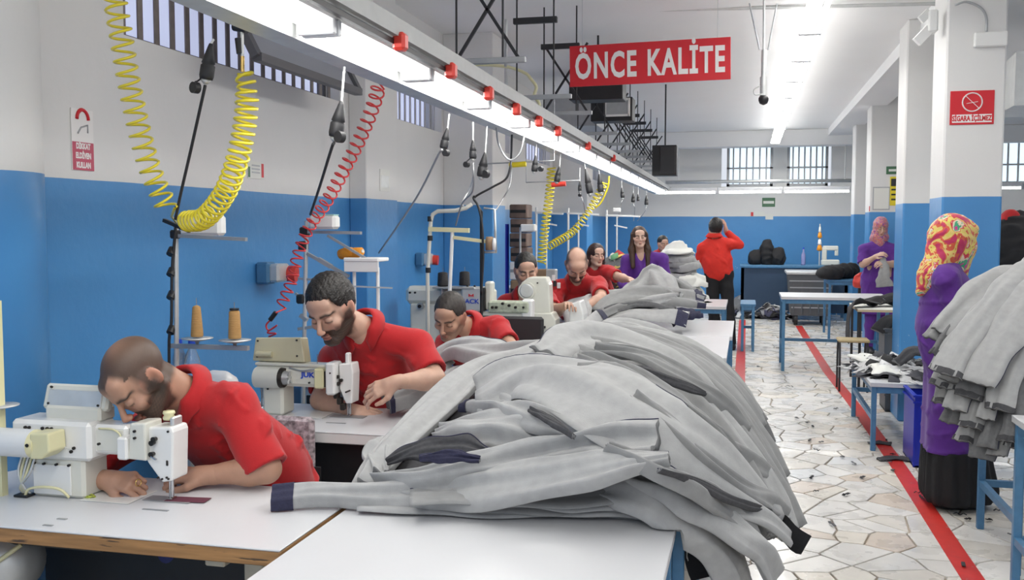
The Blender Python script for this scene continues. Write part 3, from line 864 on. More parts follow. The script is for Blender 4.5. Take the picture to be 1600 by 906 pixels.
MB().tube(smoothpath([at(1188, 134, y=6.88), at(1178, 140, y=6.88), at(1180, 148, y=6.88), at(1192, 147, y=6.88)], 4), .004, 5).build('cable', M['galv'], t)
q = at(1193, 156, y=6.9); MB().lathe([(.006, -.035), (.026, -.025), (.034, -.005), (.034, .012), (.025, .028)], q, 16).build('dome', M['black'], t)
# speakers and screens hung behind the sign
def hung_box(name, label, px0, py0, px1, py1, y, d, mt, cat):
    a, b = at(px0, py0, y=y), at(px1, py1, y=y)
    t = thing(name, label, cat, (a + b) / 2)
    MB().box(((a.x + b.x) / 2, y + d / 2, (a.z + b.z) / 2), (b.x - a.x, d, a.z - b.z), .006).build('body', mt, t)
    MB().cyl(((a.x + b.x) / 2, y + d / 2, a.z), ((a.x + b.x) / 2, y + d / 2, ZC), .01, n=6).build('hanger', M['dark_metal'], t)
    return t, a, b
t, a, b = hung_box('loudspeaker', 'flat black box hanging just under the red sign', 889, 128, 973, 154, 8.4, .25, M['black'], 'speaker')
t, a, b = hung_box('monitor', 'black hanging monitor with a pale framed screen', 923, 153, 988, 188, 9.6, .25, M['black'], 'monitor')
c0, c1_ = at(946, 156, y=9.6), at(983, 180, y=9.6)
fr = MB()
for k in (0, 1):
    fr.box(((c0.x + c1_.x) / 2, 9.588, (c0.z, c1_.z)[k]), (c1_.x - c0.x, .02, .02)); fr.box(((c0.x, c1_.x)[k], 9.588, (c0.z + c1_.z) / 2), (.02, .02, c0.z - c1_.z + .02))
fr.build('screen_frame', M['sign_white'], t)
MB().box(((c0.x + c1_.x) / 2, 9.594, (c0.z + c1_.z) / 2), (c1_.x - c0.x, .01, c0.z - c1_.z)).build('screen', M['grey_metal'], t)
t, a, b = hung_box('loudspeaker', 'black square loudspeaker hanging in front of the far wall', 1019, 227, 1057, 274, 11.5, .22, M['black'], 'speaker')
MB().box(((a.x + b.x) / 2 + .04, 11.49, (a.z + b.z) / 2), ((b.x - a.x) * .62, .02, (a.z - b.z) * .9), .005).build('grille', M['dark_metal'], t)
# pipe rail in front of the far windows
MB().tube([at(1040, 285, y=17.6), at(1180, 283, y=17.6), at(1334, 282, y=17.6)], .03, 8).cyl(at(1060, 285, y=17.6), at(1060, 285, y=17.6).xy.to_3d() + Vector((0, 0, ZC)), .01, n=6).cyl(at(1320, 282, y=17.6), at(1320, 282, y=17.6).xy.to_3d() + Vector((0, 0, ZC)), .01, n=6).build('pipe', M['galv'], label='pale pipe running across below the far windows', cat='pipe', base=(0, 0, 0))
# alarm and floodlight on the side of the nearest column
pc = at(1455, 40, y=6.7)
t = thing('floodlight', 'white wall floodlight and bracket high on the aisle side of the nearest column', 'lamp', pc)
MB().box(at(1456, 35, y=6.75), (.06, .12, .14), .01).build('body', M['white_trim'], t)
MB().bar(at(1452, 45, y=6.72), at(1432, 66, y=6.7), .03, .06).build('lamp_head', M['white_trim'], t)
MB().bar(at(1452, 18, y=6.72), at(1438, 32, y=6.7), .02, .05).build('bracket', M['white_trim'], t)
pb = at(1547, 62, y=6.65)
MB().box((pb.x, 6.64, pb.z), (.19, .05, .09), .006).build('junction_box', M['white_trim'], label='white junction box high on the front of the nearest column', cat='junction box')
MB().tube(smoothpath([at(1492, 8, y=6.6), at(1510, 3, y=6.6), at(1532, 12, y=6.6), at(1541, 28, y=6.62), at(1541, 53, y=6.63)], 5), .008, 6).build('cable', M['grey_metal'], label='grey cable looping down to the white junction box on the column', cat='cable', base=(0, 0, 0))
# ducts in the right bay
MB().bar(at(1590, 150, y=9.0), at(1640, 120, y=7.0), .4, .35).build('air_duct', M['galv'], label='galvanised air duct hanging in the bay right of the nearest column', cat='duct')

a, b = at(848, 150, y=10.2), at(932, 196, y=10.2)
MB().box(((a.x + b.x) / 2, 10.6, (a.z + b.z) / 2), (b.x - a.x, .7, a.z - b.z), .01).cyl(((a.x + b.x) / 2, 10.4, a.z), ((a.x + b.x) / 2, 10.4, ZC), .012, n=6).build('air_duct', M['grey_metal'], label='grey metal duct box hung behind the brackets left of the red sign', cat='duct')
# ================================================================== tables
def table(name, label, cat, x0, x1, y0, y1, zt=.78, top=None, leg=None, th=.03, leg_w=.035, edge=None, low=None, group=None, inset=.03, apron=True):
    t = thing(name, label, cat, ((x0 + x1) / 2, (y0 + y1) / 2, 0), 0, group)
    cx, cy = (x0 + x1) / 2, (y0 + y1) / 2
    leg = leg or M['blue_paint']; top = top or M['laminate']
    MB().box((cx, cy, zt - th * .15), (x1 - x0, y1 - y0, th * .3), .002).build('tabletop', top, t)
    MB().box((cx, cy, zt - th * .65), (x1 - x0 - .002, y1 - y0 - .002, th * .7)).build('edge_board', edge or top, t)
    zl = zt - th
    for sx in (0, 1):
        for sy in (0, 1):
            x = (x0 + inset, x1 - inset)[sx]; y = (y0 + inset, y1 - inset)[sy]
            MB().box((x, y, zl / 2), (leg_w, leg_w, zl), .003).build('leg', leg, t)
    if apron:
        for y in (y0 + inset, y1 - inset): MB().box((cx, y, zl - .025), (x1 - x0 - 2 * inset - leg_w, leg_w * .8, .045)).build('rail', leg, t)
        for x in (x0 + inset, x1 - inset): MB().box((x, cy, zl - .025), (leg_w * .8, y1 - y0 - 2 * inset - leg_w, .045)).build('rail', leg, t)
    if low:
        for x in (x0 + inset, x1 - inset): MB().box((x, cy, low), (leg_w * .8, y1 - y0 - 2 * inset - leg_w, leg_w)).build('stretcher', leg, t)
        MB().box((cx, y1 - inset, low), (x1 - x0 - 2 * inset - leg_w, leg_w * .8, leg_w)).build('stretcher', leg, t)
    return t
XT0, XT1 = -1.145, -.165
for i, (a, b, lab) in enumerate(((1.35, 2.715, 'bare white sorting table at the front edge of the picture'), (2.73, 4.55, 'white sorting table buried under the front end of the grey trouser heap'),
                 (4.565, 6.25, 'white sorting table under the back end of the grey trouser heap'), (6.265, 7.48, 'white sorting table just behind the big trouser heap'), (7.495, 8.77, 'white sorting table carrying the second, smaller grey heap'))):
    table('sorting_table', lab, 'table', XT0 + (0 if i < 3 else .05), XT1 + (-.012 if i == 0 else .02 * i), a, b, group='white sorting tables in a row', low=.2)
table('sorting_table', 'white topped table with blue legs beside the standing man in a red jacket', 'table', -1.25, at(1137, 469, z=.78).x, 10.3, 11.35, low=.2, group='white sorting tables in a row')
# ---- sewing tables
def sewing_table(label, x0, x1, y0, edge):
    t = thing('sewing_table', label, 'table', ((x0 + x1) / 2, y0 + .28, 0), 0, 'sewing machine tables')
    cx, cy, zt = (x0 + x1) / 2, y0 + .28, .78
    MB().box((cx, cy, zt - .003), (x1 - x0, .56, .006), .002).build('tabletop', M['laminate'], t)
    MB().box((cx, cy, zt - .0265), (x1 - x0 - .003, .557, .041), .003).build('edge_board', edge, t)
    for x in (x0 + .22, x1 - .22):
        MB().box((x, cy, .40), (.06, .045, .66), .004).build('leg', M['beige_paint'], t)
        MB().box((x, cy, .03), (.06, .52, .06), .006).build('foot', M['beige_paint'], t)
        MB().box((x, cy, .715), (.06, .46, .03), .004).build('top_bracket', M['beige_paint'], t)
    MB().box((cx, cy + .1, .16), (x1 - x0 - .5, .04, .04)).build('stretcher', M['beige_paint'], t)
    # drive unit and oil pan hang under the top
    MB().box((x0 + .50, cy, .70), (.52, .26, .065), .01).build('oil_pan', M['black'], t)
    m = MB().lathe([(.02, -.13), (.085, -.12), (.095, -.05), (.095, .08), (.07, .13), (.02, .14)], (x0 + .34, cy - .08, .60), 20, axis='X')
    m.build('motor', M['galv'], t)
    MB().box((x0 + .10, cy - .1, .62), (.16, .20, .17), .015).build('control_box', M['galv'], t)
    MB().box((x0 + .10, cy - .203, .63), (.07, .01, .05), .004).build('switch', M['black'], t)
    MB().box((cx, y0 + .25, .10), (.42, .26, .02), .004).build('treadle', M['dark_metal'], t)
    MB().tube(smoothpath([(x0 + .2, cy - .18, .58), (x0 + .27, cy - .2, .5), (x0 + .34, cy - .2, .56), (x0 + .5, cy - .15, .68)], 5), .007, 6).build('cable', M['cream_yellow'], t)
    # slots and plates let into the top
    return t
ST1 = sewing_table('sewing table nearest the camera with a worn brown wooden edge', -2.57, -1.165, 2.235, M['ply'])
ST2 = sewing_table('second white sewing table, in front of the bearded man', -2.5, -1.165, 3.60, M['white_trim'])
ST3 = sewing_table('sewing table behind the grey heap where the third man bends down', -2.5, -1.165, 4.95, M['white_trim'])
ST4 = sewing_table('sewing table carrying the long cream machine behind the third man', -2.5, -1.17, 6.28, M['white_trim'])
ST5 = sewing_table('sewing table at which the bald man works', -2.5, -1.17, 8.25, M['white_trim'])
# ================================================================== sewing machines
def lockstitch(loc, label, kind, text=None):
    """x=0 needle, arm towards -x, camera side is -y"""
    X, Y, Z = loc
    t = thing('sewing_machine', label, 'sewing machine', (X, Y, Z), 0, 'flatbed sewing machines')
    T = Matrix.Translation((X, Y, Z)) @ Matrix.Diagonal((1, 1, .94 if kind == 1 else 1, 1))
    ce, ye, st, sk = M['cream'], M['cream_yellow'], M['steel'], M['screw']
    def screws(pts, y, r=.0045, name='screw'):
        for x, z in pts: MB().cyl((x, y - .003, z), (x, y + .004, z), r, n=8, M=T).build(name, sk, t)
    if kind == 1:
        MB().box((-.362, .01, .066), (.19, .12, .132), .010, M=T).build('pillar', ce, t)
        MB().box((-.378, -.052, .060), (.135, .006, .10), .002, M=T).build('cover_plate', M['white_enamel'], t)
        MB().box((-.378, .005, .1915), (.285, .13, .128), .012, M=T).build('arm_housing', M['white_enamel'], t)
        MB().box((-.185, .01, .1975), (.12, .085, .098), .010, M=T).build('arm', M['white_enamel'], t)
        MB().box((-.185, -.033, .197), (.095, .004, .072), .002, M=T).build('arm_cover', ce, t)
        MB().box((-.122, -.04, .180), (.036, .05, .074), .006, M=T).build('side_box', M['white_enamel'], t)
        m = MB(); m.prism([(-.108, .145), (-.098, .262), (-.046, .266), (-.044, .142)], .09, M=T @ Matrix.Translation((0, -.055, 0))); m.build('head_cover', M['cream'], t, bevel=.006)
        m = MB(); m.prism([(-.052, .13), (-.068, .16), (-.05, .248), (.030, .252), (.036, .235), (.030, .078), (-.006, .070)], .085, M=T @ Matrix.Translation((0, -.035, 0))); m.build('face_plate', M['white_enamel'], t, bevel=.006)
        m = MB().cyl((-.395, -.10, .190), (-.545, -.10, .190), .046, n=24, M=T); mo_ = m.build('motor', M['white_enamel'], t, bevel=.003)
        m = MB(); m.cyl((-.395, -.10, .190), (-.376, -.10, .190), .047, .041, 24, M=T); m.build('motor_cap', ye, mo_)
        MB().prism([(-.385, .232), (-.318, .236), (-.315, .175), (-.345, .150), (-.385, .148)], .075, M=T @ Matrix.Translation((0, -.137, 0))).build('motor_cover', ye, mo_, bevel=.006)
        MB().cyl((-.384, -.148, .196), (-.384, -.150, .196), .006, n=10, M=T).build('screw', sk, t)
        MB().box((-.541, -.1, .190), (.02, .096, .05), .004, M=T).build('motor_label', M['letter_blue'], mo_)
        # control panel on its foot, seen from the back
        MB().box((-.335, .03, .272), (.20, .08, .05), .008, M=T).build('panel_foot', ce, t)
        m = MB(); R = T @ Matrix.Translation((-.337, .02, .296)) @ Matrix.Rotation(-.30, 4, 'X')
        m.box((0, 0, .026), (.235, .032, .085), .008, M=R); cp_ = m.build('control_panel', M['cream'], t)
        MB().box((0, -.018, .020), (.195, .006, .055), .002, M=R).build('panel_back', M['galv'], cp_)
        for x in (-.09, .09):
            for z in (0.0, .055): MB().cyl((x, -.024, z), (x, -.018, z), .004, n=8, M=R).build('screw', sk, cp_)
        screws([(-.462, .232), (-.448, .232), (-.400, .232), (-.383, .232), (-.368, .232), (-.336, .218), (-.290, .172), (-.300, .16)], -.062, .0055)
        screws([(-.315, .112), (-.360, .112), (-.405, .112), (-.44, .112)], -.056)
        screws([(-.205, .190), (-.08, .216), (-.08, .238)], -.058)
        screws([(.020, .238), (-.018, .086), (-.004, .082), (.012, .088), (.018, .084)], -.036, .0035)
        MB().box((.014, -.036, .135), (.008, .004, .018), .002, M=T).build('slot', sk, t)
        for x, z in ((-.03, .20), (-.023, .212), (-.032, .163)): MB().cyl((x, -.05, z), (x, -.03, z), .009, .006, 10, M=T).build('tension_knob', sk, t)
        MB().bar((-.03, -.05, .158), (-.01, -.055, .150), .006, .004, M=T).build('thread_guide', st, t)
        MB().lathe([(.017, 0), (.019, .008), (.014, .014), (.019, .02), (.017, .027)], Vector((-.006, .01, .250)) + Vector(loc), 16).build('pressure_dial', ye, t)
        MB().box((.018, .01, .264), (.014, .05, .03), .004, M=T).build('top_lever', M['galv'], t)
        for x in (-.158,): MB().cyl((x, 0, .246), (x, 0, .292), .0022, n=6, M=T).build('thread_pin', st, t)
        MB().tube([T @ Vector(p) for p in smoothpath([(-.22, -.035, .235), (-.17, -.04, .236), (-.14, -.045, .222), (-.132, -.05, .20)], 5)], .003, 6).build('wire', ye, t)
        MB().tube([T @ Vector(p) for p in smoothpath([(-.335, -.064, .215), (-.32, -.07, .18), (-.295, -.066, .168)], 5)], .0014, 5).build('thread', M['galv'], t)
        for k in range(5):
            MB().tube([T @ Vector(p) for p in smoothpath([(-.485 + .012 * k, -.05, .14), (-.49 + .010 * k, -.065, .08), (-.475 - .004 * k, -.06, .03), (-.46 - .006 * k, -.05, .004)], 6)], .0045, 6).build('cable', M['cream_yellow'] if k % 2 else M['galv'], t)
        MB().tube([T @ Vector(p) for p in smoothpath([(-.465, -.07, .004), (-.445, -.075, .03), (-.39, -.08, .042), (-.33, -.08, .038), (-.305, -.07, .01)], 6)], .0045, 6).build('cable', M['cream_yellow'], t)
        MB().box((-.475, -.06, .004), (.05, .04, .008), .002, M=T).build('cable_hole', M['black'], t)
    else:
        MB().box((-.345, .01, .08), (.10, .12, .16), .012, M=T).build('pillar', ce, t)
        MB().box((-.28, .01, .175), (.33, .09, .09), .016, M=T).build('arm', ce, t)
        MB().cyl((-.42, -.05, .170), (-.30, -.05, .170), .046, n=24, M=T).build('motor', ce, t, bevel=.003)
        MB().cyl((-.300, -.05, .172), (-.285, -.05, .172), .046, .043, 20, M=T).build('pulley_rim', sk, t)
        MB().cyl((-.285, -.05, .172), (-.262, -.05, .172), .032, .026, 10, M=T).build('hand_wheel', M['grey_metal'], t)
        for a in range(5):
            MB().bar((-.262, -.05, .172), (-.258, -.05 + .03 * math.sin(a * 1.26), .172 + .03 * math.cos(a * 1.26)), .007, M=T).build('spoke', M['galv'], t)
        MB().box((-.118, -.005, .175), (.045, .11, .088), .006, M=T).build('yellow_cover', M['cream_yellow'], t)
        MB().box((-.092, -.005, .172), (.012, .09, .07), .002, M=T).build('gap_plate', sk, t)
        MB().box((-.058, -.03, .178), (.044, .09, .142), .008, M=T).build('head_cover', M['white_enamel'], t)
        m = MB(); m.prism([(-.033, .24), (.028, .245), (.034, .20), (.028, .068), (-.002, .066), (-.03, .13)], .08, M=T @ Matrix.Translation((0, -.035, 0))); m.build('face_plate', M['white_enamel'], t, bevel=.006)
        MB().box((-.002, .0, .262), (.02, .03, .05), .005, M=T).build('pressure_dial', M['white_enamel'], t)
        # yellowed control box on top
        R = T @ Matrix.Translation((-.33, .03, .232)) @ Matrix.Rotation(-.12, 4, 'X')
        m = MB(); m.prism([(-.135, 0), (-.125, .105), (.10, .112), (.122, 0)], .07, M=R @ Matrix.Translation((0, -.035, 0))); cb_ = m.build('control_box', M['cream_warm'], t, bevel=.006)
        MB().cyl((-.11, -.044, .032), (-.035, -.044, .032), .0125, n=12, M=R).build('handle', M['cream_warm'], cb_)
        for x, z in ((-.11, .09), (.08, .098), (.085, .028), (-.11, .02)): MB().cyl((x, -.042, z), (x, -.035, z), .004, n=8, M=R).build('screw', sk, cb_)
        MB().box((-.27, .01, .226), (.34, .08, .014), .004, M=T).build('arm_lid', ce, t)
        MB().tube([T @ Vector(p) for p in smoothpath([(-.27, -.03, .215), (-.21, -.04, .205), (-.16, -.045, .212), (-.13, -.04, .215)], 5)], .004, 6).build('wire', M['grey_metal'], t)
        for x, z in ((-.035, .185), (-.018, .170), (-.03, .155)): MB().cyl((x, -.05, z), (x, -.03, z), .008, .006, 10, M=T).build('tension_knob', sk, t)
        for x, z in ((-.05, .10), (-.035, .075), (-.02, .05)): MB().box((x, -.02, z), (.022, .03, .03), .004, M=T).build('thread_guide', sk, t)
        for x, z in ((-.055, .205), (.018, .125)): MB().cyl((x, -.078, z), (x, -.03, z), .004, n=8, M=T).build('screw', sk, t)
        MB().cyl((-.15, 0, .232), (-.15, 0, .275), .002, n=6, M=T).build('thread_pin', st, t)
        screws([(-.365, .12), (-.165, .155)], -.053)
    MB().cyl((0, .01, .012), (0, .01, .09), .0055, n=8, M=T).build('needle_bar', st, t)
    MB().cyl((0, .01, .0), (0, .01, .014), .0012, n=6, M=T).build('needle', st, t)
    MB().cyl((-.014, .02, .008), (-.014, .02, .09), .0045, n=8, M=T).build('presser_bar', st, t)
    MB().box((-.004, .012, .006), (.018, .03, .006), .002, M=T).build('presser_foot', st, t)
    MB().box((-.01, .012, .0012), (.16, .055, .002), .0008, M=T).build('needle_plate', M['grey_metal'], t)
    MB().box((-.19, .012, .0012), (.17, .15, .0022), .0008, M=T).build('bed', M['white_enamel'], t)
    if text:
        Tm = frame(Vector(loc) + Vector(text[1]), (1, 0, 0), (0, 0, 1))
        text_mesh('lettering', text[0], text[2], M['letter_blue'], Tm, t, .0008, .0012, 1.25)
    return t
n1 = at(267, 783, z=.78); n2 = at(546, 652, z=.78)
m1 = lockstitch((n1.x, n1.y, .781), 'cream sewing machine with a tilted control panel nearest the camera', 1)
m2 = lockstitch((n2.x, n2.y, .781), 'cream sewing machine with a yellowed control box in front of the bearded man', 2, ('JUKI', (-.175, -.0365, .186), .030))
# slots in the first table top
for px, py, w in ((243, 797, .085), (75, 821, .03), (97, 811, .03)):
    p = at(px, py, z=.78)
    MB().box((p.x, p.y, .7812), (w, .01, .0014)).build('slot_plate', M['grey_metal'], ST1)
p = at(525, 661, z=.78); MB().box((p.x, p.y, .7812), (.09, .012, .0014)).build('slot_plate', M['grey_metal'], ST2)
MB().box((-1.72, 2.74, .42), (1.15, .02, .56)).build('under_shade_panel', M['black'], ST1)  # added black sheet standing in for the dark under this table
MB().box((-1.70, 3.70, .50), (.95, .02, .42)).build('front_panel', M['black'], ST2)  # another added black sheet for the dark below, no real table part
# red-brown piece under the first needle and scraps
p = at(280, 781, z=.78); MB().box((p.x + .03, p.y, .7835), (.13, .05, .002), .0005, rz=.1).build('cloth_scrap', mat('maroon_cloth', (.12, .03, .05), .8), label='flat maroon cloth scrap under the needle of the nearest machine', cat='scrap', loc=(p.x, p.y, .7825))
p = at(140, 778, z=.78); m = MB()
for k in range(9):
    a = k * 2.4; m.tube([p + Vector((math.cos(a) * .02, math.sin(a) * .014, .003)), p + Vector((math.cos(a + 1.5) * .022, math.sin(a + 1) * .012, .010)), p + Vector((math.cos(a + 3) * .02, math.sin(a + 3) * .014, .004))], .0016, 4)
m.build('thread_scrap', mat('green_thread', (.45, .5, .08), .7), label='small tangle of yellow-green thread beside the nearest machine pillar', cat='scrap')
# ---- long cream machine behind the third man
def px_machine():
    y = 6.5
    P = lambda px, py, dy=0: at(px, py, y=y + dy)
    t = thing('sewing_machine', 'long cream sewing machine with a grey motor panel behind the third man', 'sewing machine', (P(700, 520).x, y, .781), 0, 'flatbed sewing machines')
    zb = .781
    def bxp(px0, py0, px1, py1, name, m_, d=.12, dy=0, ch=.012, to_bed=False):
        a, b = P(px0, py0, dy), P(px1, py1, dy)
        if to_bed: b.z = zb
        return MB().box(((a.x + b.x) / 2, y + dy + d / 2, (a.z + b.z) / 2), (b.x - a.x, d, a.z - b.z), ch).build(name, m_, t)
    bxp(632, 447, 770, 478, 'arm', M['cream'], .14, 0, .03)
    bxp(640, 474, 690, 520, 'pillar', M['cream'], .14, 0, .012, True)
    bxp(720, 448, 752, 486, 'motor_panel', M['galv'], .08, -.09)
    bxp(752, 450, 757, 486, 'panel_gap', M['black'], .08, -.06, .003)
    bxp(757, 440, 768, 484, 'head_post', M['cream'], .10, -.04)
    bxp(762, 470, 826, 490, 'cylinder_arm', mat('green_cream', (.50, .54, .42), .4, noise=.3, nscale=40), .10, -.06)
    bxp(740, 486, 826, 520, 'machine_bed', M['cream'], .16, -.04, .012, True)
    bxp(814, 468, 831, 512, 'head', M['white_enamel'], .10, -.05)
    c = P(658, 478, -.02); MB().cyl((c.x, c.y, c.z), (c.x, c.y - .03, c.z), .024, n=16).build('dial', M['grey_metal'], t)
    MB().cyl((c.x, c.y - .03, c.z), (c.x, c.y - .04, c.z), .013, n=12).build('dial_hub', sk_, t)
    for px in (770, 776, 786, 796, 806):
        c = P(px, 474 + (px % 3) * 3, -.07); MB().cyl((c.x, c.y, c.z), (c.x, c.y - .02, c.z), .010, n=8).build('tension_knob', sk_, t)
    for px, py in ((641, 457), (649, 457), (742, 447), (731, 447), (818, 480), (818, 500)):
        c = P(px, py, -.06); MB().cyl((c.x, c.y, c.z), (c.x, c.y - .012, c.z), .008, n=8).build('screw', sk_, t)
    c = P(736, 471, -.093); text_mesh('lettering', 'JACK', .045, M['letter_blue'], frame(c, (1, 0, 0), (0, 0, 1)), t, .001, .001, 1.1)
    c = P(736, 461, -.093); MB().prism([(-.018, -.012), (-.018, .010), (0, -.002), (.018, .010), (.018, -.012), (.010, -.012), (.010, -.002), (0, -.012), (-.010, -.002), (-.010, -.012)], .002, M=Matrix.Translation(c)).build('emblem', M['sign_red'], t)
    return t
sk_ = M['screw']
px_machine()
# ---- white post machine with a round dial
y = 7.0; P = lambda px, py, dy=0: at(px, py, y=y + dy)
t = thing('sewing_machine', 'white upright post sewing machine with a round dial below the moustached man', 'sewing machine', (P(840, 520).x, y, .781))
def poly_px(pts, d, name, m_, dy=0, bev=.01, zmin=None):
    c = P(*pts[0], dy)
    pl = []
    for p in pts:
        q = P(*p, dy); pl.append((q.x, max(q.z, zmin) if zmin else q.z))
    # prism wants (x,z) counter-clockwise seen from -y
    MB().prism(pl[::-1], d, M=Matrix.Translation((0, y + dy, 0))).build(name, m_, t, bevel=bev)
poly_px([(814, 442), (826, 433), (853, 433), (858, 445), (860, 490), (824, 490), (822, 470), (814, 462)], .14, 'upright', M['cream'])
poly_px([(821, 489), (862, 489), (868, 500), (868, 535), (821, 535)], .18, 'base', M['cream'], -.02, .01, .781)
c = P(824, 454, -.001); MB().cyl((c.x, y - .03, c.z), (c.x, y, c.z), .064, n=24).build('dial', M['cream'], t)
MB().lathe([(.05, 0), (.052, .006), (.044, .008), (.02, .006)], (c.x, y - .03, c.z), 24, M=Matrix.Translation((c.x, y - .03, c.z)) @ Matrix.Rotation(PI / 2, 4, 'X') @ Matrix.Translation((-c.x, -(y - .03), -c.z))).build('dial_ring', M['galv'], t)
c = P(851, 511, -.03); MB().cyl((c.x, c.y, c.z), (c.x, c.y - .012, c.z), .010, n=8).build('screw', sk_, t)
c = P(840, 442, -.002); MB().cyl((c.x, c.y, c.z), (c.x, c.y - .008, c.z), .006, n=8).build('screw', sk_, t)
poly_px([(893, 474), (906, 470), (912, 492), (912, 510), (889, 510), (889, 488)], .2, 'side_housing', M['white_enamel'], .0, .01)
# ================================================================== thread stands
def cone_spool(p, r1, r2, h, m_, label, group='thread cones on the stands', top=None):
    t = thing('thread_cone', label, 'thread', p, 0, group)
    MB().lathe([(r1 * .9, 0), (r1, .006), (r1 * .98, h * .1), (r2 * 1.02, h * .93), (r2 * .8, h * .97), (r2 * .35, h)], p, 20).build('thread', m_, t)
    MB().cyl(p + Vector((0, 0, h)), p + Vector((0, 0, h + .03)), .002, n=5).build('spindle', M['steel'], t)
    if top: MB().cyl(p + Vector((0, 0, h * .99)), p + Vector((0, 0, h + .006)), r2 * .9, n=14).build('core', M['black'], t)
    return t
y = 3.45; P = lambda px, py, dy=0: at(px, py, y=y + dy)
t = thing('thread_stand', 'dark thread stand with two saucers and a top arm beside the yellow hose', 'thread stand', (P(268, 560).x, y, 0), 0, 'thread stands')
b = P(268, 560); tp = P(275, 352)
MB().cyl((b.x, y, .0), (tp.x, y, tp.z), .010, n=8).build('pole', M['galv'], t)
MB().lathe([(.14, 0), (.14, .015), (.02, .03)], (b.x, y, 0), 20).build('base', M['dark_metal'], t)
MB().tube(smoothpath([P(275, 352, -.014), P(269, 420, -.016), P(268, 500, -.018), P(264, 545, -.014), (b.x, y - .014, .75)], 6), .006, 6).build('cable', M['black_rubber'], t)
for py in (393, 425, 461, 515): 
    q = P(270, py); MB().cyl((q.x, y - .02, q.z - .012), (q.x, y, q.z + .012), .016, n=8).build('clip', M['black'], t)
MB().bar(P(272, 368), P(385, 374), .02, .014).build('top_arm', M['grey_metal'], t)
MB().bar(P(256, 344, -.02), P(296, 361, -.05), .014, .014).build('clamp_bar', M['black'], t)
MB().box(P(274, 366), (.035, .035, .035), .006).build('clamp', M['black'], t)
MB().bar(P(268, 540), P(388, 544), .022, .018).build('shelf_bar', M['grey_metal'], t)
for px, py in ((308, 529), (367, 532)):
    q = P(px, py); MB().lathe([(.004, -.03), (.008, -.012), (.062, 0), (.064, .003), (.004, .002)], q, 24).build('saucer', M['galv'], t)
q = P(308, 526); cone_spool(q, .025, .016, P(308, 477).z - q.z, M['thread_tan'], 'left tan thread cone on the saucer of the dark stand')
q = P(367, 529); cone_spool(q, .026, .021, P(367, 484).z - q.z, M['thread_tan'], 'right tan thread cone with a dark core on the dark stand', top=True)
q = P(317, 352, .12); MB().box(q, (.19, .06, .085), .012).build('wall_box', M['white_trim'], label='white plastic box behind the bottom loop of the yellow hose', cat='box')
# stand 2
y = 4.72; P = lambda px, py, dy=0: at(px, py, y=y + dy)
t = thing('thread_stand', 'grey thread stand with the red coiled hose hanging beside it', 'thread stand', (P(467, 540).x, y, 0), 0, 'thread stands')
b = P(466, 560)
MB().cyl((b.x, y, 0), P(479, 345), .012, n=8).build('pole', M['galv'], t)
MB().lathe([(.14, 0), (.14, .015), (.02, .03)], (b.x, y, 0), 20).build('base', M['dark_metal'], t)
MB().bar(P(474, 362), P(564, 364), .03, .016).build('top_arm', M['grey_metal'], t)
for px, py in ((476, 362), (474, 384), (471, 467)):
    MB().box(P(px, py), (.045, .05, .05), .008).build('clamp', M['black'], t)
MB().bar(P(480, 396), P(545, 432), .02, .016).bar(P(498, 405), P(518, 417), .026, .022).build('lower_arm', M['grey_metal'], t)
MB().bar(P(512, 368), P(572, 404), .015, .012).build('brace', M['grey_metal'], t)
MB().bar(P(466, 435), P(490, 437), .014, .012).bar(P(462, 458), P(472, 468), .014, .012).build('hook', M['grey_metal'], t)
MB().bar(P(466, 514), P(505, 508), .02, .016).bar(P(470, 492), P(480, 500), .03, .02).build('shelf_arm', M['grey_metal'], t)
a, b2 = P(540, 402), P(594, 425)
MB().box(((a.x + b2.x) / 2, y + .05, a.z - .012), (b2.x - a.x, .16, .02), .004).box(((a.x + b2.x) / 2, y - .02, (a.z + b2.z) / 2), (b2.x - a.x, .01, a.z - b2.z), .003).build('tray', M['white_trim'], t)
for px in (551, 588): 
    q = P(px, 418); MB().cyl((q.x, y + .02, .0), (q.x, y + .02, q.z), .010, n=8).build('tray_leg', M['white_trim'], t)
MB().bar(P(545, 447), P(613, 450), .008).build('tray_wire', M['galv'], t)
q = P(507, 347, -.03); MB().box((q.x, q.y, q.z), (.15, .08, .075), .014).build('router_box', M['white_trim'], label='white rounded box with a pale teal top on the arm of the second stand', cat='box')
MB().box((q.x + .005, q.y, q.z + .0375), (.13, .07, .006), .003).build('lid', mat('pale_teal', (.45, .72, .66), .4), bpy.data.objects['router_box'])
for px, py, lab in ((541, 410, 'left'), (556, 405, 'right')):
    q = P(px, py, .05); q.z = a.z + .022
    tt = thing('thread_cone', lab + ' orange thread cone lying on the white tray of the second stand', 'thread', q, 0, 'orange thread cones')
    R = Matrix.Translation(q) @ Matrix.Rotation(1.35, 4, 'Y') @ Matrix.Rotation(.4, 4, 'X')
    MB().lathe([(.012, -.05), (.028, -.04), (.030, 0), (.022, .045), (.01, .05)], (0, 0, 0), 16, M=R).build('thread', M['thread_orange'], tt)
    MB().cyl((0, 0, .05), (0, 0, .056), .009, n=10, M=R).build('core', M['cream'], tt)
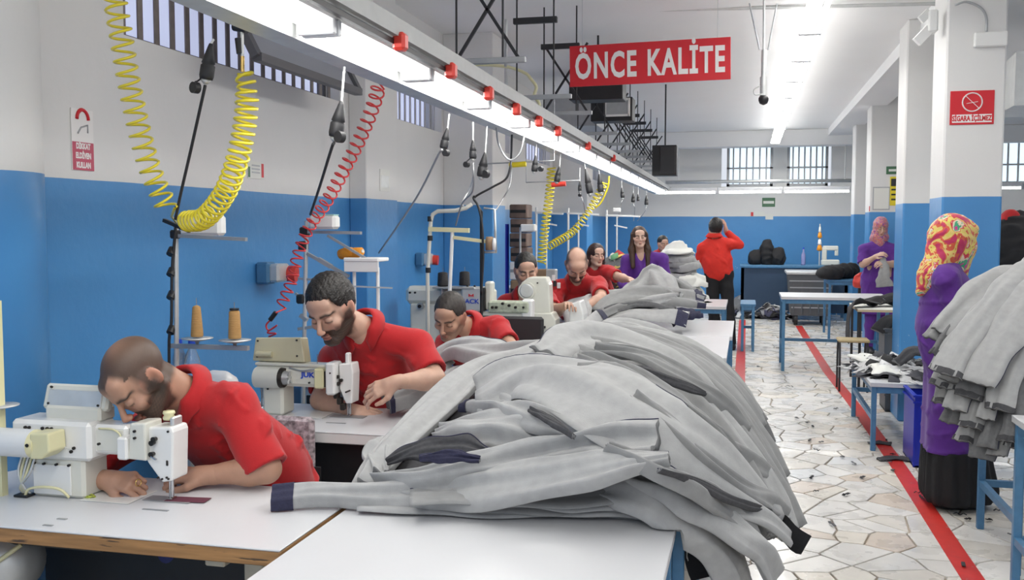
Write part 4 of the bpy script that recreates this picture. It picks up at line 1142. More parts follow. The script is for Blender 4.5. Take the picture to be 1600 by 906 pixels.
# stand 3
y = 6.12; P = lambda px, py, dy=0: at(px, py, y=y + dy)
t = thing('thread_stand', 'white and green tube thread stand with a bent top left of the black post', 'thread stand', (P(672, 500).x, y, 0), 0, 'thread stands')
pb_ = P(668, 425)
MB().tube([(pb_.x, y, .0), P(668, 425), P(673, 345), P(676, 335), P(684, 330), P(712, 329), P(728, 325), P(737, 319)], .014, 8).build('pole', M['cream'], t)
for py in (342, 372, 422): MB().cyl(P(672 if py < 400 else 669, py - 4), P(672 if py < 400 else 669, py + 4), .018, n=10).build('clamp', M['black'], t)
MB().cyl(P(702, 470), P(707, 357), .013, n=8).build('second_pole', M['white_trim'], t)
MB().bar(P(670, 358), P(733, 360), .03, .03).build('cross_arm', M['cream_yellow'], t)
MB().bar(P(709, 371), P(765, 378), .028, .022).build('lower_arm', M['cream_yellow'], t)
MB().lathe([(.15, 0), (.15, .015), (.02, .03)], (pb_.x, y, 0), 20).build('base', M['dark_metal'], t)
for px, py, l in ((692, 447, 'left'), (726, 446, 'right')):
    q = P(px, py, .35); q.z = max(q.z, 1.12)
    cone_spool(q, .040, .034, .10, M['thread_black'], l + ' black thread cone above the long cream machine')
tb = thing('thread_tray', 'narrow tray holding the black thread cones behind the long cream machine', 'tray', P(705, 450, .35))
q0, q1 = P(680, 448, .35), P(745, 448, .35)
zz = min(P(692, 447, .35).z, 2); zz = max(zz, 1.12)
MB().box(((q0.x + q1.x) / 2, y + .35, zz - .008), (q1.x - q0.x, .14, .012), .003).build('plate', M['grey_metal'], tb)
MB().cyl((q0.x + .05, y + .35, 0), (q0.x + .05, y + .35, zz - .012), .012, n=8).build('post', M['grey_metal'], tb)
q = P(752, 470)
t = thing('power_post', 'black cable post rising behind the grey motor panel', 'post', (q.x, y, 0))
MB().cyl((q.x, y, 0), P(752, 330), .011, n=8).build('pole', M['black'], t)
MB().tube(smoothpath([P(752, 460, -.02), P(755, 400, -.02), P(753, 350, -.02), P(747, 322, -.02), P(740, 310, -.02), P(742, 306, -.02)], 6), .008, 6).build('cable', M['black_rubber'], t)
MB().tube([P(756, 325), P(773, 327), P(775, 395)], .008, 6).tube([P(756, 394), P(776, 394)], .008, 6).build('frame', M['galv'], t)
MB().lathe([(.13, 0), (.13, .015), (.02, .03)], (q.x, y, 0), 16).build('base', M['dark_metal'], t)
q = P(765, 391)
MB().lathe([(.028, 0), (.03, .06), (.024, .09)], q, 12).build('thread_cone', M['cardboard'], label='brown spool on the little tray of the black post', cat='thread')
q = P(772, 391, -.02); MB().lathe([(.012, 0), (.014, .05), (.010, .075), (.006, .08)], q, 10).build('oil_bottle', M['white_trim'], label='small white bottle on the little tray of the black post', cat='bottle')
# near-left stand peeking in
y = 2.5; P = lambda px, py, dy=0: at(px, py, y=y + dy)
t = thing('thread_stand', 'cream post with a pale saucer cut by the left edge of the picture', 'thread stand', (P(-8, 600).x, y, 0))
q = P(-3, 600); MB().bar((q.x, y, 0), (q.x, y, P(0, 470).z), .025).build('pole', M['cream_yellow'], t)
q = P(0, 634); MB().lathe([(.004, -.02), (.01, -.01), (.055, 0), (.056, .003), (.004, .002)], q, 24).build('saucer', M['galv'], t)
# wall sockets
def wall_socket(px, py, label, x=XL, s=1.0):
    c = at(px, py, x=x)
    t = thing('wall_socket', label, 'socket', c, 0, 'industrial wall sockets')
    MB().box((x + .04 * s, c.y - .02, c.z), (.08 * s, .10 * s, .12 * s), .012).build('base_box', M['blue_paint'], t)
    MB().box((x + .07 * s, c.y + .02, c.z), (.12 * s, .14 * s, .10 * s), .012).build('body', M['galv'], t)
    MB().cyl((x + .10 * s, c.y + .08 * s, c.z - .005), (x + .17 * s, c.y + .09 * s, c.z - .01), .045 * s, n=16).build('cap', M['red_plastic'], t)
    return t
wall_socket(408, 426, 'red and grey wall socket on the blue wall left of the red coil')
wall_socket(652, 405, 'small red and grey wall socket left of the bent tube stand', s=.9)
# ================================================================== hanging plugs
def hang_plug(px, pw, pt, pb, label, lean=0, cap=None, cable=None, yq=None):
    """pw: pixel row where the wire leaves the duct, pt/pb: top and bottom of the black plug"""
    # depth: under the duct along the left row
    o_ = Vector((0, 0, EYE)); d = ray(px, pw)
    c0 = along(-.10, 0, 0); t_ = (c0 - o_).xy.to_3d().dot(ROWS) / d.xy.to_3d().dot(ROWS)
    y = (o_ + d * t_).y if yq is None else yq
    P = lambda a, b, dy=0: at(a, b, y=y + dy)
    top = P(px, pw); a = P(px - lean * .3, pt); b = P(px - lean, pb)
    t = thing('hanging_plug', label, 'plug', b, 0, 'black plugs hung from the light row')
    L = (a - b).length; ax = (b - a).normalized()
    top.z = min(top.z, 2.26) if top.z > 2.3 else top.z
    MB().cyl(top, a, .004, n=6).build('wire', M['white_trim'], t)
    R = frame(a, Vector((0, 1, 0)).cross(ax), Vector((0, 1, 0))); 
    Mx = Matrix.Translation(a) @ ax.to_track_quat('Z', 'Y').to_matrix().to_4x4()
    r = min(.031, L * .20)
    MB().lathe([(r * .25, 0), (r * .4, L * .1), (r * .75, L * .38), (r * .95, L * .55), (r * .8, L * .58), (r, L * .62), (r * 1.02, L * .9), (r * .9, L)], (0, 0, 0), 16, M=Mx).build('body', M['black_rubber'], t)
    MB().lathe([(r * .7, L), (r * .6, L * 1.08), (r * .25, L * 1.14)], (0, 0, 0), 12, M=Mx).build('plug_nose', M['galv'], t)
    if cap:
        c = P(cap[0], cap[1], -.02)
        fx = Mx.to_3x3()
        MB().cyl(c + Vector((.004, .010, 0)), c - Vector((.004, .010, 0)), r * .8, n=16).build('cap', M['black_rubber'], t); cap_o = t.children[-1] if t.children else t; cap_o = [q_ for q_ in t.children if q_.name.startswith('cap')][-1]
        MB().tube(smoothpath([b + Vector((0, -.01, L * .1)), (b + c) / 2 + Vector((-.01, 0, L * .08)), c + Vector((0, 0, r * .8))], 4), .003, 5).build('cap_strap', M['black_rubber'], cap_o)
    if cable:
        pts = [b + ax * .02] + [at(u, v, y=y + w) for u, v, w in cable]
        MB().tube(smoothpath(pts, 6), .0055, 6).build('cable', M['black_rubber'] if px < 640 else M['grey_metal'], t)
    return t
hang_plug(333, 8, 68, 124, 'large black plug with a round cap hanging in front of the barred window', 11, (305, 137), [(317, 150, 0), (298, 235, .06), (283, 300, .1), (274, 343, .12)], 3.0)
hang_plug(538, 104, 158, 214, 'black plug with a round cap hanging left of the red coil top', 14, (531, 214), [(518, 232, 0), (500, 290, .3), (485, 335, .6)])
hang_plug(702, 178, 200, 232, 'black plug with a cap under the light row, first right of the small barred window', 9, (697, 239), [(686, 240, 0), (650, 310, .5), (592, 395, 1.0)])
hang_plug(739, 190, 219, 248, 'black cone plug with a white nose, second right of the small barred window', 0, (729, 257), [(740, 275, 0), (738, 300, .1), (722, 318, .4), (712, 352, .6)])
hang_plug(761, 197, 238, 276, 'black plug leaning left beside the yellow sleeve', 9, (759, 272), None)
hang_plug(838, 225, 243, 268, 'black plug right of the yellow sleeve', 3, (845, 264))
hang_plug(876, 240, 260, 284, 'black plug just behind the red sleeve', 6)
hang_plug(906, 262, 283, 298, 'black cone plug with a round cap below it, right of the red sleeve', 0, (906, 305), [(912, 318, 0), (914, 330, .2)])
hang_plug(912, 250, 264, 302, 'long black plug hanging aslant right of the red sleeve', -10)
hang_plug(935, 258, 272, 300, 'black plug under the light row left of the yellow curl', -4)
hang_plug(971, 275, 293, 309, 'small black plug right of the yellow curl', -2, None, [(970, 320, 0), (966, 340, .2)])
hang_plug(990, 283, 301, 316, 'small black plug, third from the far end of the light row', 1, None, [(992, 325, 0), (990, 345, .2)])
hang_plug(997, 285, 303, 314, 'small black plug, second from the far end of the light row', 0)
hang_plug(1010, 288, 305, 320, 'small black plug nearest the far end of the light row', 0, None, [(1008, 330, 0), (996, 345, .2)])
# sleeves on thin rods
for px0, px1, py, c0, c1, m_, nm in ((755, 866, 252, 796, 822, M['sign_yellow'], 'yellow'), (822, 905, 283, 862, 884, M['red_plastic'], 'red')):
    yy = 7.0 if nm == 'yellow' else 7.8
    P = lambda a, b: at(a, b, y=yy)
    t = thing('rod_sleeve', nm + ' sleeve on a thin rod hanging under the light row', 'rod', P((c0 + c1) / 2, py))
    pr = [P(px0, py + (4 if nm == 'yellow' else 2)), P(px1, py - 1)]
    MB().cyl(pr[0], pr[1], .005, n=6).build('rod', M['grey_metal'], t)
    MB().cyl(P(c0, py + 6), P(c1, py + 4), .020, n=12).build('sleeve', m_, t)
    MB().cyl(pr[0] if nm == 'red' else pr[1], (pr[0] if nm == 'red' else pr[1]) + Vector((0, 0, .55)), .003, n=5).build('hanger', M['grey_metal'], t)
# ================================================================== coiled hoses
def coil(axis_pts, turns, r, wire, name, label, m_, seg=14, cat='air hose', ends=(None, None), grow=None):
    ax = smoothpath(axis_pts, 16)
    Ls = [0]
    for i in range(1, len(ax)): Ls.append(Ls[-1] + (ax[i] - ax[i - 1]).length)
    n = int(turns * seg); pts = []; u = None
    for k in range(n + 1):
        # equal share of turns along the measured spacing table
        s = k / n
        s2 = grow(s) if grow else s
        D = s2 * Ls[-1]; i = max(0, min(len(ax) - 2, next((j for j in range(len(Ls)) if Ls[j] >= D), len(Ls) - 1) - 1))
        f = (D - Ls[i]) / max(1e-6, Ls[i + 1] - Ls[i]); p = ax[i].lerp(ax[i + 1], min(max(f, 0), 1)); tg = (ax[i + 1] - ax[i]).normalized()
        if u is None: u = tg.cross(Vector((.2, 1, .1))).normalized()
        u = (u - tg * u.dot(tg)).normalized(); w = tg.cross(u)
        a = 2 * PI * k / seg
        rr = r(s) if callable(r) else r
        pts.append(p + (u * math.cos(a) + w * math.sin(a)) * rr)
    if ends[0]: pts = [Vector(q) for q in ends[0]] + pts
    if ends[1]: pts = pts + [Vector(q) for q in ends[1]]
    return MB().tube(pts, wire, 6).build(name, m_, label=label, cat=cat, base=(0, 0, 0))
# big yellow loop
Pa = lambda a, b, y=3.0: at(a, b, y=y)
coil([Pa(178, -12, 2.9), Pa(190, 60, 2.92), Pa(200, 120, 2.95), Pa(217, 200, 3.0), Pa(235, 265, 3.05), Pa(262, 328, 3.1)], 18, lambda s: .036, .0052,
     'coiled_hose', 'yellow coiled air hose hanging from the ceiling down to the dark thread stand', M['yellow_plastic'], ends=(None, [at(268, 338, y=3.2), at(275, 347, y=3.38)]))
coil([Pa(292, 346, 3.2), Pa(320, 340, 3.12), Pa(352, 300, 3.05), Pa(372, 245, 3.0), Pa(383, 190, 3.0), Pa(386, 140, 3.0), Pa(380, 112, 3.0)], 27, lambda s: .036 if s < .9 else .030, .0055,
     'coiled_hose', 'yellow coiled air hose rising from the dark stand to the tap by the barred window', M['yellow_plastic'], ends=([at(290, 356, y=3.4)], None))
t = thing('air_tap', 'black and chrome air tap with a blue spiral where the yellow hose ends', 'tap', Pa(378, 100))
MB().cyl(Pa(379, 112), Pa(379, 88), .007, n=8).build('coupling', M['gold'], t)
MB().cyl(Pa(379, 88), Pa(378, 50), .006, n=8).build('stem', M['galv'], t)
MB().cyl(Pa(375, 84), Pa(373, 60), .012, .014, 10).build('body', M['black'], t)
MB().cyl(Pa(366, 40), Pa(386, 44), .018, n=12).build('valve', M['black'], t)
MB().cyl(Pa(380, 44), Pa(380, 30), .008, n=8).build('pipe', M['galv'], t)
# red coil
Pb = lambda a, b, y: at(a, b, y=y)
coil([Pb(592, 134, 4.3), Pb(583, 165, 4.35), Pb(563, 215, 4.4), Pb(535, 270, 4.45), Pb(510, 315, 4.5), Pb(486, 350, 4.55), Pb(468, 390, 4.55), Pb(455, 440, 4.5), Pb(438, 480, 4.45)], 29, lambda s: .034 - .006 * s, .0046,
     'coiled_hose', 'red coiled air hose hanging aslant in front of the second stand', M['red_hose'], ends=([at(590, 126, y=4.3)], [Pb(432, 488, 4.4), Pb(424, 498, 4.4)]))
MB().cyl(Pb(431, 488, 4.4), Pb(422, 500, 4.4), .012, n=10).build('hose_coupling', M['black'], label='black coupling near the low end of the red hose', cat='coupling', loc=Pb(426, 495, 4.4))
MB().tube(smoothpath([Pb(423, 499, 4.4), Pb(416, 508, 4.4), Pb(420, 516, 4.4), Pb(433, 508, 4.38), Pb(424, 514, 4.4), Pb(418, 520, 4.4), Pb(431, 521, 4.38), Pb(420, 526, 4.42)], 6), .0046, 6).build('hose_tail', M['red_hose'], label='loose red hose end curling above the second machine', cat='air hose', base=(0, 0, 0))
# far yellow coils
coil([at(862, 262, y=8.6), at(858, 310, y=8.6), at(851, 360, y=8.6), at(846, 412, y=8.6)], 24, .038, .007, 'coiled_hose', 'far yellow coiled hose hanging straight beside the cardboard stack', M['yellow_plastic'], seg=9)
coil([at(945, 285, y=9.6), at(920, 330, y=9.6), at(895, 362, y=9.5), at(858, 385, y=9.2)], 24, .036, .007, 'coiled_hose', 'far yellow coiled hose slanting down behind the bald man', M['yellow_plastic'], seg=9)
MB().tube(smoothpath([at(952, 275, y=9.6), at(950, 292, y=9.6), at(940, 315, y=9.6), at(930, 325, y=9.6)], 6), .009, 6).build('yellow_cable', M['yellow_plastic'], label='yellow loop of hose under the far part of the light row', cat='air hose', base=(0, 0, 0))
# loose cables
def cable(pts, r, m_, label, y=7.0):
    return MB().tube(smoothpath([at(*p[:2], y=(p[2] if len(p) > 2 else y)) for p in pts], 7), r, 6).build('cable', m_, label=label, cat='cable', base=(0, 0, 0))
YC = on_sheet(797, 204, -.115).y
cable([(776, 196, on_sheet(776, 194, -.115).y), (776, 200, on_sheet(776, 194, -.115).y), (778, 220), (786, 240), (798, 250), (812, 240), (818, 220), (819, 210)], .006, M['grey_metal'], 'grey cable loop hanging under the light row above the yellow sleeve', YC)
cable([(800, 206, on_sheet(800, 206, -.115).y), (799, 240), (797, 262), (790, 280), (770, 292), (742, 308), (745, 318), (752, 330)], .007, M['black_rubber'], 'dark cable swinging from the light row to the black post', 6.12)
cable([(800, 258, 7.0), (796, 290), (785, 312), (775, 328, 6.12)], .005, M['grey_metal'], 'thin grey cable dropping from the yellow sleeve to the white frame', 6.6)
cable([(740, 275, on_sheet(739, 190, -.1).y), (735, 292), (722, 318), (730, 325, 6.12)], .006, M['white_trim'], 'pale cable joining the bent tube of the third stand', 6.2)
cable([(690, 103, 6.8), (740, 101, 6.8), (790, 104, 6.8), (820, 114, 6.8), (830, 124, 6.8), (838, 136, 6.8), (835, 150, 6.8), (843, 163, 6.8), (840, 180, 6.8)], .012, M['cream_yellow'], 'thick yellowish hose arching behind the busbar towards the red sign', 6.8)
cable([(790, 104, 6.6), (792, 60, 6.6)], .010, M['grey_metal'], 'dark rubber hose hanging beside the bent conduit')
cable([(334, 10, 3.0), (336, -30, 3.0)], .004, M['white_trim'], 'pale wire above the large black plug')
# ================================================================== people
def Rn(f, up):
    """rotation whose columns are right, forward, up"""
    f = Vector(f).normalized(); u = Vector(up); u = (u - f * u.dot(f)).normalized(); r = f.cross(u)
    return np.array([[r.x, f.x, u.x], [r.y, f.y, u.y], [r.z, f.z, u.z]], np.float32)
def head_prims(c, R, s=1.0, beard=0.0, fem=False):
    c = A3(c); W = lambda x, y, z: c + R @ (A3((x, y, z)) * s)
    q = [el(W(0, -.018, .036), A3((.074, .093, .084)) * s, R, .02),
         el(W(0, .022, -.030), A3((.058, .066, .083)) * s, R, .03 * s)]
    jw = .052 if fem else .058
    for e in (-1, 1):
        q.append(rc(W(e * jw, -.01, -.045), W(e * .020, .070, -.092), .020 * s, .017 * s, .022 * s))
        q.append(el(W(e * .042, .062, -.022), A3((.022, .022, .020)) * s, R, .02 * s))
        q.append(el(W(e * .068, .01, .0), A3((.012, .03, .03)) * s, R, .02 * s))
    q += [el(W(0, .078, -.094), A3((.022, .018, .016)) * s, R, .018 * s),
          el(W(0, .074, .024), A3((.050, .022, .012)) * s, R, .014 * s),
          el(W(0, .06, .055), A3((.052, .03, .035)) * s, R, .02 * s)]
    for e in (-1, 1):
        q.append(el(W(e * .031, .102, .003), A3((.019, .019, .012)) * s, R, .014 * s, 's'))
        q.append(el(W(e * .031, .0775, .002), A3((.0145, .0135, .0125)) * s, R, .004 * s))
    q += [rc(W(0, .092, .010), W(0, .117, -.026), .0075 * s, .0105 * s, .010 * s),
          el(W(0, .108, -.034), A3((.017, .012, .008)) * s, R, .007 * s),
          el(W(0, .096, -.057), A3((.022, .009, .0055)) * s, R, .006 * s),
          el(W(0, .094, -.068), A3((.019, .010, .0065)) * s, R, .006 * s),
          el(W(0, .107, -.0625), A3((.024, .008, .0016)) * s, R, .003 * s, 's')]
    for e in (-1, 1):
        Re = R @ np.array([[math.cos(e * .35), -math.sin(e * .35), 0], [math.sin(e * .35), math.cos(e * .35), 0], [0, 0, 1]], np.float32)
        q.append(el(W(e * .077, -.012, .0), A3((.009, .019, .031)) * s, Re, .006 * s))
        q.append(el(W(e * .086, -.006, .003), A3((.006, .010, .018)) * s, Re, .004 * s, 's'))
    return q
def head_color(c, R, s, skin, beard=0.0, bcol=(.03, .022, .018), eyes='down', lips=None, brow=1.0, buzz=None):
    c = A3(c); skin = np.array(skin); bcol = np.array(bcol)
    lips = np.array(lips if lips else (skin[0] * .78, skin[1] * .52, skin[2] * .52))
    def f(V):
        q = ((V - c) @ R) / s
        x, y, z = q[:, 0], q[:, 1], q[:, 2]; ax = np.abs(x)
        C = np.tile(skin, (len(V), 1)).astype(float)
        near = (np.abs(q) < .16).all(1)
        def mixin(w, col):
            w = np.clip(w, 0, 1) * near
            C[:] = C * (1 - w[:, None]) + np.array(col) * w[:, None]
        ss = lambda a, b, v: np.clip((v - a) / (b - a), 0, 1)
        # redder cheeks, nose and ears
        mixin(.35 * np.exp(-((ax - .04) ** 2 + (z + .03) ** 2) / .0006) * (y > .03), skin * np.array((1.08, .8, .78)))
        mixin(.35 * np.exp(-(ax ** 2 + (z + .03) ** 2) / .0003) * (y > .09), skin * np.array((1.08, .78, .75)))
        mixin(.5 * (ax > .073), skin * np.array((1.05, .72, .68)))
        # beard or stubble
        if beard > 0:
            lowf = ss(-.022, -.045, z - .25 * (ax - .03)) * ss(.0, .03, y + .02 + (ax > .05) * .03)
            side = ss(.052, .060, ax) * ss(.02, -.01, z) * ss(-.035, -.015, y) * ss(.05, .03, y)
            up = ss(-.036, -.044, z) * (y > .07)
            w = np.maximum(np.minimum(lowf, 1) * np.where((y > .06) & (z > -.050) & (ax > .03), .5, 1), side)
            w = np.maximum(w * np.where(z > -.04, np.where(ax > .045, 1, 0), 1), up * (ax < .036))
            n = .93 + .07 * np.sin(x * 900 + z * 400) * np.sin(z * 1100 + y * 500)
            mixin(np.clip(w * 1.3, 0, 1) * beard * n * ss(-.128, -.112, z) * ss(-.02, .0, y), bcol)
        # lips
        mixin(np.exp(-((ax / .021) ** 4 + ((z + .0625) / .0105) ** 4)) * (y > .085), lips)
        mixin(.8 * np.exp(-((ax / .022) ** 4 + ((z + .0625) / .0022) ** 2)) * (y > .085), lips * .35)
        # brows
        bz = .024 + .006 * np.clip((ax - .012) / .03, 0, 1) - .010 * np.clip((ax - .035) / .02, 0, 1)
        mixin(brow * np.exp(-(((z - bz) / .0055) ** 2)) * ss(.008, .014, ax) * ss(.058, .050, ax) * (y > .045), bcol * .8)
        # eyes
        ex = (ax - .031) / .0155; ez = (z - .002)
        if eyes == 'down':
            mixin(.9 * np.exp(-((ez + .004 + .003 * ex ** 2) / .0024) ** 2) * (np.abs(ex) < 1.05) * (y > .06), (.02, .015, .012))
            mixin(.3 * np.exp(-(ez / .009) ** 2) * (np.abs(ex) < 1.2) * (y > .06), skin * .55)
        else:
            half = .0062 * np.sqrt(np.clip(1 - ex ** 2, 0, 1))
            op = (np.abs(ez) < half) & (y > .06)
            mixin(op * .55, (.62, .58, .55))
            mixin((op & (((ax - .031) ** 2 + ez ** 2) < .0058 ** 2)).astype(float), (.05, .025, .015))
            mixin(.85 * np.exp(-((ez - half - .0006) / .0016) ** 2) * (np.abs(ex) < 1.05) * (y > .06), (.02, .015, .012))
            mixin(.15 * np.exp(-((ez + half + .001) / .0018) ** 2) * (np.abs(ex) < 1.0) * (y > .06), skin * .5)
        if buzz:   # cropped hair tint on the scalp
            hl = ss(-.02, .0, buzz['fn'](x, y, z))
            n = 1.0 - (.55 * np.exp(-(x ** 2 + (y + .035) ** 2) / .0016) * (z > .06) if buzz.get('thin') else 0)
            hl = hl * ~((ax > .0735) & (((y + .012) / .019) ** 2 + (z / .030) ** 2 < 1))
            mixin(hl * buzz['amt'] * n, buzz['col'])
        return C
    return f
def hair_short(c, R, s, th=.008, front=.072, line=.052, side=-.03, rec=0.0, seed=1, lift=.0, hole=None):
    """hair cap following the skull; returns (prims, disp, cuts)"""
    c = A3(c)
    def f(P):
        q = ((P - c) @ R) / s
        r = A3((.0745 + th, .0935 + th, .0845 + th * 1.3 + lift)); p0 = q - A3((0, -.018, .036))
        k0 = np.sqrt(((p0 / r) ** 2).sum(-1)); k1 = np.sqrt(((p0 / (r * r)) ** 2).sum(-1)) + 1e-9
        d = k0 * (k0 - 1) / k1
        x, y, z = q[..., 0], q[..., 1], q[..., 2]; ax = np.abs(x)
        # face region: in front of a slanted hairline
        t = line + rec * np.exp(-((ax - .040) / .018) ** 2) - .6 * np.clip(ax - .052, 0, .03)
        face = np.minimum(y - (.040 - .9 * np.clip(.045 - z, 0, .2) * 0.35), t - z)      # >0: forehead/face
        face = np.maximum(face, np.minimum(y - .012, .030 - z))
        temple = np.minimum(y - .0, np.minimum(.02 - z + (ax - .07), .07 - ax + 1))
        low = side - z + .35 * np.clip(-y - .03, 0, 1) * -1 + .0
        low = (side - z) - .5 * np.clip(-y - .02, 0, .1)
        ear = .028 - np.sqrt((y + .008) ** 2 + (z + .004) ** 2)
        d = np.maximum(d, np.maximum(np.maximum(face, low), np.where(ax > .05, ear, -1)))
        if hole is not None:
            hx = (q - A3(hole[0])) ; d = np.maximum(d, hole[1] - np.sqrt((hx * hx).sum(-1)))
        return d * s
    rr = .125 * s
    return dict(lo=c - rr * 1.3, hi=c + rr * 1.3, f=f, k=0, op='u')
def strands(c, R, s, amp=.0018, fr=160):
    c = A3(c)
    def f(P):
        q = ((P - c) @ R) / s
        a = np.arctan2(q[:, 0], q[:, 2] - .02)
        return amp * .6 * (np.sin(a * fr * .13 + np.sin(q[:, 1] * 50) * 2) * np.sin(q[:, 1] * 80 + a * 7) + .8 * np.sin(a * fr * .4 + np.sin(q[:, 1] * 70) * 2.5) + .6 * np.sin(q[:, 1] * 230 + q[:, 0] * 190)) * s
    return f
def hand_prims(w, d, n, s=1.0, curl=.6, spread=.12, thumb=.5, side=1, bend=None):
    """w wrist, d towards the fingers, n out of the back of the hand, side +1: thumb along n x d"""
    w = Vector(w); d = Vector(d).normalized(); n = Vector(n); n = (n - d * n.dot(d)).normalized(); a = n.cross(d) * side   # a: towards the thumb
    q = []
    L = [.098, .105, .098, .078]        # index..little finger lengths
    K = [.088, .092, .087, .078]
    for i in range(4):
        o = (1.5 - i) * .0195
        k0 = w + a * o * .45 * s + d * .012 * s
        k1 = w + a * o * s + d * K[i] * s - n * abs(i - 1.2) * .0025 * s
        q.append(rc(k0, k1, .0150 * s, .0115 * s, .012 * s))
        dv = (d + a * spread * (1.5 - i) * .5).normalized(); p = k1; cu = (bend[i] if bend else curl * (1 + .06 * i))
        seg = [L[i] * .45, L[i] * .31, L[i] * .24]; rad = [.0098, .0088, .0080, .0068]
        ang = 0
        for j in range(3):
            ang += cu * (.75, 1.05, .8)[j]
            v = dv * math.cos(ang) - n * math.sin(ang)
            p2 = p + v * seg[j] * s
            q.append(rc(p, p2, rad[j] * s, rad[j + 1] * s, .004 * s)); p = p2
    q.append(rc(w - d * .02 * s, w + d * .03 * s, .025 * s, .024 * s, .02 * s))
    t0 = w + a * .020 * s + d * .020 * s - n * .006 * s
    t1 = t0 + (a * (.9 - .3 * thumb) + d * .75 - n * .35 * thumb).normalized() * .043 * s
    t2 = t1 + (a * (.45 - .5 * thumb) + d * .95 - n * .5 * thumb).normalized() * .033 * s
    t3 = t2 + (a * (.15 - .5 * thumb) + d - n * .6 * thumb).normalized() * .026 * s
    q += [rc(t0, t1, .0165 * s, .0125 * s, .014 * s), rc(t1, t2, .0118 * s, .0105 * s, .004 * s), rc(t2, t3, .0105 * s, .0085 * s, .004 * s)]
    return q
def ell_between(a, b, rx, ry, right, k=.05, ext=1.0):
    """ellipsoid stretched from a to b; rx across 'right', ry the other way"""
    a = Vector(a); b = Vector(b); u = (b - a); L = u.length / 2 * ext; u.normalize(); r = Vector(right); r = (r - u * r.dot(u)).normalized(); f = u.cross(r)
    R = np.array([[r.x, f.x, u.x], [r.y, f.y, u.y], [r.z, f.z, u.z]], np.float32)
    return el((a + b) / 2, (rx, ry, L), R, k)
def figure(name, label, J, skin=(.50, .30, .21), shirt=None, trousers=None, head=None, hands=(None, None), hb=.008, hh=.0045, hd=.0035,
           sleeve=.55, hem=None, hair=None, scale=1.0, collar=True, seed=1, long_sleeve=False, wr=.010, shoes=True, coat_len=0.0, vneck=.05, belly=0.0, bulk=0.0):
    """J: dict of joints in metres: head, neck, chest, pelvis, shL, elL, wrL, shR.., hipL, knL, anL ..; head: dict(f, up, s ...)"""
    J = {k: Vector(v) for k, v in J.items()}; S = scale
    base = Vector((J['pelvis'].x, J['pelvis'].y, 0))
    hc, hs = J['head'], head.get('s', 1.0) * S
    R = Rn(head['f'], head['up'])
    across = (J['shL'] - J['shR']).normalized()
    spine = (J['neck'] - J['pelvis']).normalized()
    HP = head_prims(hc, R, hs, fem=head.get('fem', False))
    nb = Vector((A3(hc) + R @ A3((0, -.035, -.055)) * hs).tolist())
    neck = [rc(nb, J['neck'], .052 * S, .058 * S, .03), rc(Vector((A3(hc) + R @ A3((0, .0, -.06)) * hs).tolist()), J['neck'] + (nb - J['neck']) * .3, .040 * S, .05 * S, .03)]
    def torso(g=0.0, bell=0.0):
        q = [ell_between(J['neck'] + spine * -.02, J['chest'] - spine * .20 * S, .165 * S + g, .115 * S + g, across, .06, 1.12),
             ell_between(J['chest'], J['pelvis'] + spine * .02, .150 * S + g + bell, .115 * S + g + bell, across, .08, 1.1),
             ell_between(J['pelvis'] - spine * .12 * S, J['pelvis'] + spine * .14 * S, .165 * S + g, .125 * S + g, across, .08, 1.0)]
        for e in 'LR':
            q.append(rc(J['neck'] - spine * .015, J['sh' + e], .055 * S + min(g, .016), .058 * S + min(g, .018), .05))
        return q
    def arm(e, g=0.0):
        sh, el_, wr_ = J['sh' + e], J['el' + e], J['wr' + e]
        m = el_ + (wr_ - el_) * .28
        return [rc(sh, el_, .056 * S + g, .043 * S + g, .03), rc(el_, m, .043 * S + g, .045 * S + g, .02), rc(m, wr_, .045 * S + g, .027 * S + g, .02)]
    def leg(e, g=0.0):
        h, k_, a = J['hip' + e], J['kn' + e], J['an' + e]
        m = k_ + (a - k_) * .3
        f_ = Vector((0, 0, 0))
        q = [rc(h, k_, .085 * S + g, .056 * S + g, .04), rc(k_, m, .056 * S + g, .056 * S + g, .03), rc(m, a, .056 * S + g, .038 * S + g, .03)]
        return q
    toe = head.get('toe', Vector((R[0][1], R[1][1], 0)).normalized() if abs(R[2][1]) < .97 else Vector((0, -1, 0)))
    toe = Vector(toe).normalized()
    BP = neck[:1] + torso(-.012) + arm('L') + arm('R') + leg('L', -.01) + leg('R', -.01)
    for e in 'LR': BP.append(rc(J['an' + e] - toe * .03 + Vector((0, 0, -.03)), J['an' + e] + toe * .12 + Vector((0, 0, -.045)), .035 * S, .028 * S, .03))
    parts = [solid(BP, hb), solid(neck + HP, hh)]
    for e, hnd in zip('LR', hands):
        if hnd is None: hnd = dict(n=(0, 0, 1), curl=.5)
        w = J['wr' + e]; dd = Vector(hnd.get('d', (w - J['el' + e])))
        q = [rc(w - (w - J['el' + e]).normalized() * .07, w, .031 * S, .0265 * S, .015)]
        q += hand_prims(w, dd, hnd['n'], hnd.get('s', 1.0) * S, hnd.get('curl', .5), hnd.get('spread', .15), hnd.get('thumb', .5), hnd.get('side', 1 if e == 'L' else -1), hnd.get('bend'))
        parts.append(solid(q, hd))
    cf = head_color(hc, R, hs, skin, head.get('beard', 0), head.get('bcol', (.03, .022, .018)), head.get('eyes', 'down'), None, head.get('brow', 1.0), head.get('buzz'))
    body = link_np(name, parts, M['skin'], None, cf, base=base, label=label, cat='person')
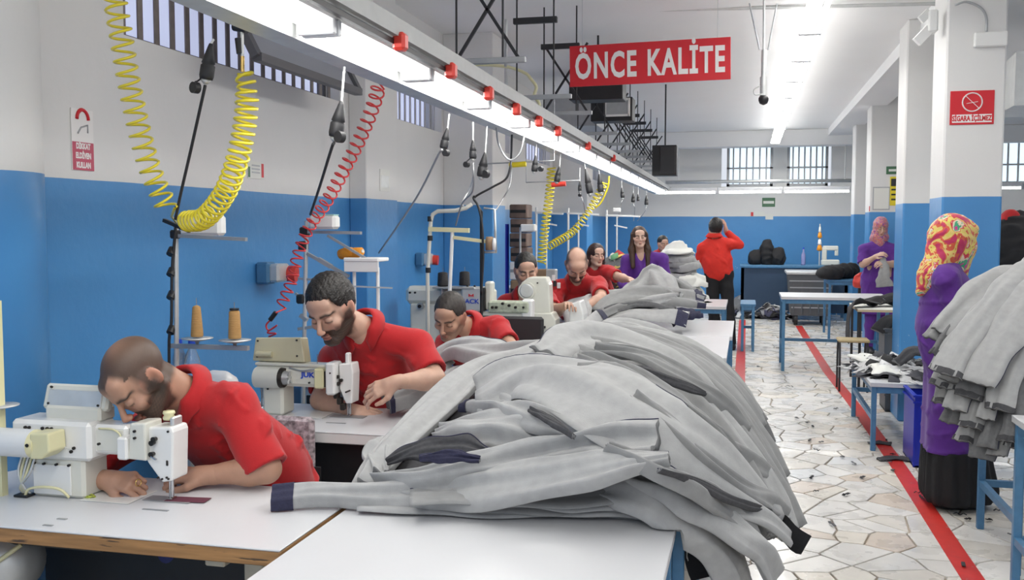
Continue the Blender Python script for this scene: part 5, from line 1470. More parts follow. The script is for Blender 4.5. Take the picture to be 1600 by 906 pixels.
    # ---- hair
    if hair:
        hm = hair.get('mat', M['hair_black'])
        if hair['kind'] == 'short':
            pr = hair_short(hc, R, hs, **hair.get('opt', {}))
            link_np('hair', [solid([pr], hh * .9, strands(hc, R, hs, hair.get('amp', .0018)))], hm, body)
        elif hair['kind'] == 'custom':
            W = lambda x, y, z: Vector((A3(hc) + R @ (A3((x, y, z)) * hs)).tolist())
            link_np('hair', [solid(hair['fn'](W, R, hs), hh, strands(hc, R, hs, hair.get('amp', .002), 110), cuts=hair['cut'](W, R, hs) if 'cut' in hair else ())], hm, body)
    # ---- shirt
    fw = across.cross(spine) ; fdir = Vector((R[0][1], R[1][1], R[2][1]))
    fw = Vector(head['front']).normalized() if 'front' in head else (fw if fw.dot(fdir) > 0 else -fw)
    if shirt:
        g = .016
        q = torso(g + bulk, belly)
        cuts = []
        ins = []
        for e in 'LR':
            sh, el_, wr_ = J['sh' + e], J['el' + e], J['wr' + e]
            if long_sleeve:
                q += arm(e, .014)[:3]
                ax = (wr_ - el_).normalized(); end = wr_ - ax * .015
                cuts.append(('sl', end, ax, .09, e))
            else:
                ax = (el_ - sh).normalized(); end = sh + (el_ - sh) * (sleeve * 1.35)
                q.append(rc(sh, end + ax * .03, .062 * S + .006, .064 * S + .012, .035))
                cuts.append(('sl', end, ax, .12, e))
        if hem is not None or coat_len:
            pass
        if coat_len:
            for e in 'LR': q.append(rc(J['hip' + e] + Vector((0, 0, .05)), J['hip' + e] - Vector((0, 0, coat_len)), .105 * S + g, .115 * S + g, .10))
        q = q
        hemp = J['pelvis'] - spine * ((coat_len if coat_len else (hem if hem is not None else .10)))
        cl = []
        if coat_len: cl.append(plane_cut((0, 0, J['pelvis'].z - coat_len), (0, 0, -1)))
        else: cl.append(plane_cut(hemp, -spine))
        for kind_, end, ax, rr, e in cuts:
            P0 = A3(end); AX = A3(ax)
            Lc = .16
            def f(P, P0=P0, AX=AX, rr=rr):
                t = (P - P0) @ AX; rad = np.sqrt(np.maximum(((P - P0) ** 2).sum(-1) - t * t, 0))
                return np.maximum(np.maximum(-t, rad - rr), t - .30)
            ctr = P0 + AX * .13
            cl.append(dict(lo=ctr - .2, hi=ctr + .2, f=f, k=0, op='s'))
            # hollow the sleeve mouth
            segs = arm(e, .006)
            for sg in segs[:2] if not long_sleeve else segs[2:]:
                f0 = sg['f']
                def f2(P, f0=f0, P0=P0, AX=AX): return np.maximum(f0(P), -((P - P0) @ AX) - .018)
                cl.append(dict(lo=sg['lo'], hi=sg['hi'], f=f2, k=0, op='s'))
        # neck opening
        nk = rc(J['neck'] + spine * -.03, nb + (nb - J['neck']) * 2.0, .060 * S, .080 * S)
        nk['op'] = 's'; nk['k'] = .0; cl.append(nk)
        if vneck: 
            v0 = J['neck'] + fw * .09 * S + spine * .03; v1 = J['neck'] + fw * .135 * S - spine * vneck
            vv = rc(v0, v1, .055 * S, .012, 0, 's'); cl.append(vv)
        wf = wrink(seed, 22, wr); wf2 = wrink(seed + 5, 48, wr * .3)
        shirt_o = link_np('shirt', [solid(q, hb * .85, lambda P: np.minimum(wf(P) + wf2(P), .0035), cl)], shirt, body)
        if collar:
            # folded polo collar: a band round the neck, open in front
            ax = (nb - J['neck']).normalized(); ax = (ax * .6 + spine * .6).normalized()
            o = J['neck'] + ax * .050 * S
            f1 = (fw - ax * fw.dot(ax)).normalized(); r1 = ax.cross(f1)
            prof = [(.068, -.016), (.062, .020), (.067, .030), (.078, .020), (.104, -.016), (.100, -.022), (.080, .004), (.070, .014)]
            n = 26; vs = []; fs = []
            for i in range(n + 1):
                a = PI * .13 + (2 * PI - PI * .26) * i / n     # gap in front
                edge = min(i, n - i) / n
                tip = max(0, 1 - edge * 9)
                d = f1 * math.cos(a) + r1 * math.sin(a)
                for r_, z_ in prof:
                    z2 = z_ * (1 - .55 * tip) - .045 * tip * (1 if r_ > .07 else .6) - .018 * (math.cos(a) + 1) * .5
                    vs.append(o + d * (r_ * S * (1.04 + .10 * tip)) + ax * z2 * S)
            m = len(prof)
            for i in range(n):
                for k in range(m):
                    fs.append((i * m + k, (i + 1) * m + k, (i + 1) * m + (k + 1) % m, i * m + (k + 1) % m))
            fs.append(tuple(range(m))); fs.append(tuple(n * m + k for k in range(m - 1, -1, -1)))
            MB().add(vs, fs, True).build('collar', shirt, shirt_o)
    if trousers:
        q = torso(.010)[2:3] + leg('L', .014) + leg('R', .014)
        wp, wn = A3(J['pelvis'] + spine * .10), A3(spine)
        def fw_(P): return np.maximum(-((P - wp) @ wn), np.sqrt(((P - wp - wn * .12) ** 2).sum(-1)) - .24)
        wl = dict(lo=wp + wn * .12 - .26, hi=wp + wn * .12 + .26, f=fw_, k=0, op='s')
        cl = [wl] + [plane_cut((0, 0, min(J['anL'].z, J['anR'].z) - .01), (0, 0, -1))]
        wf3 = wrink(seed + 9, 20, .006)
        link_np('trousers', [solid(q, max(hb, .009), wf3, cl)], trousers, body)
    if shoes:
        for e in 'LR':
            a = J['an' + e]
            q = [rc(a - toe * .05 + Vector((0, 0, -.045)), a + toe * .07 + Vector((0, 0, -.05)), .040, .042, .03), rc(a + toe * .06 + Vector((0, 0, -.05)), a + toe * .15 + Vector((0, 0, -.055)), .042, .032, .03), rc(a + Vector((0, 0, -.045)), a + Vector((0, 0, .0)), .045, .042, .03)]
            link_np('shoe', [solid(q, .009, None, [plane_cut((0, 0, a.z - .085), (0, 0, -1))])], M['shoe'], body)
    return body, R
def seated_legs(J, x, y, facing=-1, seat=.47, w=.11):
    J['hipL'] = (x + w, y, seat + .05); J['hipR'] = (x - w, y, seat + .05)
    J['knL'] = (x + w + .06, y + facing * .42, seat + .07); J['knR'] = (x - w - .06, y + facing * .42, seat + .07)
    J['anL'] = (x + w + .04, y + facing * .36, .085); J['anR'] = (x - w - .04, y + facing * .36, .085)
    return J
def chair(label, x, y, mt, seat=.46, back_y=.22, rz=0.0, h=.90, bw=.42):
    t = thing('chair', label, 'chair', (x, y, 0))
    MB().box((x, y, seat), (.42, .42, .05), .015).build('seat', mt, t)
    MB().box((x, y + back_y, (seat + .14 + h) / 2), (bw, .04, h - seat - .14), .015).build('backrest', mt, t)
    for sx in (-.18, .18):
        for sy in (-.18, .18):
            MB().cyl((x + sx, y + sy, 0), (x + sx, y + sy, seat - .02), .013, n=8).build('leg', M['dark_metal'], t)
        MB().bar((x + sx * .9, y + back_y, seat - .02), (x + sx * .9, y + back_y, seat + .2), .025, .01).build('back_support', M['dark_metal'], t)
    return t
def hairline_bald(x, y, z):   # cropped sides with a thin front patch, for the first man
    ax = np.abs(x)
    d = np.minimum(z + .045 + np.where(y < -.02, .01, 0), .052 - y + 0.35 * (z - .06) + .020 * (ax < .02) - .022 * ((ax > .025) & (ax < .055) & (z > .05)))
    d = np.where((y > .012) & (z < .055) & (ax > .0), np.minimum(d, .018 - y), d)
    return d
# ---------------------------------------------------------------- 1: balding man at the nearest machine
yh = 2.62
Hc = at(217, 592, y=yh)
J = dict(head=Hc, neck=at(292, 622, y=2.80), chest=at(375, 690, y=3.0), pelvis=at(440, 830, y=3.22),
         shL=at(366, 634, y=2.80), elL=at(416, 732, y=2.76), wrL=at(325, 742, y=2.72),
         shR=at(238, 668, y=3.04), elR=at(108, 742, y=2.84), wrR=at(168, 750, y=2.60))
J['pelvis'] = Vector((J['pelvis'].x, 3.22, .56)); J['chest'] = at(372, 680, y=3.02)
px_, py_ = J['pelvis'].x, 3.22
seated_legs(J, px_, py_)
figure('person', 'balding dark-bearded man in a red polo shirt bent low over the nearest machine', J, skin=(.44, .245, .165), shirt=M['red_shirt'], trousers=M['jeans'],
       head=dict(f=rel(-.30, -.72, .46), up=rel(-.60, .50, .60), s=1.03, beard=.95, buzz=dict(fn=hairline_bald, amt=.86, col=(.030, .020, .014), thin=True), front=(-.35, -.8, -.45)),
       hands=(dict(n=(.1, -.3, .9), curl=.85, d=rel(-1, .02, -.05), thumb=.5), dict(n=(.0, -.55, .8), curl=1.25, d=rel(1, .05, .35), thumb=.8)), hb=.0075, hh=.0038, hd=.003, seed=3, belly=.03, vneck=.06, sleeve=.74, scale=1.05, wr=.018)
wr = J['wrR']; MB().tube([wr + rel(1, .05, .35).normalized() * .125 + rel(0, .0, .9) * .012 + Vector((math.cos(a) * .003, math.cos(a) * .010, math.sin(a) * .011)) for a in [i * PI / 6 for i in range(12)]], .002, 5, closed=True).build('ring', M['gold'], bpy.data.objects['person'])
chair('chair with a pale patterned back behind the nearest man', at(492, 720, y=3.5).x - .15, py_ + .03, mat('patterned_cloth', (.42, .36, .38), .9, noise=.7, nscale=55), back_y=.25, h=.86, bw=.30)
# ---------------------------------------------------------------- 2: bearded man at the second machine
Hc = at(519, 483, y=3.86)
J = dict(head=Hc, neck=at(572, 518, y=4.02), chest=at(600, 600, y=4.22), pelvis=(at(600, 600, y=4.5).x, 4.5, .56),
         shL=at(652, 540, y=4.06), elL=at(668, 590, y=3.86), wrL=at(618, 597, y=3.80),
         shR=at(522, 560, y=4.26), elR=at(500, 625, y=4.06), wrR=at(546, 640, y=3.98))
J['elL'] = at(680, 592, y=3.95)
seated_legs(J, J['pelvis'][0], 4.5)
figure('person', 'dark-haired bearded man in a red polo shirt looking down at the second machine', J, skin=(.56, .35, .26), shirt=M['red_shirt'], trousers=M['black_cloth'],
       head=dict(f=rel(-.34, -.50, .80), up=rel(-.30, .85, .40), s=1.16, beard=1.0, bcol=(.022, .015, .011), front=(-.1, -.9, -.3)),
       hands=(dict(n=(.15, -.75, .55), curl=.55, d=rel(-1, -.35, .15), thumb=.5), dict(n=(-.1, -.5, .8), curl=.25, d=rel(1, -.12, .15), thumb=.4)),
       hair=dict(kind='short', opt=dict(th=.011, line=.060, rec=.022, lift=.006), amp=.0020), hb=.0085, hh=.0042, hd=.0034, seed=8, belly=.02, vneck=.10, wr=.018, sleeve=.6)
chair('black chair of the bearded man at the second machine', J['pelvis'][0], 4.53, M['black_cloth'])
# ---------------------------------------------------------------- 3: man bending down at the third table
Hc = at(703, 494, y=5.25)
J = dict(head=Hc, neck=at(733, 513, y=5.42), chest=at(752, 560, y=5.62), pelvis=(at(760, 560, y=5.85).x, 5.85, .55),
         shL=at(776, 512, y=5.42), elL=at(800, 545, y=5.24), wrL=at(800, 562, y=5.05),
         shR=at(698, 540, y=5.6), elR=at(680, 575, y=5.35), wrR=at(690, 580, y=5.1))
seated_legs(J, J['pelvis'][0], 5.85)
figure('person', 'man with cropped greying hair in a red shirt bending down behind the grey heap', J, skin=(.50, .29, .20), shirt=M['red_shirt'], trousers=M['black_cloth'],
       head=dict(f=rel(-.34, -.50, .80), up=rel(-.12, .80, .52), s=1.08, beard=.45, front=(-.1, -.9, -.3)),
       hands=(dict(n=(0, -.4, .8), curl=.5), dict(n=(0, -.4, .8), curl=.5)),
       hair=dict(kind='short', mat=mat('greying_hair', (.045, .037, .032), .6, noise=.5, nscale=70), opt=dict(th=.007, line=.054, rec=.026), amp=.0012), hb=.010, hh=.005, hd=.005, seed=12, vneck=.08)
chair('black leather chair back right of the third man', at(800, 520, y=6.02).x, 5.80, M['black_rubber'], h=at(800, 494, y=6.02).z)
# ---------------------------------------------------------------- 4: man with moustache, facing us
Hc = at(822, 423, y=7.45)
J = dict(head=Hc, neck=at(820, 462, y=7.60), chest=at(826, 500, y=7.66), pelvis=(at(826, 500, y=7.8).x, 7.8, .58),
         shL=at(856, 470, y=7.58), elL=at(872, 498, y=7.42), wrL=at(884, 484, y=7.15),
         shR=at(790, 474, y=7.64), elR=at(782, 512, y=7.45), wrR=at(808, 520, y=7.2))
J['elL'] = at(868, 486, y=7.35); J['wrL'] = at(884, 477, y=7.12)
seated_legs(J, J['pelvis'][0], 7.8)
figure('person', 'young man with short black hair and a moustache behind the white post machine', J, skin=(.52, .31, .22), shirt=M['red_shirt'], trousers=M['jeans'],
       head=dict(f=rel(.10, -.30, .93), up=rel(-.02, .95, .3), s=1.12, beard=.35, brow=1.2), hands=(dict(n=(.3, -.3, .8), curl=.5), dict(n=(0, -.3, .9), curl=.5)),
       hair=dict(kind='short', opt=dict(th=.007, line=.056, lift=.004), amp=.001), hb=.011, hh=.0055, hd=.006, seed=14)
# ---------------------------------------------------------------- 5: bald man
Hc = at(901, 413, y=8.1)
J = dict(head=Hc, neck=at(902, 440, y=8.30), chest=at(905, 475, y=8.42), pelvis=(at(905, 500, y=8.65).x, 8.72, .72),
         shL=at(935, 446, y=8.24), elL=at(936, 470, y=8.02), wrL=at(914, 484, y=7.8),
         shR=at(868, 452, y=8.3), elR=at(866, 486, y=8.1), wrR=at(886, 487, y=7.8))
J['elL'] = at(940, 466, y=7.98); J['wrL'] = at(910, 482, y=7.8)
J['hipL'] = J['pelvis'] + Vector((.1, 0, 0)) if isinstance(J['pelvis'], Vector) else (J['pelvis'][0] + .1, 8.72, .72); J['hipR'] = (J['pelvis'][0] - .1, 8.72, .72)
J['knL'] = (J['pelvis'][0] + .11, 8.80, .40); J['knR'] = (J['pelvis'][0] - .11, 8.80, .40); J['anL'] = (J['pelvis'][0] + .11, 8.9, .085); J['anR'] = (J['pelvis'][0] - .11, 8.9, .085)
def hairline_ring(x, y, z): return np.minimum(np.minimum(z + .045, .075 - z + .5 * (-y - .02).clip(0, 1)), np.minimum(.012 - y, np.abs(x) - .03 + (y < -.07) * .1))
figure('person', 'bald man with a dark beard in a red polo shirt leaning over the grey cloth', J, skin=(.56, .34, .25), shirt=M['red_shirt'], trousers=M['jeans'],
       head=dict(f=rel(.05, -.78, .62), up=rel(.0, .62, .78), s=1.12, beard=.9, buzz=dict(fn=hairline_ring, amt=.85, col=(.02, .015, .012)), front=(0, -.9, -.35)),
       hands=(dict(n=(0, -.3, .9), curl=.4), dict(n=(0, -.3, .9), curl=.4)), hb=.012, hh=.006, hd=.006, seed=17, scale=1.06)
# badges on his sleeve
for px, py in ((865, 434), (867, 443), (873, 446)):
    q = at(px, py, y=8.20)
    MB().box(q, (.03, .012, .05), .003, rz=.3).build('sleeve_badge', M['black'] if py == 443 else M['sign_white'], next(c for c in bpy.data.objects['person.004'].children if c.name.startswith('shirt')))
# ---------------------------------------------------------------- 6: woman in red behind him
def bob_hair(W, R, s):
    return [el(W(0, -.022, .034), A3((.092, .108, .100)) * s, R, .02), rc(W(.075, -.02, .02), W(.082, -.01, -.10), .030 * s, .026 * s, .03), rc(W(-.075, -.02, .02), W(-.082, -.01, -.10), .030 * s, .026 * s, .03), rc(W(0, -.07, .0), W(0, -.06, -.11), .055 * s, .05 * s, .04)]
def face_cut(W, R, s):
    return [el(W(0, .105, -.03), A3((.056, .085, .094)) * s, R, 0, 's'), rc(W(0, .03, -.03), W(0, .05, -.3), .052 * s, .06 * s, 0, 's')]
Hc = at(932, 399, y=9.4)
J = dict(head=Hc, neck=at(930, 420, y=9.45), chest=at(934, 455, y=9.5), pelvis=(at(934, 470, y=9.55).x, 9.55, .9),
         shL=at(952, 424, y=9.42), elL=at(962, 434, y=9.30), wrL=at(976, 436, y=9.2),
         shR=at(908, 430, y=9.5), elR=at(900, 462, y=9.5), wrR=at(915, 478, y=9.3))
J['shL'] = at(950, 425, y=9.4); J['elL'] = at(962, 433, y=9.3) + Vector((.05, -.05, 0)); J['wrL'] = at(984, 437, y=9.0)
x6 = J['pelvis'][0]
for e, sx in (('L', .1), ('R', -.1)): J['hip' + e] = (x6 + sx, 9.55, .88); J['kn' + e] = (x6 + sx, 9.55, .48); J['an' + e] = (x6 + sx, 9.6, .085)
figure('person', 'woman with a reddish-brown bob in a red shirt stretching her arm across the table', J, skin=(.58, .37, .28), shirt=M['red_shirt'], trousers=M['purple_shirt'],
       head=dict(f=rel(.30, -.08, .93), up=rel(.05, 1, .05), s=.98, fem=True, front=(0.1, -1, 0)), hands=(dict(n=(0, -.2, .9), curl=.15), None),
       hair=dict(kind='custom', fn=bob_hair, cut=face_cut, mat=mat('auburn_hair', (.035, .014, .012), .5, noise=.4, nscale=60)), hb=.013, hh=.006, hd=.007, seed=19, scale=.93, collar=False)
# ---------------------------------------------------------------- 7: standing woman with long brown hair
def standing(x, y, z_p, w=.09):
    return {'hipL': (x + w, y, z_p), 'hipR': (x - w, y, z_p), 'knL': (x + w, y - .01, z_p * .53), 'knR': (x - w, y - .01, z_p * .53), 'anL': (x + w, y + .02, .085), 'anR': (x - w, y + .02, .085)}
def long_hair(W, R, s):
    q = [el(W(0, -.022, .036), A3((.088, .104, .098)) * s, R, .02)]
    for e in (-1, 1):
        q += [rc(W(e * .072, .0, .03), W(e * .092, .0, -.14), .026 * s, .034 * s, .03), rc(W(e * .092, .0, -.14), W(e * .085, .055, -.33), .038 * s, .026 * s, .03)]
    q.append(rc(W(0, -.07, .0), W(0, -.09, -.26), .06 * s, .075 * s, .04))
    return q
Hc = at(999, 371, y=10.3); x7 = at(1008, 400, y=10.35).x
J = dict(head=Hc, neck=at(1002, 398, y=10.36), chest=at(1008, 425, y=10.38), pelvis=(x7 + .02, 10.42, .93),
         shL=at(1034, 405, y=10.36), elL=at(1042, 436, y=10.32), wrL=at(1040, 458, y=10.12),
         shR=at(980, 408, y=10.36), elR=at(972, 442, y=10.3), wrR=at(985, 462, y=10.1))
J.update(standing(x7 + .02, 10.42, .9))
figure('person', 'standing woman with long brown hair in a purple blouse facing the camera', J, skin=(.60, .40, .31), shirt=M['purple_shirt'], trousers=M['black_cloth'],
       head=dict(f=rel(-.02, -.04, 1), up=rel(-.03, 1, .04), s=.98, fem=True), hands=(dict(n=(0, -.3, .9), curl=.4), dict(n=(0, -.3, .9), curl=.4)),
       hair=dict(kind='custom', fn=long_hair, cut=face_cut, mat=M['hair_brown']), hb=.012, hh=.006, hd=.007, seed=23, scale=.95, long_sleeve=True, collar=False, vneck=.13, hem=.12)
# ---------------------------------------------------------------- 8: small figure far left
Hc = at(1036, 381, y=12.2)
x8 = at(1040, 400, y=12.3).x
J = dict(head=Hc, neck=at(1038, 393, y=12.25), chest=at(1040, 412, y=12.3), pelvis=(x8, 12.35, .80), shL=at(1050, 398, y=12.25), elL=at(1053, 418, y=12.2), wrL=at(1050, 432, y=12.0),
         shR=at(1026, 399, y=12.3), elR=at(1024, 420, y=12.2), wrR=at(1030, 434, y=12.0))
J.update(standing(x8, 12.35, .78))
figure('person', 'small distant man with black hair in a red shirt behind the clothes heap', J, skin=(.5, .3, .22), shirt=M['red_shirt'], trousers=M['jeans'],
       head=dict(f=rel(.25, -.2, .9), up=rel(0, 1, .1), s=.92), hair=dict(kind='short', opt=dict(th=.010, line=.050)), hb=.014, hh=.008, hd=.009, seed=27, scale=.88)
# ---------------------------------------------------------------- 9: man in a red jacket, seen from behind
Y9 = 13.0
Hc = at(1118, 357, y=Y9); x9 = at(1124, 430, y=Y9).x
J = dict(head=Hc, neck=at(1116, 372, y=Y9), chest=at(1118, 398, y=Y9), pelvis=(x9, Y9, at(1124, 430, y=Y9).z + .02),
         shR=at(1142, 383, y=Y9), elR=at(1156, 383, y=Y9 - .02) + Vector((0, .10, 0)), wrR=at(1134, 360, y=Y9 + .12),
         shL=at(1098, 388, y=Y9), elL=at(1092, 408, y=Y9 + .05), wrL=at(1106, 415, y=Y9 + .25))
J['shR'] = at(1136, 381, y=Y9); J['elR'] = at(1155, 382, y=Y9 + .05)
zp = J['pelvis'][2]
J.update({'hipL': (x9 - .09, Y9, zp), 'hipR': (x9 + .08, Y9, zp), 'knL': (x9 - .07, Y9 - .02, .5), 'knR': (x9 + .13, Y9 - .05, .5), 'anL': (x9 - .02, Y9 + .05, .085), 'anR': (x9 + .18, Y9 - .12, .085)})
figure('person', 'standing man in a red jacket and black trousers seen from behind, hand at his head', J, skin=(.5, .32, .24), shirt=mat('red_jacket', (.62, .022, .012), .8, noise=.08), trousers=M['black_cloth'],
       head=dict(f=rel(.25, .05, -1), up=rel(.08, 1, 0), s=1.0, front=(0, 1, 0), toe=(0, 1, 0)), hands=(dict(n=(0, 0, 1), curl=.6), dict(n=(1, -.2, 0), curl=.6, d=(-.1, -.1, 1))),
       hair=dict(kind='short', opt=dict(th=.014, line=.05, lift=.006, side=-.06), amp=.003), hb=.012, hh=.007, hd=.008, seed=31, long_sleeve=True, scale=1.05, belly=.02)
# ---------------------------------------------------------------- 10: far woman in a headscarf
def scarf_mat(name, cols, sc_, seed=0):
    m = bpy.data.materials.new(name); m.use_nodes = True; nt = m.node_tree; b = nt.nodes['Principled BSDF']; b.inputs['Roughness'].default_value = .6; b.inputs['Sheen Weight'].default_value = .2
    tc = nt.nodes.new('ShaderNodeTexCoord'); n = nt.nodes.new('ShaderNodeTexNoise'); n.inputs['Scale'].default_value = sc_; n.inputs['Detail'].default_value = 3; n.inputs['Distortion'].default_value = 1.6
    nt.links.new(tc.outputs['Object'], n.inputs['Vector'])
    r = nt.nodes.new('ShaderNodeValToRGB'); r.color_ramp.interpolation = 'CONSTANT'
    e = r.color_ramp.elements
    pos = [0, .40, .45, .50, .54, .58, .63, .68][:len(cols)]
    while len(e) < len(cols): e.new(.5)
    for k, (p, c_) in enumerate(zip(pos, cols)): e[k].position = p; e[k].color = (*c_, 1)
    nt.links.new(n.outputs['Fac'], r.inputs[0]); nt.links.new(r.outputs[0], b.inputs['Base Color'])
    return m
def scarf_far(W, R, s):
    return [el(W(0, -.012, .030), A3((.092, .112, .106)) * s, R, .02), rc(W(0, -.01, -.05), W(0, .01, -.15), .080 * s, .095 * s, .05), rc(W(0, .02, -.15), W(0, .05, -.19), .11 * s, .07 * s, .06), rc(W(0, .03, -.12), W(.02, .10, -.30), .07 * s, .03 * s, .05)]
def scarf_cut(W, R, s): return [el(W(0, .125, -.024), A3((.050, .085, .072)) * s, R, 0, 's')]
Y10 = 12.9
Hc = at(1376, 355, y=Y10); x10 = at(1374, 420, y=Y10).x
J = dict(head=Hc, neck=at(1375, 380, y=Y10 + .02), chest=at(1374, 408, y=Y10 + .03), pelvis=(x10, Y10 + .05, .93),
         shR=at(1350, 390, y=Y10), elR=at(1348, 413, y=Y10 - .08), wrR=at(1368, 401, y=Y10 - .25), shL=at(1396, 390, y=Y10), elL=at(1400, 413, y=Y10 - .05), wrL=at(1382, 411, y=Y10 - .25))
J.update(standing(x10, Y10 + .05, .9))
o10, R10 = figure('person', 'far woman in an orange and purple headscarf and purple coat holding a grey cloth', J, skin=(.58, .38, .29), shirt=M['purple_shirt'], trousers=M['purple_shirt'],
       head=dict(f=rel(-.12, -.32, .93), up=rel(0, .95, .3), s=1.0, fem=True), hands=(dict(n=(.3, -.5, .6), curl=.6), dict(n=(-.3, -.5, .6), curl=.6)), hb=.013, hh=.007, hd=.007, seed=37, scale=.97, collar=False, long_sleeve=False, sleeve=.95 / 1.35, coat_len=.42, vneck=.08)
Wf = lambda R, hc, s: (lambda x, y, z: Vector((A3(hc) + R @ (A3((x, y, z)) * s)).tolist()))
W = Wf(R10, Hc, 1.0)
link_np('headscarf', [solid(scarf_far(W, R10, 1.0), .008, wrink(5, 40, .004), scarf_cut(W, R10, 1.0))], scarf_mat('scarf_orange_purple', [(.10, .04, .22), (.30, .10, .35), (.55, .10, .05), (.65, .30, .20), (.45, .15, .10), (.25, .22, .35)], 34), o10)
q0 = at(1381, 404, y=Y10 - .32)
# ---------------------------------------------------------------- 11: near woman in a bright headscarf, profile to the right
Y11 = 5.92
Hc = at(1490, 376, y=Y11); x11 = at(1484, 500, y=Y11 + .05).x
J = dict(head=Hc, neck=at(1477, 412, y=Y11), chest=at(1482, 476, y=Y11 + .02), pelvis=(x11 + .0, Y11 + .05, .93),
         shL=at(1486, 432, y=Y11 + .17), elL=at(1520, 500, y=Y11 + .15), wrL=at(1572, 500, y=Y11 - .08), shR=at(1478, 436, y=Y11 - .15), elR=at(1506, 510, y=Y11 - .20), wrR=at(1556, 500, y=Y11 - .22))
J.update({'hipL': (x11, Y11 + .14, .9), 'hipR': (x11, Y11 - .04, .9), 'knL': (x11 + .02, Y11 + .14, .48), 'knR': (x11 + .02, Y11 - .04, .48), 'anL': (x11, Y11 + .14, .085), 'anR': (x11, Y11 - .04, .085)})
f11 = rel(.97, -.12, -.25)
o11, R11 = figure('person', 'near woman in a yellow and red flowered headscarf, purple tunic and long black skirt', J, skin=(.58, .38, .29), shirt=M['purple_shirt'], trousers=None,
       head=dict(f=f11, up=rel(.05, 1, 0), s=1.02, fem=True, front=(1, .1, 0), toe=(1, .1, 0)), hands=(dict(n=(0, 0, 1), curl=.5), dict(n=(0, 0, 1), curl=.5)), hb=.009, hh=.006, hd=.006, seed=41, scale=.97, collar=False, long_sleeve=True, coat_len=.60, vneck=0, wr=.012, bulk=.022, belly=.03)
hc, s_ = Hc, 1.04; W = Wf(R11, hc, s_)
sc11 = [el(W(0, -.020, .036), A3((.098, .120, .116)) * s_, R11, .02), el(W(0, .085, .070), A3((.052, .055, .045)) * s_, R11, .05), el(W(0, .085, -.02), A3((.060, .050, .06)) * s_, R11, .03), rc(W(0, .055, -.06), W(0, .045, -.13), .070 * s_, .055 * s_, .04),
        rc(W(0, -.04, -.02), W(0, -.105, -.20), .100 * s_, .075 * s_, .05), rc(W(0, -.105, -.20), W(-.02, -.150, -.30), .068 * s_, .030 * s_, .05), rc(W(0, .02, -.10), W(.0, .10, -.225), .07 * s_, .025 * s_, .05)]
link_np('headscarf', [solid(sc11, .006, lambda P: wrink(6, 24, .007)(P) + wrink(9, 60, .0025)(P), [el(W(0, .165, -.010), A3((.048, .055, .066)) * s_, R11, 0, 's')])],
        scarf_mat('scarf_flowers', [(.50, .02, .10), (.62, .10, .04), (.70, .52, .16), (.66, .56, .10), (.60, .03, .06), (.72, .60, .45), (.05, .35, .18), (.55, .04, .25)], 8), o11)
sk = [ell_between((x11, Y11 + .05, .62), (x11, Y11 + .05, .9), .17, .15, (0, 1, 0), .1, 1.3), rc((x11 + .01, Y11 + .13, .62), (x11 + .01, Y11 + .13, .10), .12, .135, .1), rc((x11 + .01, Y11 - .03, .62), (x11 + .01, Y11 - .05, .10), .12, .135, .1), rc((x11 + .10, Y11 + .04, .5), (x11 + .15, Y11 + .04, .10), .09, .13, .1)]
def pleat(P):
    a = np.arctan2(P[:, 1] - Y11 - .05, P[:, 0] - x11); return .010 * np.sin(a * 17 + np.sin(P[:, 2] * 6)) * np.clip(1.0 - P[:, 2], 0, 1)
link_np('skirt', [solid(sk, .011, pleat, [plane_cut((0, 0, .035), (0, 0, -1)), plane_cut((0, 0, .345), (0, 0, 1))])], M['black_cloth'], o11)
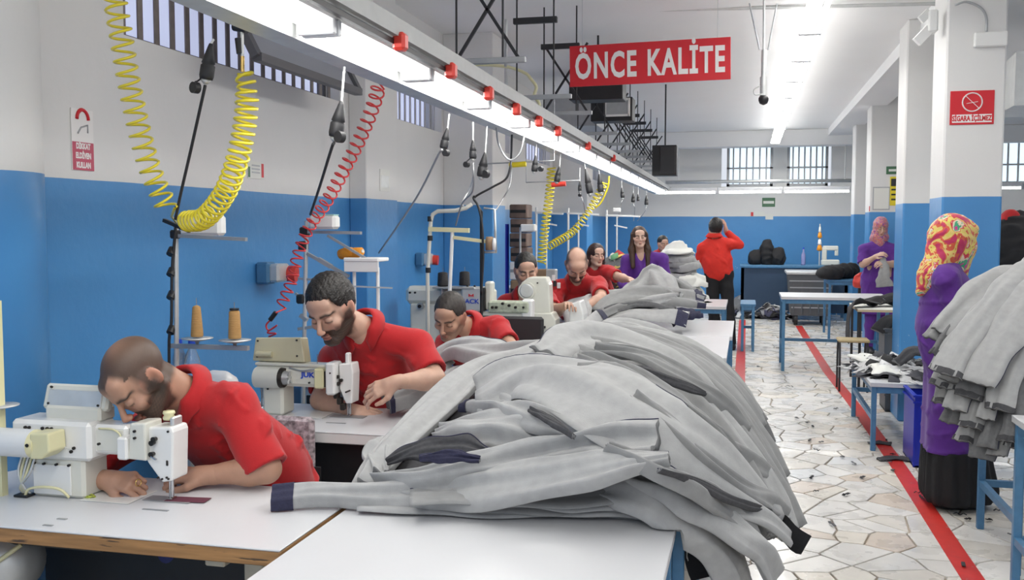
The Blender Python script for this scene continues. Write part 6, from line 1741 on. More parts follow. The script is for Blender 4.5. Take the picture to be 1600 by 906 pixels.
# ================================================================== cloth strips (trouser legs, panels)
CLOTH_WORDS = []
def cloth(name, label, pts, width, mt, up=(0, 0, 1), th=.022, seed=0, amp=.006, n_u=18, n_s=44, hem=None, taper=(1, 1), parent=None, group=None, cat='trousers', base_z=None,
          curl=0.0, edge_wave=.012, seam=True, ragged=0.0, kind=None):
    """a flattened, folded sleeve of cloth laid along pts; width and up may be lists"""
    r = random.Random(seed)
    P = smoothpath(pts, 10)
    # resample
    L = [0]
    for i in range(1, len(P)): L.append(L[-1] + (P[i] - P[i - 1]).length)
    def sample(t, arr=P):
        D = t * L[-1]
        j = next((k for k in range(1, len(L)) if L[k] >= D - 1e-9), len(L) - 1)
        f = (D - L[j - 1]) / max(1e-9, L[j] - L[j - 1]); return arr[j - 1].lerp(arr[j], f)
    ups = [Vector(u).normalized() for u in (up if isinstance(up[0], (tuple, list, Vector)) else [up])]
    if len(ups) > 1:
        ups = smoothpath(ups, 10) if len(ups) == len(pts) else [ups[0]] * len(P)
    wl = width if isinstance(width, (list, tuple)) else [width] * 2
    ph = [r.uniform(0, 6.28) for _ in range(8)]
    vs = []; edge = []
    m = 2 * n_u
    for i in range(n_s + 1):
        t = i / n_s; p = sample(t); tg = (sample(min(1, t + .02)) - sample(max(0, t - .02))).normalized()
        u = ups[0] if len(ups) == 1 else sample(t, ups)
        nrm = (u - tg * u.dot(tg)).normalized(); sd = tg.cross(nrm)
        x = t * (len(wl) - 1); k = min(int(x), len(wl) - 2); w = wl[k] + (wl[k + 1] - wl[k]) * (x - k)
        hw = w / 2; ew = min(edge_wave, w * .09)
        endr = min(t, 1 - t) * L[-1]
        flat = min(1, .55 + endr * 4)
        ring = []
        for j in range(m):
            top = j < n_u
            v = -1 + 2 * (j if top else (m - 1 - j)) / (n_u - 1)
            lat = v * hw * (1 + ew / max(hw, .004) * (math.sin(t * 9 + ph[0] + (2 if v > 0 else 0)) + .5 * math.sin(t * 23 + ph[1] + v)) * abs(v))
            roundv = max(0.0, 1 - abs(v) ** 2.6) ** .5
            fold = amp * (math.sin(v * 3.1 + t * 4.2 + ph[2]) + .7 * math.sin(v * 6.3 - t * 3.0 + ph[3]) + .45 * math.sin(v * 10.5 + t * 6 + ph[4]) + .35 * math.sin(t * 15 + v * 2.5 + ph[5]))
            z = (th * roundv * flat + fold * (.25 + .75 * roundv)) if top else (-th * .25 * roundv + fold * (.25 + .75 * roundv) - .003)
            z += curl * (v * v) * w
            ex = 0
            if ragged and (i == n_s or i == 0): ex = ragged * (math.sin(v * 9 + ph[6]) + .6 * math.sin(v * 21 + ph[7])) * (1 if i else -1)
            ring.append(p + sd * lat + nrm * z + tg * ex)
        if base_z is not None:
            for q in ring:
                lim = base_z(q.x, q.y) if callable(base_z) else base_z
                if q.z < lim: q.z = lim
        vs += ring; edge.append(ring[-1] if False else (ring[0] + ring[m - 1]) / 2)
    fs = []
    for i in range(n_s):
        for j in range(m):
            k = (j + 1) % m
            fs.append((i * m + j, i * m + k, (i + 1) * m + k, (i + 1) * m + j))
    fs.append(tuple(range(m - 1, -1, -1))); fs.append(tuple(n_s * m + j for j in range(m)))
    mb = MB(); mb.add(vs, fs, True)
    o = mb.build(name, mt, parent, label=label, cat=cat, group=group, kind=kind)
    me = o.data; me.materials.append(M['denim_deep'])
    me.polygons[-1].material_index = 1; me.polygons[-2].material_index = 1  # end caps coloured dark, like the shade inside an open leg
    if hem:   # (which end 0/1, length share, material)
        for e, share, hm in hem:
            lo, hi = (0, max(1, round(share * n_s))) if e == 0 else (n_s - max(1, round(share * n_s)), n_s)
            hb_ = MB(); hv = []
            for i in range(lo, hi + 1):
                ring = vs[i * m:(i + 1) * m]; c = sum(ring, Vector()) / m
                hv += [q + (q - c).normalized() * .0035 for q in ring]
            n_ = hi - lo
            hf = [(i * m + j, i * m + (j + 1) % m, (i + 1) * m + (j + 1) % m, (i + 1) * m + j) for i in range(n_) for j in range(m)]
            hb_.add(hv, hf, True); hb_.build('waistband' if share > .03 else 'hem', hm, o)
    if seam:
        st = MB(); st.tube([q + Vector((0, 0, .002)) for q in edge], .0022, 4); st.build('seam', M['navy'], o)
    return o
M['denim_deep'] = mat('grey_denim_deep', (.15, .152, .155), .9, noise=.15, nscale=60)
# ---- the big heap -------------------------------------------------------------------
XE = XT1 + .0
def bump(t, a=2.0): return max(0.0, 1 - abs(t) ** a)
def HP_(x, y):
    by = bump((y - 4.05) / (1.42 if y < 4.05 else 1.45), 2.2)
    xe = min(x, XE)
    bxv = .34 + .66 * bump((xe + .66) / .62, 2.0)
    z = .785 + .30 * by * bxv
    z -= .05 * max(0, math.sin(x * 5 + y * 3)) * by * .4
    if x > XE:
        d = x - XE; z -= d * .85 + d * d * 1.4
    return z
def nrmH(x, y):
    e = .02
    return Vector((-(HP_(x + e, y) - HP_(x - e, y)) / (2 * e), -(HP_(x, y + e) - HP_(x, y - e)) / (2 * e), 1)).normalized()
def on_heap(plan, off):
    out = []; ups = []
    for x, y in plan:
        n = nrmH(x, y); out.append(Vector((x, y, HP_(x, y))) + n * off); ups.append(n)
    return out, ups
# inner mass, folded cloth nobody could count, coloured dark as shade for the gaps
vs, fs = [], []
nx_, ny_ = 60, 110
for j in range(ny_ + 1):
    for i in range(nx_ + 1):
        x = -1.12 + (XE + .10 + 1.12) * i / nx_; y = 2.80 + (5.38 - 2.80) * j / ny_
        z = HP_(x, y) - .02 + .010 * math.sin(x * 22 + y * 9 + 2 * math.sin(y * 4)) + .008 * math.sin(y * 31 + x * 6)
        edge_ = min(i, nx_ - i if False else 99, j, ny_ - j)
        if edge_ == 0: z = .784
        if i == nx_: z = .70
        vs.append((x, y, max(z, .784 if x < XE - .02 else .66)))
for j in range(ny_):
    for i in range(nx_):
        a = j * (nx_ + 1) + i; fs.append((a, a + 1, a + nx_ + 2, a + nx_ + 1))
b0 = len(vs)
MB().add(vs, fs, True).build('trouser_heap', M['dark_denim_and_gaps'], label='inner mass of folded grey trousers inside the big heap on the sorting tables', cat='clothes heap', kind='stuff')
G1 = 'grey trousers of the big heap'
# tails over the table edge: lower layers first. (start x, start y, end x, end y, width, offset)
rt = random.Random(21)
tails = []
def tail(x0, y0, x1, y1, w, off, mt, lab, seed, bend=.0, drop=0.0, amp=.011):
    n = 7; plan = []
    for k in range(n):
        t = k / (n - 1)
        s = t
        plan.append((x0 + (x1 - x0) * s, y0 + (y1 - y0) * (s ** (1.0 + bend))))
    pts, ups = on_heap(plan, off)
    for k in range(n):
        if drop and plan[k][0] > XE: pts[k].z -= drop * (plan[k][0] - XE) ** 1.3
    return cloth('trouser_leg', lab, pts, w, mt, ups, th=.036, seed=seed, amp=amp, group=G1, ragged=.002, base_z=lambda x, y: (.786 if x < XE + .012 else -1))
low = []
k = 0
ends = [(2.78, -.02, .6), (2.86, .05, .5), (2.96, .10, .4), (3.08, .13, .2), (3.2, .17, .1), (3.34, .20, .0), (3.5, .22, 0), (3.66, .21, 0), (3.85, .17, 0), (4.05, .15, 0), (4.25, .15, 0), (4.45, .13, 0), (4.65, .10, 0), (4.85, .08, 0), (5.05, .05, 0), (5.2, .0, 0)]
words = ['first', 'second', 'third', 'fourth', 'fifth', 'sixth', 'seventh', 'eighth', 'ninth', 'tenth', 'eleventh', 'twelfth', 'thirteenth', 'fourteenth', 'fifteenth', 'sixteenth']
for layer, (mt, off, dx) in enumerate(((M['denim_mid'], -.015, -.05), (M['denim_mid'], .015, .0), (M['denim_grey'], .045, -.02))):
    for i, (ye, xe, dr) in enumerate(ends):
        if layer == 2 and i in (0,): continue
        sx = -.75 + rt.uniform(-.12, .12); sy = 4.25 + (ye - 3.9) * .55 + rt.uniform(-.08, .08)
        yy = ye + (.06 if layer == 1 else 0) + rt.uniform(-.03, .03)
        tail(sx, sy, xe - .055 - (.05 if ye < 3.3 else 0) + dx + rt.uniform(-.05, .03), yy, rt.uniform(.12, .17) if layer < 2 else rt.uniform(.12, .165), off + rt.uniform(-.012, .014), (M['denim_mid'], M['denim_deep'], M['denim_mid'], M['denim_grey'], M['denim_mid'])[(i * 3 + layer) % 5] if layer < 2 else (M['denim_mid'] if rt.random() < .6 else M['denim_grey']),  # darker greys favoured, putting the aisle side's shade into the cloth
             'hanging grey leg of the big heap, %s layer, %s from the camera' % (('lowest', 'middle', 'top')[layer], words[i]), 100 + layer * 20 + i, bend=rt.uniform(-.15, .25), drop=dr * 2)
# black tips under the front end
for i, (px, py, qx, qy) in enumerate(((1214, 818, 1258, 852), (1075, 830, 1095, 905))):
    a, b = at(px, py, y=3.08 - .2 * i), at(qx, qy, y=2.98 - .15 * i)
    ax = (b - a).normalized(); sd = ax.cross(Vector((-.4, -.85, .3))).normalized() * .034; nn = sd.cross(ax).normalized() * .0015
    rows_ = []
    for k in range(7):
        c = a.lerp(b, k / 6) + nn * 4 * math.sin(k * .9) + Vector((0, 0, .006 * math.sin(k * 1.1)))
        wv = 1 + .05 * math.sin(k * 1.7)
        rows_ += [c - sd * wv - nn, c + sd * wv - nn, c + sd * wv + nn, c - sd * wv + nn]
    fs_ = [(k * 4 + q, k * 4 + (q + 1) % 4, k * 4 + 4 + (q + 1) % 4, k * 4 + 4 + q) for k in range(6) for q in range(4)] + [(3, 2, 1, 0), (24, 25, 26, 27)]
    MB().add(rows_, fs_, False).build('cloth_piece', M['black_cloth'], label=('black cloth tip sticking out lowest at the front corner of the big heap', 'dark cloth hanging beside the blue leg of the front table')[i], cat='cloth')
Z = lambda px, py, z: at(px, py, z=z)
TC = Vector((.0, -.55, .83))
def hero(pts, w, lab, seed, up=TC, mt=None, th=.028, amp=.012, hem=None, **k):
    return cloth('trousers', lab, [Z(*p) for p in pts], w, mt or M['denim_grey'], up, th=th, seed=seed, amp=amp, group=G1, hem=hem, base_z=lambda x, y: (.7865 if x < XE + .01 else -1), n_s=56, n_u=22, **k)
# broad panels over the middle and the aisle side
hero([(745, 622, 1.04), (830, 592, 1.11), (920, 606, 1.115), (1020, 665, 1.04), (1120, 735, .91), (1222, 822, .70)], [.20, .34, .40, .34, .27, .18], 'broad grey trouser panel sweeping from the top of the big heap to its front tip', 201, up=(.25, -.45, .86), amp=.014)
hero([(860, 560, 1.12), (940, 535, 1.14), (1020, 560, 1.10), (1090, 610, 1.0), (1160, 670, .86)], [.22, .30, .30, .26, .18], 'grey trouser leg over the back shoulder of the big heap', 202, up=(.3, -.3, .9))
hero([(900, 585, 1.13), (985, 600, 1.10), (1060, 650, 1.0), (1135, 700, .88), (1195, 735, .76)], [.08, .14, .15, .14, .12], 'narrow grey trouser leg beside the broad panel on the aisle side', 203, up=(.3, -.4, .86), mt=M['denim_mid'])
hero([(890, 752, .86), (985, 752, .885), (1062, 790, .83), (1118, 850, .71), (1160, 915, .56)], [.12, .20, .22, .20, .18], 'grey trouser panel falling over the front aisle corner of the table', 204, up=(.25, -.6, .75), amp=.013)
hero([(970, 725, .93), (1075, 762, .88), (1148, 818, .78), (1206, 884, .62)], [.14, .20, .19, .17], 'grey leg between the broad panel and the front corner fold', 205, up=(.25, -.5, .8), amp=.013)
# dark strips putting the shade of gaps into colour; the last is navy cloth
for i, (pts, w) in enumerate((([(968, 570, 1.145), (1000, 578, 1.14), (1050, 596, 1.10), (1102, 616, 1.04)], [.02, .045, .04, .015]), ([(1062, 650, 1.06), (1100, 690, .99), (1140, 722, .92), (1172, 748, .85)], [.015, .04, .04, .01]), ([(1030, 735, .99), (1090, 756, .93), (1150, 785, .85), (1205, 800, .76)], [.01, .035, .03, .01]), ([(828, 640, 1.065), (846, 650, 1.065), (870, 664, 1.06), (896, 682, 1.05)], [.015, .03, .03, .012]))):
    hero(pts, w, ('dark strip as shade in a gap near the back of the big heap', 'dark strip as shade between two legs on the aisle side of the heap', 'dark strip as shade in the gap under the broad panel on the big heap', 'dark lining strip under the folded waist in mid-heap')[i], 240 + i, up=(.2, -.5, .8), mt=M['dark_denim_and_gaps'], th=.012, amp=.003)
for i, pts in enumerate(([(905, 560, 1.15), (990, 590, 1.13), (1080, 650, 1.03), (1150, 715, .89)], [(930, 545, 1.16), (1010, 560, 1.13), (1095, 610, 1.03), (1165, 668, .88)], [(990, 620, 1.11), (1070, 690, 1.0), (1150, 760, .86), (1226, 800, .70)], [(950, 700, 1.01), (1050, 745, .95), (1130, 800, .82), (1190, 862, .66)])):
    hero(pts, [.05, .085, .085, .07], 'narrow darker grey leg on top of the big heap, %s' % ('second from the back', 'farthest back', 'reaching the farthest aisle tip', 'nearest the camera')[i], 250 + i, up=(.25, -.45, .85), mt=M['denim_mid'], th=.024, amp=.012, ragged=.004)
# flap with a dark waistband line
hero([(738, 628, 1.01), (785, 636, 1.03), (850, 655, 1.035), (920, 688, 1.0)], [.10, .13, .12, .08], 'folded trouser waist with a navy band at the middle of the heap', 206, up=(0, -.6, .8), hem=[(0, .07, M['navy'])])
hero([(684, 676, .95), (735, 672, .975), (800, 676, .985), (870, 692, .97)], [.07, .15, .17, .13], 'plump grey trouser fold left of the middle of the heap', 207, up=(0, -.6, .8), th=.034)
hero([(690, 708, .86), (740, 712, .865), (800, 716, .87), (850, 722, .87)], [.08, .10, .10, .08], 'small folded leg in the dark hollow of the heap', 208, mt=M['denim_grey'], th=.016)
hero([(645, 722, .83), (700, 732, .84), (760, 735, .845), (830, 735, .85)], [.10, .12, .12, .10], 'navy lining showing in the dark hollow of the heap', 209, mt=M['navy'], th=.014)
hero([(604, 722, .90), (655, 704, .935), (715, 700, .945), (775, 714, .935)], [.02, .085, .085, .02], 'dark strip as shade in the hollow left of mid-heap', 260, up=(0, -.75, .65), mt=M['dark_denim_and_gaps'], th=.010, amp=.006)  # dark sheet laid over the hollow to paint in its shade
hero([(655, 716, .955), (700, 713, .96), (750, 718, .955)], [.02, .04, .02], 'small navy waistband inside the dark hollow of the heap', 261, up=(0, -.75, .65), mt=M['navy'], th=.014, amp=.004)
# layered edges at the foot of the heap
for i, (a, b, zz) in enumerate(((560, 1000, .80), (700, 1042, .815), (760, 1048, .83), (640, 1030, .845))):
    hero([(a, 789 - i * 4, zz), ((a + b) / 2, 788 - i * 5, zz), (b, 797 - i * 8, zz), (b + 55, 860 - i * 6, zz - .14)], [.10, .16, .16, .12], 'flat folded trouser leg, %s of the four layers at the foot of the heap' % ('lowest', 'second', 'third', 'topmost')[i], 210 + i, up=(0, -.15, 1), th=.012, amp=.003, mt=M['denim_mid'] if i % 2 else M['denim_grey'])
# front legs
hero([(590, 752, .85), (660, 752, .87), (745, 738, .90), (840, 718, .945), (940, 700, .99), (1026, 692, 1.02)], [.06, .09, .11, .14, .15, .145], 'upper of the two long grey legs stretched across the front of the heap', 220, up=(0, -.75, .66), th=.034, amp=.014)
hero([(425, 778, .815), (500, 776, .815), (600, 776, .82), (710, 766, .85), (820, 757, .895), (930, 738, .95), (1046, 716, 1.0)], [.085, .09, .10, .13, .14, .13, .05], 'long grey leg with a navy waistband end across the front of the heap', 221, up=(0, -.65, .75), th=.034, amp=.007, hem=[(0, .045, M['navy'])])
# leg climbing to the top
hero([(566, 762, .83), (590, 732, .86), (628, 690, .91), (690, 632, .98), (748, 585, 1.05), (820, 558, 1.09), (885, 530, 1.11), (938, 499, 1.13)], [.09, .13, .15, .14, .14, .12, .10, .08], 'long grey leg climbing the left side of the heap to a navy end', 222, up=(-.35, -.45, .8), th=.036, amp=.013, hem=[(1, .06, M['navy'])])
hero([(596, 742, .86), (590, 715, .88), (600, 700, .90), (625, 690, .90)], [.07, .09, .09, .06], 'short crumpled leg end where the two front legs cross', 223, up=(0, -.8, .6), th=.03)
# bundle on the second sewing table and cloth behind the climbing leg
hero([(603, 628, .845), (650, 622, .85), (705, 600, .87), (750, 590, .9)], [.13, .15, .16, .14], 'rolled grey leg with a navy rim on the second sewing table', 224, up=(0, -.5, .86), th=.052, hem=[(0, .06, M['navy'])])
hero([(672, 600, .86), (690, 560, .96), (722, 545, 1.02), (790, 553, 1.05), (860, 548, 1.08)], [.12, .18, .20, .20, .16], 'pale grey trouser leg behind the climbing leg, below the third man', 225, up=(-.2, -.5, .8), th=.03)
cl_ = Z(668, 604, .80)
cloth('fabric_piece', 'white cloth lying behind the rolled trouser leg on the second table', [Z(610, 600, .79), Z(660, 606, .79), Z(700, 596, .80)], .12, M['paper'], (0, 0, 1), th=.008, seed=9, amp=.003, seam=False, cat='cloth')
hero([(930, 520, 1.13), (965, 512, 1.12), (1010, 522, 1.10), (1060, 545, 1.04), (1110, 580, .96)], [.12, .16, .18, .16, .14], 'pale grey trouser leg at the very back of the heap top', 226, up=(.1, -.35, .9))
# ---- second heap at the woman's table -------------------------------------------------
G2 = 'grey trousers of the second heap'
for _ in ():pass
def far_strip(pts, w, lab, seed, mt=None, up=(0, -.5, .85), hem=None, th=.035, amp=.016, group=G2, bz=.785, nm='trousers', cat='trousers'):
    return cloth(nm, lab, [at(px, py, y=y) for px, py, y in pts], w, mt or M['denim_grey'], up, th=th, seed=seed, amp=amp, group=group, hem=hem, base_z=bz, n_s=26, n_u=10, seam=False, cat=cat)
far_strip([(900, 498, 7.75), (930, 480, 8.0), (980, 470, 8.3), (1040, 470, 8.4)], .35, 'grey trousers at the left foot of the second heap', 301)
far_strip([(925, 500, 7.7), (985, 490, 7.7), (1040, 492, 7.7), (1075, 498, 7.7)], .30, 'flat grey trousers along the front edge of the second heap', 302, hem=[(1, .12, M['navy'])], up=(0, -.3, 1))
far_strip([(935, 490, 7.8), (975, 466, 8.0), (1030, 462, 8.1), (1100, 470, 8.2)], .26, 'grey trousers crossing the middle of the second heap', 303, mt=M['denim_mid'], hem=[(1, .08, M['navy'])])
far_strip([(1085, 470, 8.3), (1050, 466, 8.1), (1000, 478, 7.9), (950, 500, 7.75)], .14, 'narrow grey leg slanting over the second heap', 304)
far_strip([(968, 468, 8.35), (998, 446, 8.6), (1018, 424, 8.75), (1032, 440, 8.6), (1046, 466, 8.4)], [.10, .16, .14, .22, .26], 'grey trousers lifted into a peak in front of the woman in purple', 305, up=(0, -.9, .3), bz=.9)
far_strip([(1020, 424, 8.75), (1045, 440, 8.7), (1070, 455, 8.6), (1095, 470, 8.5)], .16, 'dark lined trousers falling right from the lifted peak', 306, mt=M['denim_mid'], up=(.2, -.8, .5), hem=[(1, .2, M['navy'])])
far_strip([(905, 505, 7.6), (900, 480, 7.8), (925, 468, 8.2), (950, 470, 8.4)], .24, 'pale grey trousers draped beside the white housing', 307)
far_strip([(1045, 500, 7.75), (1065, 492, 7.8), (1092, 490, 7.9)], .16, 'navy waistband bundle at the right end of the second heap', 308, mt=M['navy'])
far_strip([(1040, 484, 7.85), (1055, 490, 7.75), (1068, 496, 7.7)], .12, 'white label sheet on the second heap', 309, mt=M['paper'], th=.01)
for i, (pts, w, m_) in enumerate((([(930, 496, 7.62), (975, 478, 7.75), (1020, 474, 7.8)], .08, 'denim_mid'), ([(945, 488, 7.7), (1000, 476, 7.75), (1055, 482, 7.7)], .07, 'denim_deep'), ([(985, 460, 8.15), (1020, 452, 8.2), (1060, 462, 8.1)], .09, 'denim_mid'), ([(910, 478, 7.9), (950, 462, 8.1), (985, 456, 8.3)], .10, 'denim_grey'))):
    far_strip(pts, w, ('thin grey leg slanting at the front of the second heap', 'thin dark leg low on the front of the second heap', 'narrow grey leg under the lifted peak', 'narrow pale leg left of the lifted peak')[i], 312 + i, mt=M[m_], th=.02)
# ---- tall garment heap beside the man seen from behind --------------------------------
G3 = 'garments of the tall heap'
rr_ = random.Random(5)
for i in range(13):
    yy = 478 - i * 7.2
    w_ = rr_.uniform(.16, .24)
    c = rr_.choice([M['denim_grey'], M['paper'], M['denim_mid'], M['denim_grey'], M['navy'] if i % 4 == 1 else M['denim_grey']])
    x0 = 1040 + rr_.uniform(-5, 12) + i * .3; x1 = 1108 + rr_.uniform(-22, 2) - i * 1.2
    far_strip([(x0, yy + 4, 10.9), ((x0 + x1) / 2, yy - rr_.uniform(-4, 6), 10.75), (x1, yy + rr_.uniform(-6, 8), 10.9)], [w_ * .7, w_, w_ * .8], 'folded garment in the tall heap, %s from the bottom' % words[i] if i else 'folded garment at the bottom of the tall heap', 330 + i, mt=c, group=G3, nm='garment', th=.05, amp=.022, cat='garment')
# ---- right-hand heap --------------------------------------------------------------------
table('work_table', 'blue legged table buried under the right-hand heap of trousers', 'table', 1.22, 2.3, 4.78, 5.55, low=.25)
table('work_table', 'white topped table with blue legs at the right edge of the picture', 'table', 1.17, 2.1, 3.85, 4.66, low=.22)
rh = MB(); vs = []; fs = []
for j in range(33):
    for i in range(49):
        x = 1.24 + i * .0225; y = 4.80 + j * .0225
        z = .79 + .62 * bump((x - 2.0) / .80, 1.6) * (.55 + .45 * bump((y - 5.2) / .5)) + .018 * math.sin(x * 34 + y * 17 + 2 * math.sin(y * 9)) + .014 * math.sin(y * 46 + x * 9)
        if i in (0, 48) or j in (0, 32): z = .785
        vs.append((x, y, z))
for j in range(32):
    for i in range(48): a = j * 49 + i; fs.append((a, a + 1, a + 50, a + 49))
rh.add(vs, fs, True).build('trouser_heap', M['denim_mid'], label='inner mass of folded trousers on the right-hand table', cat='clothes heap', kind='stuff')
G4 = 'grey trousers of the right-hand heap'
rj = random.Random(11)
rows = [  # end px, py, start px, py, width, end Y, shade
    ((1560, 712), (1600, 560), 4.72), ((1590, 700), (1640, 560), 4.70), ((1530, 716), (1590, 560), 4.78), ((1506, 690), (1575, 540), 4.84), ((1482, 660), (1560, 530), 4.9), ((1468, 630), (1550, 520), 4.96),
    ((1545, 700), (1600, 540), 4.72), ((1515, 668), (1590, 520), 4.78), ((1490, 640), (1575, 500), 4.84), ((1470, 604), (1560, 490), 4.92), ((1460, 578), (1560, 480), 5.0), ((1575, 690), (1625, 530), 4.66),
    ((1540, 655), (1610, 500), 4.74), ((1510, 620), (1600, 480), 4.8), ((1486, 596), (1590, 462), 4.88), ((1464, 556), (1580, 450), 4.98), ((1456, 530), (1575, 440), 5.08), ((1556, 640), (1630, 480), 4.70),
    ((1520, 590), (1625, 445), 4.82), ((1492, 566), (1620, 430), 4.9), ((1470, 520), (1610, 420), 5.05), ((1478, 585), (1610, 425), 4.80), ((1530, 600), (1640, 440), 4.72)]
ords = ['lowest', 'second', 'third', 'fourth', 'fifth', 'sixth', 'seventh', 'eighth', 'ninth', 'tenth', 'eleventh', 'twelfth', 'thirteenth', 'fourteenth', 'fifteenth', 'sixteenth', 'seventeenth', 'eighteenth', 'nineteenth', 'twentieth', 'twenty-first', 'twenty-second', 'topmost']
for i, (e, s_, ye) in enumerate(rows):
    ys = ye + .35
    a, b = at(s_[0] + 25, s_[1] - 18, y=ys + .1), at(e[0], e[1], y=ye)
    a2 = at(s_[0], s_[1], y=ys - .02)
    m1_ = a2.lerp(b, .35) + Vector((0, -.02, .045 + (.03 if i < 12 else .02))); m2_ = a2.lerp(b, .7) + Vector((-.01, -.01, .04))
    w = rj.uniform(.10, .14) if i < 18 else rj.uniform(.16, .22)
    cloth('trouser_leg', 'grey trouser leg fanning out of the right-hand heap, %s in the pile' % ords[i], [a, a2, m1_, m2_, b], [w * .9, w, w * .95, w * .85], [M['denim_mid'], M['denim_grey'], M['denim_deep']][(i * 7 + (i // 3)) % 3 if i < 18 else 1],
          (-.35, -.75, .55), th=.018, seed=400 + i, amp=.007, group=G4, hem=[(1, .010, M['dark_denim_and_gaps'])] if i % 2 else None, ragged=.002, n_s=30, n_u=12, seam=i % 2 == 0)
# ================================================================== right side furniture
p = at(1222, 580, z=0)
table('work_table', 'long white topped table with blue legs across the aisle, left of the far columns', 'table', .40, 1.55, p.y, p.y + .75, zt=.84, low=.28)
table('work_table', 'table with a pale wooden edge in front of the far woman in a headscarf', 'table', 1.10, 1.62, 10.1, 10.9, zt=.80, leg=M['dark_metal'], edge=mat('light_wood', (.55, .45, .30), .5), top=M['paper'], leg_w=.025, apron=False)
a, b, c = at(1308, 500, y=10.0), at(1320, 463, y=10.2), at(1365, 457, y=10.4)
cloth('fabric_piece', 'dark cloth hanging down the left end of the pale wooden table', [Vector((1.02, 10.2, .45)), Vector((1.04, 10.2, .78)), Vector((1.12, 10.3, .845)), Vector((1.3, 10.4, .84))], .22, M['dark_denim_and_gaps'], [(-1, 0, .1), (-1, 0, .2), (-.5, 0, 1), (0, 0, 1)], th=.012, seed=70, n_s=20, n_u=10, seam=False, cat='cloth')
for k, (px, py, w) in enumerate(((1376, 460, .24), (1392, 455, .22), (1402, 463, .18))):
    q = at(px, py, y=10.5); q.z = .825 + .02 * k
    cloth('fabric_piece', ('black cloth spread on the pale wooden table', 'black folded cloth lying highest on the pale wooden table', 'black cloth at the column end of the pale wooden table')[k], [q + Vector((-.14, -.05, 0)), q + Vector((0, 0, .04)), q + Vector((.13, .05, 0))], w, M['black_cloth'], (0, -.2, 1), th=.03, seed=72 + k, n_s=18, n_u=10, seam=False, cat='cloth', base_z=.803)
q = at(1380, 402, y=12.6)
cloth('fabric_piece', 'pale grey cloth held up in the hands of the far woman in a headscarf', [at(1380, 402, y=12.6), at(1381, 425, y=12.57), at(1382, 448, y=12.6)], [.06, .14, .20], M['denim_grey'], (0, -1, 0), th=.02, seed=77, n_s=18, n_u=10, seam=False, cat='cloth')
# stool with bent tube frame
t = thing('stool', 'black bent-tube stool frame under the pale wooden table', 'stool', (1.0, 10.0, 0))
for sx in (0, 1):
    x = .92 + sx * .26
    MB().tube(smoothpath([(x, 9.86, 0), (x, 9.88, .42), (x, 9.98, .50), (x, 10.1, .42), (x, 10.12, 0)], 5), .011, 6).build('frame_loop', M['dark_metal'], t)
MB().box((1.05, 9.99, .50), (.30, .24, .03), .01).build('seat', mat('stool_seat', (.45, .36, .2), .6), t)
# waste bin
y = 16.4; a, b = at(1231, 427, y=y), at(1303, 427, y=y); zb = at(1260, 500, y=y).z
t = thing('waste_container', 'big dark grey wheeled waste container in the aisle before the far wall', 'waste bin', ((a.x + b.x) / 2, y, 0))
m = MB(); w = b.x - a.x
x0, x1 = a.x, b.x
vs = [(x0 + .06, y, .16), (x1 - .06, y, .16), (x1 - .06, y + .6, .16), (x0 + .06, y + .6, .16), (x0, y - .06, a.z), (x1, y - .06, a.z), (x1, y + .66, a.z), (x0, y + .66, a.z)]
m.add(vs, [(3, 2, 1, 0), (0, 1, 5, 4), (1, 2, 6, 5), (2, 3, 7, 6), (3, 0, 4, 7)]); m.build('body', M['grey_crate'], t)
MB().box(((x0 + x1) / 2, y + .3, a.z + .01), (w + .06, .8, .05), .012).build('rim', M['galv'], t)
for k in range(5): MB().box(((x0 + x1) / 2, y - .055 + .012 * k, a.z - .12 - .11 * k), (w - .05 - .02 * k, .02, .02)).build('rib', M['grey_metal'], t)
for k in range(5): MB().box((x0 + .1 + (w - .2) * k / 4, y - .03, .16 + (a.z - .16) / 2), (.02, .03, a.z - .22)).build('rib', M['grey_crate'], t)
for sx in (x0 + .14, x1 - .14):
    for sy in (y + .06, y + .52):
        MB().cyl((sx - .03, sy, .085), (sx + .03, sy, .085), .085, n=14).build('wheel', M['black_rubber'], t)
        MB().box((sx, sy, .155), (.06, .07, .05)).build('caster', M['dark_metal'], t)
# far work table under the wall
p0, p1 = at(1156, 414, y=17.3), at(1328, 414, y=17.3)
t = thing('work_table', 'long table with a dark navy front panel along the far wall', 'table', ((p0.x + p1.x) / 2, 17.65, 0))
MB().box(((p0.x + p1.x) / 2, 17.65, p0.z - .02), (p1.x - p0.x, .72, .04), .005).build('tabletop', M['blue_paint'], t)
MB().box(((p0.x + p1.x) / 2, 17.34, (p0.z - .04 + .12) / 2), (p1.x - p0.x - .04, .03, p0.z - .18)).build('front_panel', mat('navy_panel', (.02, .05, .10), .6), t)
for x in (p0.x + .05, p1.x - .05):
    for yy in (17.35, 17.95): MB().box((x, yy, (p0.z - .04) / 2), (.05, .05, p0.z - .04)).build('leg', M['blue_paint'], t)
zt = p0.z
def lump(name, label, c, r, mt_, seed, group=None, cat='cloth', kind=None, h=.022, amp=.02):
    c = Vector(c); c.z += r[2] * .55
    pr = [el(c, r, None, .03), el(c + Vector((r[0] * .4, 0, r[2] * .2)), (r[0] * .6, r[1] * .8, r[2] * .8), None, .03), el(c - Vector((r[0] * .45, 0, -r[2] * .1)), (r[0] * .55, r[1] * .8, r[2] * .7), None, .03)]
    V, Q = solid(pr, h, wrink(seed, 26, amp), [plane_cut((0, 0, c.z - r[2] * .55 + .001), (0, 0, -1))])
    return link_np(name, [(V, Q)], mt_, None, base=(c.x, c.y, c.z - r[2] * .55), label=label, cat=cat, group=group, kind=kind)
